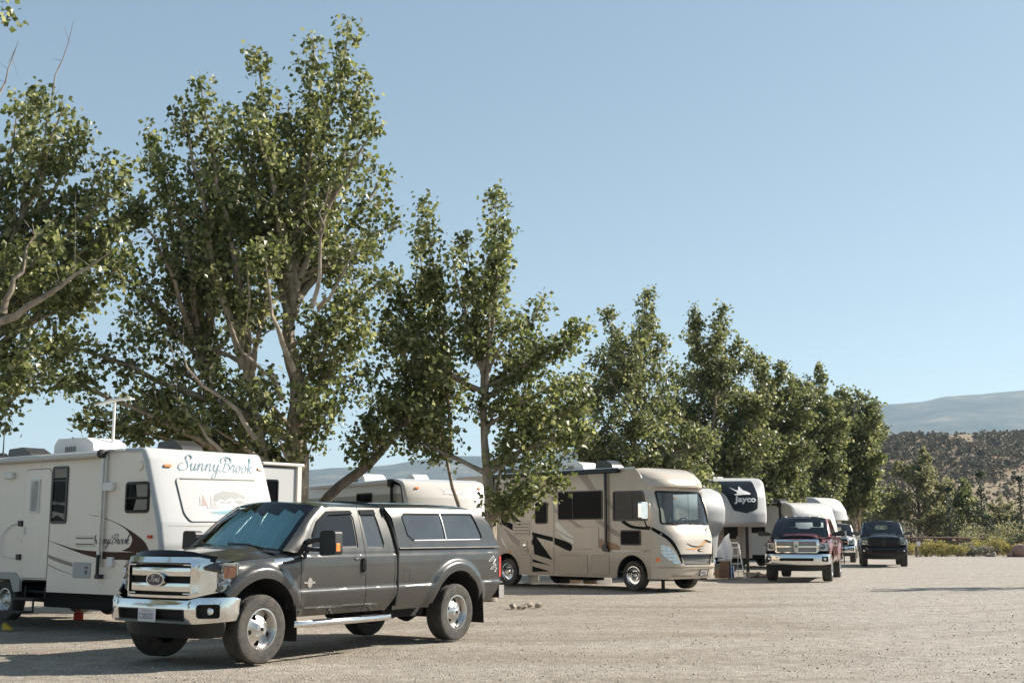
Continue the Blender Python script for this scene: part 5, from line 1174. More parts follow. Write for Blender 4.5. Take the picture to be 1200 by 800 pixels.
# fifth wheel with the dark nose panel
def fifth(name, label, loc, head, P):
    root = thing(name, label, 'caravan', loc, R(head)); hw, L, zr, RAD, zn = 1.18, P['L'], P.get('zr', 3.66), .14, P.get('zn', 1.82)
    front = open_fillet([(-.25, zn), (.0, zn + .12), (.06, 2.3), (-.05, 2.9), (-.30, 3.45), (-.66, zr - .06), (-1.3, zr)], [0, .15, .4, .5, .5, .5, 0], 7, .09)
    under = [(-.25, zn), (-2.6, zn), (-2.6, .62)]
    nn = normals(front); inn = [(x + n[0] * RAD, z + n[1] * RAD) for (x, z), n in zip(front, nn)]
    bul = lambda x, z: .52 * sm((zr - z) / .8)
    nm = MB(); sweep(nm, front, hw + .01, RAD, bul, 2.2); no = nm.build('nose_cap', MATS[P['nose']], root, 50)
    nz = nose_fn(front); NF = lambda y, z, d: (nz(z) + bul(0, z) * (1 - (abs(y) / hw) ** 2.2) + d, y, z)
    roof = open_fillet([(-1.3, zr), (-L + .1, zr - .1), (-L, zr - .25), (-L, .62)], [0, .1, .1, 0], step=.6); rm = MB(); sweep(rm, roof, hw, RAD); rm.build('roof', MATS['rv_pale'], root, 50)
    F = lambda x, z, h: (x, -(hw + h), z)
    for s in (-1, 1):
        m = MB(); m.panel(inn + [(-L + .05, zr - .18), (-L + .05, .62), (-2.6, .62), (-2.6, zn), (-.3, zn)], [], lambda x, z, d: (x, s * (hw - d), z), .7, .03); m.build('side_wall', MATS[P['side']], root, 40)
    u = MB(); u.panel([(-hw + .02, zn - .01), (hw - .02, zn - .01), (hw - .02, .62), (-hw + .02, .62)], [], lambda y, z, d: (-2.58, y, z), .8); u.box((-1.4, 0, zn + .02), (2.3, 2.4, .05)); uo = u.build('lower_front', MATS['rv_grey'], root)
    seam(uo, lambda y, z, h: (-2.578 + h, y, z), rrect(-.75, .75, .75, 1.60, .04), .02, 'seam', 'hatch', slab='rv_grey')
    k = MB(); k.box((-.9, 0, zn - .18), (.9, .35, .34)); k.box((-.75, 0, zn - .38), (.3, .3, .12)); k.build('pin_box', MATS['underbody'], root, bevel=.02)
    for s in (-1, 1): k = MB(); k.box((-2.40, s * .95, .95), (.10, .10, 1.75)); k.box((-2.4, s * .95, .06), (.25, .25, .05)); k.build('landing_leg', MATS['steel_dark'], root)
    underframe(root, -2.7, -L + .1, .62, hw, (-L + 3.2, -L + 2.3), .38)
    return root, no, F, NF
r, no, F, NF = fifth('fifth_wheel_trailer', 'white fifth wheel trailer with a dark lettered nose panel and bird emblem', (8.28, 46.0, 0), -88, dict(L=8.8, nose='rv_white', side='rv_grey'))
k = MB(); k.panel(fillet([(-.92, 3.50), (.72, 3.52), (.80, 3.0), (.76, 2.46), (.30, 2.30), (-.18, 2.40), (-.42, 2.95)], [.06, .06, .3, .15, .05, .15, .4], 5), [], lambda y, z, d: NF(y, z, .02 - d), .05, .02); po = k.build('dark_panel', MATS['gloss_black'], no, 60)
k = MB(); lay_text(k, 'Jayco', lambda u, v, d: NF(u, v, .034), -.14, 2.64, .70, 2.93, bold=.035, shear=.08); k.build('lettering', MATS['decal_white'], po, 0)
k = MB()
for q in ([(-.22, 3.26), (.05, 3.14), (.14, 3.30), (.26, 3.15), (.40, 3.10), (.52, 3.00), (.20, 2.98), (.06, 2.96), (-.12, 2.98), (.02, 3.06)],): k.panel([tuple(p) for p in cr(q, 4, True)], [], lambda y, z, d: NF(y, z, .034 - d), .06, .012)
k.build('bird_emblem', MATS['decal_white'], po, 0)
decal(r, F, [fillet([(-.55, 3.50), (-2.2, 3.50), (-2.4, 3.0), (-1.1, 2.68)], .1), fillet([(-1.1, 2.60), (-2.4, 2.85), (-2.5, 2.55)], .05)], 'gloss_black', 'dark_swoosh')
k = MB(); k.panel([tuple(p) for p in cr([(-1.10, 3.58), (-.86, 3.3), (-.50, 2.8), (-.30, 2.35), (-.38, 2.05), (-.50, 2.05), (-.44, 2.35), (-.64, 2.8), (-.98, 3.3), (-1.18, 3.56)], 4, True)], [], lambda y, z, d: NF(y, z, .04 - d), .12, .05); k.build('nose_moulding', MATS['rv_white'], no, 60)
air_con(r, -4.5, .1, 3.56, 1.1)

r, no, F, NF = trailer('travel_trailer', 'beige travel trailer with a black awning arm, behind the red pickup', (13.9, 57.0, 0), -60,
    dict(L=7.6, zr=2.98, front=[(.22, .6), (.26, 1.3), (.16, 1.95), (.0, 2.45), (-.2, 2.85), (-.6, 2.98), (-.95, 2.98)], fr=[0, .4, .5, .5, .4, .3, 0], nose='rv_pale', side='rv_grey', trim=False, bulge=.20, windows=[(-3.0, 1.6, -2.0, 2.35)], ac=[(-4.2, .0, 1.1)], vents=[(-1.9, -.3, 'plastic_smoke'), (-3.0, .2, 'plastic_smoke')], axles=(-4.0, -4.9), awning=(-.95, -5.6), awning_mat='gloss_black'))
fifth('fifth_wheel_trailer', 'far white fifth wheel trailer whose rounded cap overhangs to the right', (19.0, 73.0, 0), -48, dict(L=8.5, zr=3.72, zn=2.45, nose='rv_white', side='rv_white'))
# ------------------------------------------------------------------ the other pickups
pickup('pickup_truck', 'dark red pickup with a chrome grille and roof lamps facing the camera', (9.62, 41.75, 0), R(251.5), RAM).scale = (1.1, 1.1, 1.1)
P2 = dict(RAM); P2.update(paint='paint_black', trim='gloss_black', bumper_mat='gloss_black', grille_mesh='dark_plastic', trim_light=False, deflector=False, roof_lamps=False, scoops=True, chrome_handles=False, mirror_len=.34, mirror_mat='paint_black', reflector='alloy')
pickup('pickup_truck', 'black pickup with a black grille and bonnet scoops, standing alone at the far end', (18.15, 60.9, 0), R(255.5), P2).scale = (1.13, 1.13, 1.13)
P3 = dict(RAM); P3.update(paint='paint_white', deflector=False, roof_lamps=False, grille_mesh='dark_plastic', bumper_mat='chrome')
pickup('pickup_truck', 'white pickup half hidden behind the red pickup', (18.2, 70.0, 0), R(254), P3).scale = (1.1, 1.1, 1.1)
# ------------------------------------------------------------------ trees
def unit(a): return a / np.maximum(np.linalg.norm(a, axis=-1, keepdims=True), 1e-9)
def leaf_mesh(name, C, size, m, parent, g, droop=0.25, wide=0.85, svar=.45):
    """Many small folded leaves, one at each centre."""
    n = len(C)
    ax = unit(g.normal(size=(n, 3)) + np.array([0, 0, -droop * 2])); t = unit(np.cross(ax, g.normal(size=(n, 3)))); nn = np.cross(ax, t)
    s = (size * (1 + svar * g.uniform(-1, 1, n)))[:, None]; w = wide * .5
    V = np.empty((n, 4, 3)); V[:, 0] = C; V[:, 1] = C + s * (ax * .42 + t * w + nn * .10); V[:, 2] = C + s * ax; V[:, 3] = C + s * (ax * .42 - t * w + nn * .10)
    return mesh_np(name, V.reshape(-1, 3), 4, np.arange(n * 4), m, parent)

def limb_path(a, b, g, n=9, lift=.18, wob=.035):
    a, b = np.array(a, float), np.array(b, float); L = np.linalg.norm(b - a); d = b - a
    c = a + d * .45 + np.array([0, 0, -.10 * L * 0 + lift * L * .5]) * (1 if d[2] > 0 else .3) + np.array([d[0], d[1], 0]) * .12
    t = np.linspace(0, 1, n)[:, None]; P = (1 - t) ** 2 * a + 2 * t * (1 - t) * c + t * t * b
    w = np.cumsum(g.normal(size=(n, 3)) * wob * L / n * 2.2, axis=0); w -= t * w[-1]
    return P + w

def tree(name, label, base, forks, tips, group, seed=1, leaf=.13, mat_leaf='leaf_poplar', trunk_r=.20, sub_len=1.5, dens=1.0, bare=(), spread=1.0, group_cat='tree', bark='bark', sub_n=3.1, leaf_from=.16, extra_trunks=(), per=13):
    """base: foot of the trunk. forks: heights along the trunk line where limbs leave. tips: (point, radius factor) for each limb's end."""
    g = np.random.default_rng(seed); base = np.array(base, float)
    root = thing(name, label, group_cat, tuple(base), 0, group)
    top = np.array(forks[-1], float)
    W = MB(); tr = [base + (np.array(f, float) - base) for f in ([tuple(base)] + list(forks))]
    P = [tuple(p - base) for p in tr]; cp = [tuple(p) for p in cr(P, 4)]
    W.tube(cp, [trunk_r * g.uniform(.93, 1.08) * (1.25 - .7 * i / (len(cp) - 1)) + (.10 * trunk_r * 3 if i == 0 else 0) for i in range(len(cp))], 12)
    for et in extra_trunks:
        q = limb_path(base - base, np.array(et) - base, g, 8, .05, .03); W.tube([tuple(x) for x in q], list(np.linspace(trunk_r * .6, trunk_r * .28, 8)), 10)
    C = []; tw = []
    for tip, k in tips:
        tip = np.array(tip, float) - base; L0 = np.linalg.norm(tip)
        # leaves the trunk at the highest fork that still lies well below the tip
        fs = [np.array(f, float) - base for f in list(forks) + list(extra_trunks)]
        ok = [f for f in fs if f[2] < tip[2] - .25 * max(1.0, np.hypot(*(tip[:2] - f[:2])))] or [fs[0]]
        a = min(ok, key=lambda f: np.hypot(*(tip[:2] - f[:2])) * 1.2 + abs(tip[2] - f[2]) * .6)
        a = a * (1 - .12 * g.uniform())
        q = limb_path(a, tip, g, 10, .16, .05); L = np.linalg.norm(tip - a); r0 = min(trunk_r * .55, .018 * L + .02) * k ** .3
        W.tube([tuple(x) for x in q], list(r0 * (1 - np.linspace(0, 1, 10) * .88)), 8)
        ns = max(6, int(L * sub_n * 1.75)); T = np.sort(g.uniform(leaf_from, 1.0, ns) ** .85)
        for t in T:
            i = min(int(t * 9), 8); p = q[i] + (q[i + 1] - q[i]) * (t * 9 - i); tan = unit(q[i + 1] - q[i])
            rad = unit(np.cross(tan, g.normal(size=3))); d = unit(rad * (1.0) + tan * (.35 + .9 * t) + np.array([0, 0, .15]))
            l = sub_len * spread * k * (1.0 - .72 * t ** 1.5) * g.uniform(.45, 1.15)
            e = p + d * l; m_ = p + d * l * .5 + np.array([0, 0, .10 * l])
            if l > .5: W.tube([tuple(p), tuple(m_), tuple(e)], [max(.006, .016 * l), max(.005, .010 * l), .004], 5, False)
            nc = max(2, int(l / .27))
            for j in range(nc):
                u = (j + g.uniform(.3, 1.0)) / nc; c = p * (1 - u) ** 2 + 2 * m_ * u * (1 - u) + e * u * u
                c = c + g.normal(size=3) * .10
                npl = int(per * 1.4 * g.uniform(.45, 1.45)); C.append(c + g.normal(size=(npl, 3)) * np.array([.13, .13, .12]) * (.75 + leaf * 2.2))
        C.append(tip + g.normal(size=(10, 3)) * .10)
    for bt in bare:
        q = limb_path(np.array(bt[0], float) - base, np.array(bt[1], float) - base, g, 9, .05, .10); W.tube([tuple(x) for x in q], list(np.linspace(bt[2], .004, 9)), 6)
        if len(bt) > 3: C.append(q[-1] + g.normal(size=(bt[3], 3)) * .16); C.append(q[-2] + g.normal(size=(bt[3] // 2, 3)) * .14)
        for t in (4, 5, 6, 7):
            e = q[t] + unit(g.normal(size=3) + np.array([0, 0, 1.2])) * bt[2] * g.uniform(8, 20); W.tube([tuple(q[t]), tuple(e)], [.006, .003], 4, False)
    to = W.build('trunk', MATS[bark], root, 60)
    C = np.concatenate(C)
    leaf_mesh('crown', C, leaf, MATS[mat_leaf], root, g)
    return root

def px(pts, Y, g, sp=2.0):
    """Limb ends measured in the photograph; each stands at its own distance around Y."""
    out = []
    for p in pts:
        x, y = p[0], p[1]; k = p[2] if len(p) > 2 else 1.0; dy = p[3] if len(p) > 3 else g.uniform(-sp, sp)
        out.append((tuple(at(x, y, Y + dy)), k))
    return out
gt = np.random.default_rng(5)
ROW = 'poplars in the row behind the trailers'
# the big tree behind the first trailer
Y = 27.5; b = at(348, 640, Y); b.z = 0
tree('poplar_tree', 'tallest poplar, its pale trunk rising just right of the lettered trailer', b,
     [at(349, 560, Y), at(347, 500, Y), at(350, 455, Y), at(338, 400, Y), at(342, 330, Y)],
     px([(408, 30, .7), (425, 90, .8), (366, 45, .7), (300, 62, .55), (297, 130, .9), (338, 120, 1.0), (375, 110, 1.0), (235, 95, .6), (212, 125, .9), (250, 170, 1.0), (172, 150, .55), (190, 190, 1.0), (440, 150, .9), (455, 200, .9), (468, 260, .7), (400, 190, 1.1), (330, 210, 1.1), (270, 240, 1.1), (215, 260, 1.1),
         (160, 250, 1.0), (120, 300, 1.0), (60, 400, 1.0), (40, 435, .8), (100, 450, 1.0), (90, 490, .7), (150, 380, 1.1), (170, 460, 1.0), (220, 330, 1.1), (240, 430, 1.1), (230, 490, .9), (290, 360, 1.1), (300, 460, .9), (390, 300, 1.1), (440, 290, .9), (400, 380, 1.0), (430, 350, .8), (410, 440, .8), (390, 470, .6), (320, 500, .6), (180, 420, 1.0), (270, 300, 1.0), (350, 280, 1.0), (130, 500, .6), (195, 495, .6), (285, 200, 1.2), (300, 250, 1.3), (272, 130, .8), (285, 165, 1.1), (290, 300, 1.2), (268, 215, 1.2), (318, 300, 1.1), (262, 150, .9), (312, 170, .9), (245, 290, 1.0), (460, 320, .6), (375, 240, 1.0), (140, 330, 1.0), (250, 200, 1.0), (265, 480, .9), (285, 500, .7), (205, 400, 1.0), (408, 410, .8), (428, 385, .8), (385, 430, .8), (370, 460, .7), (415, 340, .9), (405, 465, .6), (375, 495, .5)], Y, gt),
     ROW, 21, .122, trunk_r=.22, sub_len=1.25, per=12, sub_n=2.7, bare=[(at(300, 520, Y - 1.9), at(192, 395, Y - 2.2), .065), (at(262, 530, Y - 2.0), at(200, 462, Y - 2.2), .05), (at(330, 470, Y - 1.6), at(268, 372, Y - 2.2), .07), (at(346, 430, Y - 1.4), at(312, 300, Y - 2.0), .08), (at(372, 360, Y - 1.6), at(386, 215, Y - 2.0), .06), (at(372, 362, Y - 1.6), at(418, 290, Y - 2.0), .055)], extra_trunks=[at(285, 420, Y - .5), at(230, 400, Y + .6)])
# the next, in front of the motorhome's tail
Y = 29.4; b = at(574, 640, Y); b.z = 0
tree('poplar_tree', 'poplar with twin trunks standing between the bird trailer and the motorhome', b,
     [at(574, 600, Y), at(570, 545, Y), at(567, 500, Y), at(568, 440, Y)],
     px([(583, 222, .45), (590, 262, .5), (580, 300, .8), (545, 280, .55), (530, 300, .8), (556, 330, .9), (500, 240, .45), (490, 270, .5), (505, 320, .8), (478, 350, .9), (455, 330, .5), (450, 390, .9), (440, 430, 1.0), (425, 470, .9), (432, 500, .7), (470, 470, 1.0), (480, 510, .7), (510, 420, 1.0), (520, 500, .9), (545, 400, 1.0), (600, 380, 1.0), (590, 440, 1.0), (620, 430, .9), (640, 345, .45), (650, 400, .7), (636, 480, 1.0), (660, 450, .7), (670, 400, .5), (660, 520, .7), (610, 520, .9), (690, 385, .45), (650, 450, .9), (672, 480, .8), (685, 440, .6), (684, 505, .7), (700, 465, .5), (640, 510, .8), (600, 480, 1.0), (560, 470, 1.0), (440, 395, .8), (455, 365, .7),
         (620, 560, .7, -1.5), (640, 545, .7, -1.0), (605, 590, .5, -1.5), (655, 560, .45, -1.0)], Y, gt, 1.1),
     ROW, 33, .122, trunk_r=.12, sub_len=1.05, per=12, sub_n=3.0, extra_trunks=[at(590, 520, Y + .4), at(520, 520, Y + .6)])
# a leaning trunk behind the pickup roof carries the low boughs
Y = 29.3
g0 = at(345, 640, Y); g0.z = 0
tree('leaning_tree', 'slanting brown trunk leaning right in front of the bird trailer', at(352, 645, Y), [at(385, 582, Y), at(433, 543, Y), at(470, 500, Y)],
     px([(430, 490, .7), (470, 470, .8), (450, 505, .6), (500, 480, .9), (520, 440, .8), (420, 520, .4), (480, 430, .9)], Y, gt, .9), None, 35, .122, trunk_r=.13, sub_len=1.0, per=11, bark='bark_dark')
# the tree at the left edge
Y = 25.0; b = at(-110, 640, Y); b.z = 0
tree('poplar_tree', 'poplar at the left edge with a pale bough across it and bare twigs above', b,
     [at(-100, 560, Y), at(-90, 460, Y), at(-70, 400, Y), at(-40, 370, Y), at(2, 368, Y)],
     px([(45, 108, .7), (20, 130, .8), (75, 125, .8), (95, 150, .9), (125, 185, .8), (150, 200, .6), (60, 190, 1.1), (20, 220, 1.1), (-40, 230, 1.1), (100, 230, 1.1), (140, 260, .9), (165, 245, .6), (110, 290, 1.0), (60, 280, 1.0), (10, 300, 1.0), (80, 330, .9), (120, 340, .7), (150, 310, .8), (40, 400, .7), (-60, 330, 1.0), (-150, 250, 1.0), (-200, 350, 1.0), (60, 430, .7), (20, 415, .6), (110, 400, .8), (-20, 420, .7)], Y, gt),
     ROW, 41, .122, trunk_r=.20, sub_len=1.15, per=12, sub_n=2.8, bare=[(at(58, 210, Y), at(86, 25, Y), .03), (at(-10, 140, Y - 1), at(22, 48, Y - 1), .03), (at(-60, 60, Y - 3), at(8, 14, Y - 3), .03, 30), (at(-4, 372, Y - 2.2), at(132, 292, Y - 2.6), .085), (at(2, 366, Y - 2.2), at(38, 262, Y - 2.4), .075)])
# farther along the row
def row_tree(label, xg, Y, tips, seed, leaf, k=1.0, trunk_r=.14, name='poplar_tree', forks=None, per=13, sub_len=1.45, sub_n=3.0):
    b = at(xg, 640, Y); b.z = 0
    xs_ = [t[0] for t in tips]; x0_, x1_ = min(xs_), max(xs_); env = sorted(tips, key=lambda t: t[1])
    r_ = random.Random(seed)
    tips = list(tips) + [(xg + (r_.uniform(-1, 1)) * (x1_ - x0_) * .62, r_.uniform(455 + .15 * max(0, Y - 45), 590), 1.1) for _ in range(22)]
    f = forks or [at(xg, 618, Y), at(xg, 610, Y), at(xg, 560, Y), at(xg - 3, 515, Y), at(xg, 470, Y)]
    return tree(name, label, b, f, px(tips, Y, gt), ROW, seed, leaf, 'leaf_poplar_far', trunk_r, sub_len * k, per=per, sub_n=sub_n)
row_tree('poplar behind the motorhome roof with many upright shoots', 745, 47.0, [(760, 345, .5), (757, 372, .7), (714, 366, .5), (720, 395, .8), (740, 400, .9), (775, 395, .7), (700, 420, .8), (705, 450, 1.0), (690, 470, .9), (680, 510, .9), (700, 540, .8), (735, 440, 1.1), (770, 440, 1.0), (750, 490, 1.1), (730, 520, 1.0), (775, 510, 1.0), (760, 540, .8), (790, 480, .9), (720, 480, 1.1), (672, 445, .5), (655, 490, .7)], 51, 0.141, 1.1)
row_tree('poplar rising over the motorhome windscreen', 838, 58.0, [(848, 358, .55), (840, 378, .7), (812, 362, .4), (810, 395, .8), (835, 410, 1.0), (866, 400, .6), (875, 425, .7), (815, 440, 1.0), (800, 480, 1.0), (850, 450, 1.1), (880, 470, .9), (830, 500, 1.1), (860, 520, 1.0), (800, 530, .9), (885, 520, .8), (840, 545, .9), (790, 440, .8), (780, 510, .8)], 52, 00.160, 1.15)
row_tree('dense poplar right above the dark nosed fifth wheel', 905, 63.0, [(880, 415, .7), (893, 420, .6), (915, 425, .6), (905, 450, .9), (885, 470, 1.0), (930, 460, .9), (915, 490, 1.1), (890, 520, 1.0), (935, 520, 1.0), (910, 550, .9), (870, 545, .8), (945, 555, .7), (925, 580, .7), (890, 575, .8)], 53, 00.170, 1.1)
row_tree('poplar behind the beige far trailer with a pointed top', 955, 78.0, [(962, 432, .5), (950, 452, .7), (930, 445, .6), (970, 465, .7), (945, 490, 1.0), (965, 510, 1.0), (930, 520, 1.0), (980, 520, .9), (950, 550, 1.0), (970, 565, .9), (985, 560, .7), (935, 570, .9), (960, 590, .8)], 54, 00.189, 1.2)
row_tree('last poplar of the row beside the leaning utility pole', 1002, 84.0, [(985, 460, .6), (995, 470, .7), (1018, 475, .5), (1028, 490, .6), (1005, 490, .9), (985, 510, 1.0), (1020, 520, .9), (1032, 535, .6), (1000, 540, 1.0), (1022, 555, .8), (985, 560, .9), (1005, 575, .7), (975, 540, .9), (1030, 510, .7)], 55, 00.198, 1.2)
# a poplar outside the picture on the right; its shadow lies across the track
b = Vector((20.6, 39.0, 0))
tree('poplar_tree', 'poplar beyond the right edge whose shadow falls on the track', b, [b + Vector((0, 0, 1.8)), b + Vector((.1, 0, 3.5)), b + Vector((0, .1, 5))],
     [((b.x + p[0], b.y + p[1], p[2]), p[3]) for p in [(0, 0, 7.2, .8), (-.9, -.3, 6.2, .6), (.9, .4, 6.4, .7), (-1.5, .1, 4.6, .5), (1.5, -.3, 4.8, .7), (.1, 1.1, 5.6, .7), (-.3, -1.1, 5.2, .6), (-.6, .6, 6.6, .6), (.5, -.8, 6.0, .6)]], None, 61, .16, 'leaf_poplar_far', .14, 1.0, per=9, sub_n=2.0)

# poplars added left and behind the camera; darken windows, chrome and sky fill
b = Vector((-29, 20, 0)); g_ = np.random.default_rng(9)
t0 = tree('poplar_tree', 'poplar added outside the picture for its reflection', b, [b + Vector((0, 0, 2)), b + Vector((.2, 0, 4)), b + Vector((0, .1, 6))],
     [((b.x + math.cos(a) * r_, b.y + math.sin(a) * r_, z), 1.2) for a, r_, z in [(i * 2.4, 1.2 + 2.2 * ((i * .37) % 1), 3.2 + 6.5 * ((i * .61) % 1)) for i in range(22)]] + [((b.x, b.y, 11), .8)], 'poplars added outside the picture', 71, .20, 'leaf_poplar_far', .2, 1.5, per=9, sub_n=1.8)
for x, y, s_ in ((-31, 29, 1.1), (-34, 39, 1.0), (-36, 50, 1.15), (-28, 11, 1.0), (-26, 2, 1.05), (-20, -16, 1.0), (-9, -24, 1.1), (3, -22, .95), (14, -27, 1.1), (27, -24, 1.0), (-40, 64, 1.1)):
    c = copy_tree(t0); c.location = (x, y, 0); c.scale = (s_, s_, s_); c.rotation_euler = (0, 0, x * 1.7)
# ------------------------------------------------------------------ scrub, far trees, hills
def bush(name, label, cat, x, y, w, h, leaf, m, seed, group=None, n=None, lean=0):
    g = np.random.default_rng(seed); root = thing(name, label, cat, (x, y, 0), 0, group)
    n = n or int(220 * w * h / leaf ** 2 * .02 + 250); k = 7
    cx = g.normal(size=(k, 3)) * np.array([w * .24, w * .2, h * .16]) + np.array([0, 0, h * .48])
    rr = g.uniform(.55, 1.0, k)
    i = g.integers(0, k, n); d = unit(g.normal(size=(n, 3))) * (g.uniform(0, 1, (n, 1)) ** .45)
    C = cx[i] + d * rr[i][:, None] * np.array([w * .32, w * .28, h * .46]); C[:, 2] = np.maximum(C[:, 2], .03)
    W = MB()
    for j in range(k): W.tube([(0, 0, -.02), tuple(cx[j] * .5 + np.array([0, 0, .05])), tuple(cx[j])], [.03, .02, .01], 5, False)
    W.build('stems', MATS['bark_dark'], root, 0)
    leaf_mesh('foliage', C, leaf, MATS[m], root, g, -.3)
    return root
def far_tree(label, xp, Y, top, half, m, seed, leaf, group='trees beyond the fence', base_low=.12, n=11):
    g = np.random.default_rng(seed); b = at(xp, 640, Y); b.z = 0; H = at(xp, top, Y).z; w = half / FPX * Y
    tips = []
    for i in range(n):
        a = 2 * PI * i / n + g.uniform(-.3, .3); f = g.uniform(.15, 1.0) ** .6; hh = H * (base_low + (1 - base_low) * (1 - .6 * f ** 2) * g.uniform(.72, 1.0))
        tips.append(((b.x + w * f * math.cos(a), b.y + w * f * math.sin(a), hh), 1.0))
    tips += [((b.x + g.uniform(-.2, .2) * w, b.y, H), .8), ((b.x + w * .3, b.y - .3, H * .9), .8), ((b.x - w * .35, b.y + .3, H * .86), .8)]
    tips += [((b.x + w * g.uniform(-.8, .8), b.y - w * .3, H * g.uniform(.25, .5)), 1.0) for _ in range(5)]
    return tree('cottonwood_tree', label, b, [(b.x, b.y, H * .15), (b.x + .1, b.y, H * .35), (b.x, b.y, H * .6)], tips, group, seed, leaf, m, H * .018 + .05, H * .17, per=9, sub_n=1.7, bark='bark_dark', leaf_from=.25)
def spruce(label, xp, Y, top, half, seed, group='spruces beyond the fence'):
    g = np.random.default_rng(seed); b = at(xp, 640, Y); b.z = 0; H = at(xp, top, Y).z; w = half / FPX * Y
    root = thing('spruce_tree', label, 'tree', tuple(b), 0, group)
    W = MB(); W.tube([(0, 0, 0), (0, 0, H * .5), (0, 0, H)], [.16, .09, .02], 8); C = []
    for i in range(int(H * 20)):
        t = .06 + .93 * (i + g.uniform()) / (H * 11); t = min(t, .995); r = w * (1 - t) ** .85 * g.uniform(.7, 1.1) + .05; a = g.uniform(0, 2 * PI); z0 = t * H
        d = np.array([math.cos(a), math.sin(a), -.22]); e = np.array([0, 0, z0]) + d * r
        W.tube([(0, 0, z0), tuple(e)], [.02, .006], 4, False)
        k = max(4, int(r / .05)); u = g.uniform(.1, 1, k)[:, None]; C.append(np.array([0, 0, z0]) + d * r * u + g.normal(size=(k, 3)) * np.array([.12, .12, .08]) * (1.2 - u * .6))
    W.build('trunk', MATS['bark_dark'], root, 0); leaf_mesh('crown', np.concatenate(C), .20, MATS['needle'], root, g, .3, .7)
    return root
far_tree('broad wind swept cottonwood right above the black pickup', 1078, 112, 526, 50, 'leaf_olive', 71, .26, n=26)
far_tree('rounder green tree right of the wind swept cottonwood', 1128, 118, 562, 34, 'leaf_poplar_far', 72, .26, n=18)
far_tree('low olive tree between the two spruces on the right', 1178, 124, 584, 32, 'leaf_olive', 73, .26, n=16, base_low=.05)
far_tree('olive tree behind the black pickup roof, left of the wind swept cottonwood', 1038, 122, 572, 32, 'leaf_olive', 74, .26, n=16, base_low=.05)
far_tree('loose olive tree behind the log fence, left of the slim spruce', 1100, 128, 590, 30, 'leaf_olive', 75, .26, base_low=.05, n=14)
far_tree('olive tree in the gap beyond the utility pole', 1008, 130, 596, 22, 'leaf_olive', 76, .26, base_low=.05)
spruce('slim spruce standing in front of the low olive tree', 1153, 108, 554, 19, 81)
spruce('dark spruce cut off by the right edge', 1199, 108, 560, 20, 82)
spruce('pale spruce against the rounder green tree', 1115, 106, 572, 18, 83)
spruce('small spruce between the utility pole and the black pickup', 1019, 100, 586, 13, 84)
spruce('small dark spruce just left of the utility pole', 991, 96, 590, 12, 85)
# scrub at the edge of the gravel
RB = 'rabbitbrush along the edge of the gravel'
k = 0
for xp, yp, w, h in ((1062, 643, 1.7, .9), (1086, 646, 1.8, 1.0), (1104, 646, 2.2, 1.15), (1122, 646, 1.6, .9), (1150, 643, 2.0, 1.25), (1166, 645, 2.1, 1.2), (1187, 646, 1.8, 1.1), (1205, 645, 2.2, 1.2), (1135, 640, 1.8, 1.0)):
    d = CAM_H * FPX / (yp + 5 - 626.3); d = min(max(d, 84), 95); q = at(xp, yp, d)
    LB = ('yellow bush behind the mirror of the black pickup', 'yellow bush right of the small marker post', 'wide yellow bush, biggest of those before the log fence', 'greenish yellow bush at the right end of the log fence', 'tall yellow bush below the slim spruce', 'yellow bush with pale stones at its foot', 'yellow bush left of the red boulder', 'yellow bush behind the red boulder at the right edge', 'yellow bush set back behind the others')[k]
    bush('rabbitbrush', LB, 'bush', q.x, d + (0 if k != 8 else 4), w, h, .10, 'leaf_rabbitbrush', 90 + k, RB); k += 1
SG = 'grey green brush behind the rabbitbrush'
k = 0
for xp, d, w, h, m, lab in ((1042, 102, 4.2, 2.6, 'leaf_sage', 'tan grey bush right behind the black pickup roof'), (1024, 103, 2.6, 2.0, 'leaf_sage', 'tan grey bush left of the black pickup roof'), (1060, 103, 3.0, 2.0, 'leaf_sage', 'tan grey bush over the right mirror of the black pickup'), (1140, 101, 3.4, 1.9, 'leaf_olive', 'olive brush at the foot of the slim spruce'), (1168, 103, 4.4, 2.6, 'leaf_olive', 'big olive brush thicket with a dark hollow'), (1192, 101, 4.0, 2.3, 'leaf_olive', 'olive brush behind the yellow bushes at the right'), (1133, 90, 1.7, .8, 'leaf_sage', 'small pale sage bush at the gravel edge'), (1155, 89, 1.9, .75, 'leaf_sage', 'low pale sage bush beside the stones'),
                            (1000, 99, 3.0, 1.5, 'leaf_dry', 'dry brown brush beside the utility pole'), (1215, 100, 4.0, 2.6, 'leaf_olive', 'olive brush just past the right edge'), (975, 101, 4.0, 1.6, 'leaf_dry', 'dry brush seen under the far trailer cap')):
    q = at(xp, 640, d); bush('scrub_bush', lab, 'bush', q.x, d, w, h, .15, m, 120 + k, SG); k += 1
# dry grass between them
g = np.random.default_rng(3); n = 26000
gxx = g.uniform(14, 60, n); gyy = g.uniform(93, 135, n); keep = (gxx / gyy > .19); gxx, gyy = gxx[keep], gyy[keep]; n = len(gxx)
hh = g.uniform(.12, .42, n) * (1 + .5 * np.sin(gxx * .7) * np.sin(gyy * .5)); aa = g.uniform(0, PI, n); dx = np.cos(aa) * .07; dy = np.sin(aa) * .07
V = np.stack([np.stack([gxx - dx, gyy - dy, 0 * gxx - .02], -1), np.stack([gxx + dx, gyy + dy, 0 * gxx - .02], -1), np.stack([gxx + g.normal(size=n) * .12, gyy + g.normal(size=n) * .12, hh], -1)], 1)
tag(mesh_np('dry_grass', V.reshape(-1, 3), 3, np.arange(n * 3), MATS['leaf_dry']), kind='stuff')

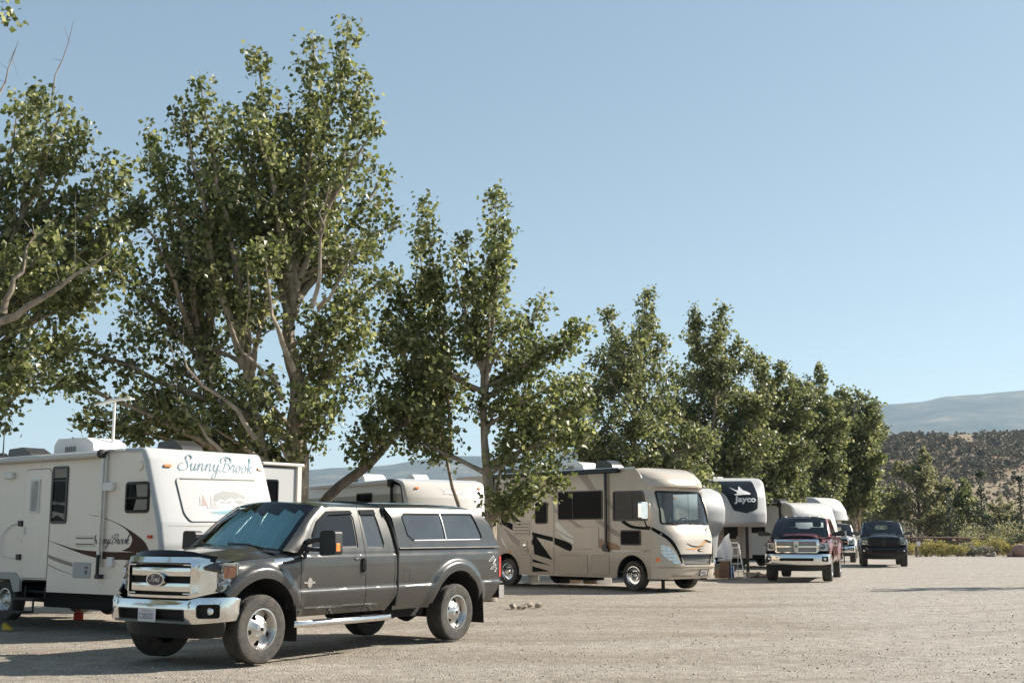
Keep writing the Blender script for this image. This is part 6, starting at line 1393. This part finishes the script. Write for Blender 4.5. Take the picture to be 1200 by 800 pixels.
# hills: terrain sheets
def terrain_mat(name, stops, scale, bump=.5):
    m, nt, b = node_mat(name); tc = N(nt, 'ShaderNodeTexCoord'); nz = N(nt, 'ShaderNodeTexNoise', Scale=scale, Detail=9.0, Roughness=.65); nt.links.new(tc.outputs['Object'], nz.inputs['Vector'])
    r = ramp(nt, stops, nz.outputs['Fac']); nt.links.new(r.outputs['Color'], b.inputs['Base Color']); b.inputs['Roughness'].default_value = .95; b.inputs['Specular IOR Level'].default_value = .1
    return m
terrain_mat('hill_soil', [(.32, (.12, .088, .06)), (.47, (.20, .145, .098)), (.60, (.26, .21, .14)), (.70, (.24, .16, .105))], .022)
terrain_mat('mountain_soil', [(.40, (.014, .024, .018)), (.48, (.040, .048, .034)), (.56, (.07, .066, .046)), (.68, (.17, .15, .11))], .0042)
def vnoise(x, y, seed, octv=4):
    out = np.zeros_like(x); amp = 1.0
    for o in range(octv):
        gg = np.random.default_rng(seed + o); T = gg.uniform(-1, 1, (64, 64)); xi = np.floor(x).astype(int); yi = np.floor(y).astype(int); fx = x - xi; fy = y - yi
        fx = fx * fx * (3 - 2 * fx); fy = fy * fy * (3 - 2 * fy); A = T[yi % 64, xi % 64]; B = T[yi % 64, (xi + 1) % 64]; Cc = T[(yi + 1) % 64, xi % 64]; D = T[(yi + 1) % 64, (xi + 1) % 64]
        out += amp * ((A * (1 - fx) + B * fx) * (1 - fy) + (Cc * (1 - fx) + D * fx) * fy); amp *= .5; x = x * 2.03; y = y * 2.03
    return out
def hill_z(x, y):
    t = np.clip((x / np.maximum(y, 1) + .02) / .26, 0, 1); t = t * t * (3 - 2 * t); hf = .30 + .70 * t
    z = np.interp(y, [0, 150, 260, 420, 560, 690, 760, 1100, 1600, 2600], [-2, -2, 3, 13, 33, 58, 62, 60, 45, -5])
    z = z * hf + vnoise(x / 70, y / 70, 3) * np.interp(y, [150, 300, 600, 1000], [.1, 1.6, 4.5, 3.0]) * hf
    return z - 1.0 * (y < 155)
def sheet(name, fx, xs, ys, m):
    X, Yg = np.meshgrid(xs, ys); Z = fx(X, Yg); nv, nu = X.shape; idx = np.arange(nv * nu).reshape(nv, nu)
    q = np.stack([idx[:-1, :-1], idx[:-1, 1:], idx[1:, 1:], idx[1:, :-1]], -1).reshape(-1)
    return tag(mesh_np(name, np.stack([X, Yg, Z], -1).reshape(-1, 3), 4, q, MATS[m], smooth=True), kind='structure')
sheet('hill', hill_z, np.concatenate([np.linspace(-1500, -250, 20)[:-1], np.linspace(-250, 520, 120), np.linspace(520, 2400, 24)[1:]]), np.concatenate([np.linspace(140, 900, 110), np.linspace(900, 2600, 18)[1:]]), 'hill_soil')
RID = [(-900, 560), (-200, 558), (350, 552), (430, 545), (520, 538), (700, 532), (900, 508), (980, 489), (1030, 478), (1075, 472), (1110, 466), (1150, 464), (1200, 457), (1300, 448), (1700, 440), (2500, 470)]
def mtn_z(x, y):
    p = 600 + FPX * x / np.maximum(y, 1); h = (626.3 - np.interp(p, [a for a, b in RID], [b for a, b in RID])) / FPX * 6200
    t = np.clip((y - 3300) / 2900, 0, 1); prof = np.where(y < 6200, t ** 1.25, 1 - np.clip((y - 6200) / 2600, 0, 1) ** 1.5)
    return h * prof - 8 + vnoise(x / 700, y / 700, 11, 5) * 75 * np.clip(t * 1.6, 0, 1) * np.where(y > 5200, .35, 1.0)
sheet('mountains', mtn_z, np.linspace(-7000, 7600, 320), np.linspace(3300, 8800, 110), 'mountain_soil')
# juniper scrub on the hill: too many to count
g = np.random.default_rng(17); n = 42000
sx_ = g.uniform(-200, 420, n); sy_ = 250 + 560 * g.uniform(0, 1, n) ** .75
dn = np.interp(sy_, [250, 400, 470, 520, 800], [.10, .16, .6, 1.0, 1.0]) * np.clip(.62 + 1.5 * vnoise(sx_ / 38, sy_ / 60, 23), .03, 1)
kk = (g.uniform(0, 1, n) < dn) & (sx_ / sy_ > .16) & (sx_ / sy_ < .55); sx_, sy_ = sx_[kk], sy_[kk]; n = len(sx_); sz_ = hill_z(sx_, sy_)
rr = .45 + 2.3 * g.uniform(0, 1, n) ** 2.4; L = 20
C = np.stack([sx_, sy_, sz_ + rr * .55], -1)[:, None, :] + unit(g.normal(size=(n, L, 3))) * (rr[:, None, None] * g.uniform(.5, 1.0, (n, L, 1)) * np.array([1, 1, .85]))
S = (np.repeat(rr, L) * .62)
C = C.reshape(-1, 3); ax = unit(g.normal(size=C.shape)); t_ = unit(np.cross(ax, g.normal(size=C.shape))); S = S[:, None]
V = np.stack([C - ax * S * .5, C + t_ * S * .5, C + ax * S * .5, C - t_ * S * .5], 1)
tag(mesh_np('hillside_scrub', V.reshape(-1, 3), 4, np.arange(len(C) * 4), MATS['leaf_juniper']), kind='stuff')
# ------------------------------------------------------------------ small things
def stone(label, x, y, s, m, seed, group=None, name='stone', z=0):
    g = np.random.default_rng(seed); bm = bmesh.new(); bmesh.ops.create_icosphere(bm, subdivisions=2, radius=1)
    sc = np.array([s * g.uniform(.8, 1.2), s * g.uniform(.7, 1.0), s * g.uniform(.55, .8)]); a = g.normal(size=(4, 3)); b = g.uniform(.5, .85, 4)
    mb = MB(); vs = []
    for v in bm.verts:
        p = np.array(v.co)
        for ai, bi in zip(a, b):
            ai = ai / np.linalg.norm(ai); q = p @ ai
            if q > bi: p = p - ai * (q - bi)
        vs.append(tuple(p * sc + np.array([0, 0, sc[2] * .55])))
    mb.add(vs, [tuple(v.index for v in f.verts) for f in bm.faces]); bm.free()
    o = mb.build(name, MATS[m], None, 25); o.location = (x, y, z); o.rotation_euler = (0, 0, g.uniform(0, 6))
    return tag(o, label, 'stone', group)
RG = 'stones on the gravel behind the pickup'
for i, (xp, yp, s, lab) in enumerate(((601, 709, .11, 'brown stone, leftmost of the row behind the pickup bumper'), (609, 709.5, .07, 'small pale stone, second of the row behind the pickup bumper'), (614, 709, .08, 'pale stone in the middle of the row behind the pickup bumper'), (620, 707.5, .11, 'dark stone, tallest of the row behind the pickup bumper'), (631, 708.5, .10, 'flat tan stone at the right end of the row behind the bumper'))):
    d = CAM_H * FPX / (yp - 626.3); q = at(xp, yp, d); stone(lab, q.x, q.y, s, 'stone', 200 + i, RG)
for i, (xp, d, s, m, lab) in enumerate(((1197, 87.5, .75, 'stone_red', 'red boulder cut off by the right edge'), (1164, 87.5, .30, 'stone', 'pale stone between the yellow bushes'), (1184, 87.6, .28, 'stone_red', 'small red stone beside the red boulder'), (1158, 87.8, .22, 'stone', 'small pale stone left of another pale stone'))):
    q = at(xp, 650, d); stone(lab, q.x, d, s, m, 220 + i, name='boulder' if s > .5 else 'stone')
FS = 'stones lined up under the fifth wheel nose'
for i, (xp, d, s) in enumerate(((877, 46.3, .16), (882, 45.6, .19), (888, 45.9, .17), (893, 45.4, .15), (899, 45.8, .16))):
    q = at(xp, 660, d); stone(('grey stone next to the white ladder', 'largest stone under the dark nosed trailer', 'round stone under the landing leg', 'stone just left of the red pickup wheel', 'stone half behind the red pickup')[i], q.x, d, s, 'stone', 230 + i, FS)
# step ladder
q = at(862, 668, 44.2); lad = thing('step_ladder', 'white folding step ladder leaning under the fifth wheel nose', 'ladder', (q.x, 44.2, 0), R(8))
for s in (-1, 1):
    k = MB(); k.bar((s * .24, -.28, 0), (s * .15, .05, 1.18), .03, .055); k.build('side_rail', MATS['plastic_white'], lad, bevel=.005)
    k = MB(); k.bar((s * .22, .42, 0), (s * .14, .07, 1.16), .02, .03); k.build('back_leg', MATS['plastic_white'], lad)
for i in range(4):
    t = .2 + i * .235; k = MB(); k.box((0, -.28 + .33 * t, 1.18 * t), (.44 - .16 * t, .12, .03)); k.build('tread', MATS['plastic_white'], lad, bevel=.004)
k = MB(); k.tube([(-.15, .05, 1.16), (-.13, .06, 1.24), (.13, .06, 1.24), (.15, .05, 1.16)], .016, 7); k.build('top_hoop', MATS['plastic_white'], lad)
# the white sheet hung beside it
q = at(848, 640, 43.4); k = MB(); k.grid(lambda u, v: (-.26 + .52 * u + .06 * math.sin(v * 5), .03 * math.sin(u * 11), .62 + (.95 * v) * (1 - .75 * (1 - u) ** 1.3)), 14, 12); o = k.build('hanging_sheet', MATS['cloth_white'], None, 70); o.location = (q.x, 43.4, 0); sd_ = o.modifiers.new('thick', 'SOLIDIFY'); sd_.thickness = .012
tag(o, 'white sheet hung in a slope at the foot of the white domed trailer', 'sheet')
def crate(label, xp, d, w, dp, h, m, name, cat):
    q = at(xp, 660, d); t = thing(name, label, cat, (q.x, d, 0), R(random.uniform(-20, 20)))
    k = MB(); k.box((0, 0, h / 2 + .01), (w, dp, h)); k.build('body', MATS[m], t, bevel=.015)
    k = MB(); k.box((0, 0, h + .025), (w * 1.04, dp * 1.04, .04)); k.build('lid', MATS[m], t, bevel=.01)
crate('brown wooden box standing beside the white ladder', 849, 43.9, .32, .3, .62, 'wood_red', 'wooden_box', 'box')
crate('blue storage box in the shade near the white ladder', 854.5, 44.3, .3, .3, .38, 'plastic_blue', 'storage_box', 'box')
crate('cardboard box in the shade under the white sheet', 843.5, 44.0, .3, .3, .3, 'cardboard', 'cardboard_box', 'box')
# clutter in the light under the motorhome
for i, (xp, d, w, h, m, lab, nm) in enumerate(((662, 39.5, .32, .30, 'steel_dark', 'dark tub seen under the motorhome', 'storage_tub'), (673, 40.0, .4, .26, 'wood_pale', 'stack of pale wood blocks seen under the motorhome', 'wood_blocks'), (690, 39.2, .34, .30, 'cardboard', 'brown carton seen under the motorhome', 'carton'), (706, 39.0, .5, .22, 'plastic_white', 'pale bag shaped box seen under the motorhome', 'storage_tub'), (625, 40.5, .3, .2, 'plastic_white', 'white tub seen under the motorhome near its door', 'storage_tub'))):
    crate(lab, xp, d, w, .3, h, m, nm, 'box')
# fuel can under the lettered trailer
q = at(92, 722, 22.6); can = thing('fuel_can', 'red fuel can in the light under the lettered trailer', 'fuel can', (q.x, 22.6, 0), R(30), None, .48)
k = MB(); k.box((0, 0, .15), (.34, .18, .30)); k.build('body', MATS['lamp_bright_red'], can, bevel=.04, seg=3)
k = MB(); k.tube([(-.10, 0, .30), (-.08, 0, .38), (.06, 0, .38), (.08, 0, .30)], .018, 7); k.build('handle', MATS['lamp_bright_red'], can); k = MB(); k.tube([(.13, 0, .29), (.2, 0, .36)], .022, 8); k.build('spout', MATS['plastic_yellow'], can)
# wheel chocks in the shade
for i, (xp, yp, d, lab) in enumerate(((4, 735, 20.4, 'yellow wheel chock before the lettered trailer wheel'),)):
    q = at(xp, yp, d); k = MB(); k.prism([(0, 0), (.26, 0), (.05, .18), (0, .18)], lambda u, v, dd: (u, dd - .08, v), .16); o = k.build('wheel_chock', MATS['plastic_yellow'], None, 30, bevel=.008); o.location = (q.x, d, 0); o.scale = (.6, .6, .6); tag(o, lab, 'wheel chock')
# poles, signs, fence
q = at(1008, 640, 88); pole = thing('utility_pole', 'brown wooden utility pole between the last poplar and the black pickup', 'pole', (q.x, 88, 0))
k = MB(); k.tube([(0, 0, -.1), (-.10, 0, 4), (-.22, 0, 8.5)], [.15, .13, .11], 12); k.build('shaft', MATS['wood_red'], pole)
k = MB(); k.box((-.2, 0, 7.9), (1.8, .10, .12)); k.build('cross_arm', MATS['wood_red'], pole)
q = at(1004.5, 640, 87.4); k = MB(); k.tube([(0, 0, -.05), (-.06, 0, 2.2), (-.14, 0, 4.6)], .075, 10); o = k.build('pale_post', MATS['wood_pale'], None); o.location = (q.x, 87.4, 0); tag(o, 'pale post leaning along the brown utility pole', 'post')
q = at(1074, 650, 86.0); sp = thing('marker_post', 'short dark post with a small white sign at the gravel edge', 'sign', (q.x, 86, 0))
k = MB(); k.box((0, 0, .36), (.13, .13, .72)); k.build('post', MATS['bark_dark'], sp, bevel=.01); k = MB(); k.box((.2, .05, .92), (.26, .02, .30)); k.build('sign_plate', MATS['plastic_white'], sp, bevel=.005); k = MB(); k.box((.2, .08, .45), (.05, .03, .9)); k.build('stake', MATS['wood_pale'], sp)
q = at(987, 625, 66.5); sp = thing('warning_sign', 'small white sign with a red disc beside the white pickup', 'sign', (q.x + .05, 66.5, 0), 0, None, .8)
k = MB(); k.box((0, 0, .8), (.06, .06, 1.6)); k.build('post', MATS['steel_dark'], sp); k = MB(); k.panel(fillet([(-.17, 1.62), (.2, 1.68), (.22, 2.16), (-.16, 2.06)], .03), [], lambda u, v, d: (u, -.05 + d, v), .5, .02); so_ = k.build('sign_plate', MATS['plastic_white'], sp); k = MB(); k.panel(ring(.02, 1.90, .10, 16), [], lambda u, v, d: (u, -.056, v), .5); k.build('red_disc', MATS['lamp_red'], so_, 0)
# log fence
fe = thing('log_fence', 'weathered red brown log fence behind the yellow bushes', 'fence', (0, 0, 0))
pa = [at(xp, 640, 99).x for xp in (985, 1012, 1040, 1068, 1095, 1122, 1150)]
for i, x in enumerate(pa):
    k = MB(); k.tube([(x, 99, -.1), (x + .04, 99, 1.5)], .11, 8); k.build('post', MATS['wood_red'], fe)
for i in range(len(pa) - 1):
    for j in range(5):
        k = MB(); z = .2 + j * .27 + random.uniform(-.04, .04); k.tube([(pa[i] - .15, 98.86, z), ((pa[i] + pa[i + 1]) / 2, 98.84, z + random.uniform(-.04, .05)), (pa[i + 1] + .15, 98.86, z + random.uniform(-.04, .04))], [.085, .095, .08], 7); k.build('rail', MATS['wood_red'], fe)
# loose stones of the gravel nearby
g = np.random.default_rng(8); n = 30000
d = 11.5 + 26 * g.uniform(0, 1, n) ** 1.5; x = g.uniform(-.46, .46, n) * d; s = .004 + .016 * g.uniform(0, 1, n) ** 6
gz = -.0
oct_ = np.array([[1, 0, 0], [0, 1, 0], [-1, 0, 0], [0, -1, 0], [0, 0, .8], [0, 0, -.3]], float)
V = oct_[None] * (1 + .35 * g.uniform(-1, 1, (n, 6, 1))) * s[:, None, None]; a = g.uniform(0, 6.28, n); ca, sa = np.cos(a)[:, None], np.sin(a)[:, None]
V = np.stack([V[..., 0] * ca - V[..., 1] * sa + x[:, None], V[..., 0] * sa + V[..., 1] * ca + d[:, None], V[..., 2]], -1)
fz = .022 * (np.sin(x * .9 + 1.3 * np.sin(d * .31)) * np.sin(d * .7 + .8 * np.sin(x * .4)) - 1); V[..., 2] += fz[:, None] * np.clip((100 - d) / 40, 0, 1)[:, None]
F = np.array([[0, 1, 4], [1, 2, 4], [2, 3, 4], [3, 0, 4]]); loops = (np.arange(n)[:, None, None] * 6 + F[None]).reshape(-1)
m, nt, b = node_mat('pebble'); gg = N(nt, 'ShaderNodeNewGeometry'); r_ = ramp(nt, [(0, (.10, .085, .07)), (.3, (.26, .225, .18)), (.75, (.38, .34, .28)), (1, (.55, .52, .47))], gg.outputs['Random Per Island']); nt.links.new(r_.outputs['Color'], b.inputs['Base Color']); b.inputs['Roughness'].default_value = .9
tag(mesh_np('pebbles', V.reshape(-1, 3), 3, loops, m), kind='stuff')
# ------------------------------------------------------------------ light, air, camera
W = bpy.data.worlds.new('World'); SC.world = W; W.use_nodes = True
wn = W.node_tree; bg = wn.nodes['Background']
sky = N(wn, 'ShaderNodeTexSky', sky_type='NISHITA'); sky.sun_disc = False
sky.sun_elevation = SUN_EL; sky.sun_rotation = math.atan2(SUN_DIR.x, SUN_DIR.y)
sky.altitude = 1800; sky.air_density = 1.0; sky.dust_density = 2.0; sky.ozone_density = 1.0
gm = N(wn, 'ShaderNodeGamma', Gamma=0.54); hs = N(wn, 'ShaderNodeHueSaturation', Saturation=1.06); wn.links.new(sky.outputs['Color'], hs.inputs['Color']); wn.links.new(hs.outputs['Color'], gm.inputs['Color'])
tn = N(wn, 'ShaderNodeMixRGB', blend_type='MULTIPLY', Fac=1.0); tn.inputs['Color2'].default_value = (0.955, 1.055, 1.04, 1); wn.links.new(gm.outputs['Color'], tn.inputs['Color1'])
wn.links.new(tn.outputs['Color'], bg.inputs['Color']); bg.inputs['Strength'].default_value = 0.1215
sl = bpy.data.lights.new('sun', 'SUN'); sl.energy = 4.6; sl.angle = R(0.53); sl.color = (1.0, 0.93, 0.83)
so = bpy.data.objects.new('sun', sl); COL.objects.link(so)
sd = Vector((SUN_DIR.x * math.cos(SUN_EL), SUN_DIR.y * math.cos(SUN_EL), math.sin(SUN_EL)))
so.rotation_euler = sd.to_track_quat('Z', 'Y').to_euler(); so.location = (30, 20, 40)
cd = bpy.data.cameras.new('camera'); cd.sensor_width = 36; cd.lens = FPX / 1200 * 36; cd.clip_start = 0.1; cd.clip_end = 40000
co = bpy.data.objects.new('camera', cd); COL.objects.link(co); co.location = (0, 0, CAM_H); co.rotation_euler = (PI / 2 + PITCH, 0, 0)
SC.camera = co
SC.view_settings.view_transform = 'Standard'; SC.view_settings.look = 'None'; SC.view_settings.gamma = 1; SC.view_settings.use_curve_mapping = False
SC.view_settings.exposure = 1.14
SC.render.engine = 'CYCLES'
SC.cycles.use_denoising = True
SC.cycles.max_bounces = 8; SC.cycles.transparent_max_bounces = 12; SC.cycles.volume_bounces = 1
SC.cycles.sample_clamp_indirect = 6

# ------------------------------------------------------------------ ground
def ground_mat():
    m, nt, b = node_mat('gravel')
    tc = N(nt, 'ShaderNodeTexCoord'); P = tc.outputs['Object']
    def noise(scale, detail=5, rough=.6, sc=(1, 1, 1)):
        mp = N(nt, 'ShaderNodeMapping'); mp.inputs['Scale'].default_value = sc; nt.links.new(P, mp.inputs['Vector'])
        n = N(nt, 'ShaderNodeTexNoise', Scale=float(scale), Detail=float(detail), Roughness=rough); nt.links.new(mp.outputs['Vector'], n.inputs['Vector']); return n.outputs['Fac']
    def mix(f, a, c, mode='MIX'):
        x = N(nt, 'ShaderNodeMixRGB', blend_type=mode)
        for s_, v in (('Fac', f), ('Color1', a), ('Color2', c)):
            if isinstance(v, (int, float)): x.inputs[s_].default_value = v
            elif isinstance(v, tuple): x.inputs[s_].default_value = (*v, 1)
            else: nt.links.new(v, x.inputs[s_])
        return x.outputs['Color']
    broad = ramp(nt, [(.35, (.275, .238, .195)), (.52, (.335, .298, .252)), (.68, (.395, .36, .312))], noise(.28, 6, .6, (.55, 1.6, 1))).outputs['Color']
    # the beaten track on the right is paler and greyer
    sx = N(nt, 'ShaderNodeSeparateXYZ'); nt.links.new(P, sx.inputs[0])
    tr = N(nt, 'ShaderNodeMath', operation='MULTIPLY_ADD'); tr.inputs[1].default_value = -.20; nt.links.new(sx.outputs['Y'], tr.inputs[0]); nt.links.new(sx.outputs['X'], tr.inputs[2])
    ad = N(nt, 'ShaderNodeMath', operation='MULTIPLY_ADD'); nt.links.new(noise(.35, 3), ad.inputs[0]); ad.inputs[1].default_value = 4.0; nt.links.new(tr.outputs[0], ad.inputs[2])
    mr = N(nt, 'ShaderNodeMapRange'); mr.inputs['From Min'].default_value = 1.2; mr.inputs['From Max'].default_value = 5.0; mr.interpolation_type = 'SMOOTHSTEP'; nt.links.new(ad.outputs[0], mr.inputs['Value'])
    f = N(nt, 'ShaderNodeMath', operation='MULTIPLY'); f.inputs[1].default_value = .75; nt.links.new(mr.outputs['Result'], f.inputs[0])
    col = mix(f.outputs[0], broad, (.42, .40, .372))
    rust = ramp(nt, [(.62, (0, 0, 0)), (.74, (1, 1, 1))], noise(.5, 5, .6, (.3, 1.6, 1))).outputs['Color']
    rm = N(nt, 'ShaderNodeMath', operation='MULTIPLY'); rm.inputs[1].default_value = .45; nt.links.new(rust, rm.inputs[0])
    col = mix(rm.outputs[0], col, (.33, .215, .135))
    lane = ramp(nt, [(.44, (0, 0, 0)), (.60, (1, 1, 1))], noise(.22, 4, .55, (.22, 2.4, 1))).outputs['Color']
    lm = N(nt, 'ShaderNodeMath', operation='MULTIPLY'); lm.inputs[1].default_value = .5; nt.links.new(lane, lm.inputs[0])
    col = mix(lm.outputs[0], col, (.43, .398, .355))
    fine = ramp(nt, [(.40, (.72, .70, .67)), (.62, (1.12, 1.11, 1.09))], noise(3.2, 9, .75)).outputs['Color']
    col = mix(.8, col, mix(1.0, col, fine, 'MULTIPLY'))
    wv = N(nt, 'ShaderNodeTexWave', wave_type='BANDS', bands_direction='X', Scale=.16, Distortion=3.5, Detail=2.0); wv.inputs['Detail Scale'].default_value = .35
    rot = N(nt, 'ShaderNodeMapping'); rot.inputs['Rotation'].default_value = (0, 0, R(58)); nt.links.new(P, rot.inputs['Vector']); nt.links.new(rot.outputs['Vector'], wv.inputs['Vector'])
    tk = ramp(nt, [(.80, (0, 0, 0)), (.93, (1, 1, 1))], wv.outputs['Fac']).outputs['Color']
    pat = ramp(nt, [(.42, (0, 0, 0)), (.60, (1, 1, 1))], noise(.16, 3, .5)).outputs['Color']
    tkm = N(nt, 'ShaderNodeMath', operation='MULTIPLY'); nt.links.new(tk, tkm.inputs[0]); nt.links.new(pat, tkm.inputs[1])
    tk2 = N(nt, 'ShaderNodeMath', operation='MULTIPLY'); tk2.inputs[1].default_value = .38; nt.links.new(tkm.outputs[0], tk2.inputs[0])
    col = mix(tk2.outputs[0], col, (.25, .215, .17))
    # pebbles: small cells each of its own tone
    for sc_, amt in ((38., .42), (95., .38)):
        v = N(nt, 'ShaderNodeTexVoronoi', Scale=sc_, feature='F1'); nt.links.new(P, v.inputs['Vector'])
        sepc = N(nt, 'ShaderNodeSeparateColor'); nt.links.new(v.outputs['Color'], sepc.inputs[0])
        pc = ramp(nt, [(0, (.30, .28, .26)), (.18, (.62, .60, .57)), (.6, (.98, .96, .93)), (.9, (1.25, 1.22, 1.16)), (1, (1.7, 1.68, 1.62))], sepc.outputs[0]).outputs['Color']
        col = mix(amt, col, mix(1.0, col, pc, 'MULTIPLY'))
    nt.links.new(col, b.inputs['Base Color']); b.inputs['Roughness'].default_value = .92; b.inputs['Specular IOR Level'].default_value = .25
    v = N(nt, 'ShaderNodeTexVoronoi', Scale=38., feature='F1'); nt.links.new(P, v.inputs['Vector'])
    b1 = N(nt, 'ShaderNodeBump', Strength=.8, Distance=.02); nt.links.new(v.outputs['Distance'], b1.inputs['Height']); b1.invert = True
    b2 = N(nt, 'ShaderNodeBump', Strength=.7, Distance=.05); nt.links.new(noise(9, 8, .7), b2.inputs['Height']); nt.links.new(b1.outputs['Normal'], b2.inputs['Normal'])
    nt.links.new(b2.outputs['Normal'], b.inputs['Normal'])
    return m
ground_mat()
gx_ = np.concatenate([np.linspace(-9000, -60, 14)[:-1], np.linspace(-60, 60, 121), np.linspace(60, 9000, 14)[1:]])
gy_ = np.concatenate([np.linspace(-60, 4, 6)[:-1], np.linspace(4, 110, 150), np.linspace(110, 9500, 20)[1:]])
X_, Y_ = np.meshgrid(gx_, gy_)
fade = np.clip((100 - Y_) / 40, 0, 1) * np.clip((55 - abs(X_)) / 15, 0, 1)
Z_ = fade * .022 * (np.sin(X_ * .9 + 1.3 * np.sin(Y_ * .31)) * np.sin(Y_ * .7 + .8 * np.sin(X_ * .4)) - 1) 
nv, nu = X_.shape
idx = np.arange(nv * nu).reshape(nv, nu)
quads = np.stack([idx[:-1, :-1], idx[:-1, 1:], idx[1:, 1:], idx[1:, :-1]], -1).reshape(-1)
go_ = mesh_np('ground', np.stack([X_, Y_, Z_], -1).reshape(-1, 3), 4, quads, MATS['gravel'], smooth=True)
tag(go_, kind='structure')

# ------------------------------------------------------------------ the air between here and the mountains
hm = bpy.data.materials.new('air'); hm.use_nodes = True; nt = hm.node_tree; nt.nodes.remove(nt.nodes['Principled BSDF'])
pv = N(nt, 'ShaderNodeVolumePrincipled', Density=0.62e-4, Anisotropy=0.2); pv.inputs['Color'].default_value = (0.60, 0.80, 1.0, 1)
nt.links.new(pv.outputs[0], nt.nodes['Material Output'].inputs['Volume'])
k = MB(); k.box((0, 4000, 399.0), (18600, 11600, 806)); ho_ = k.build('haze', hm, None, 0); tag(ho_, kind='stuff')
SC.cycles.volume_max_steps = 64
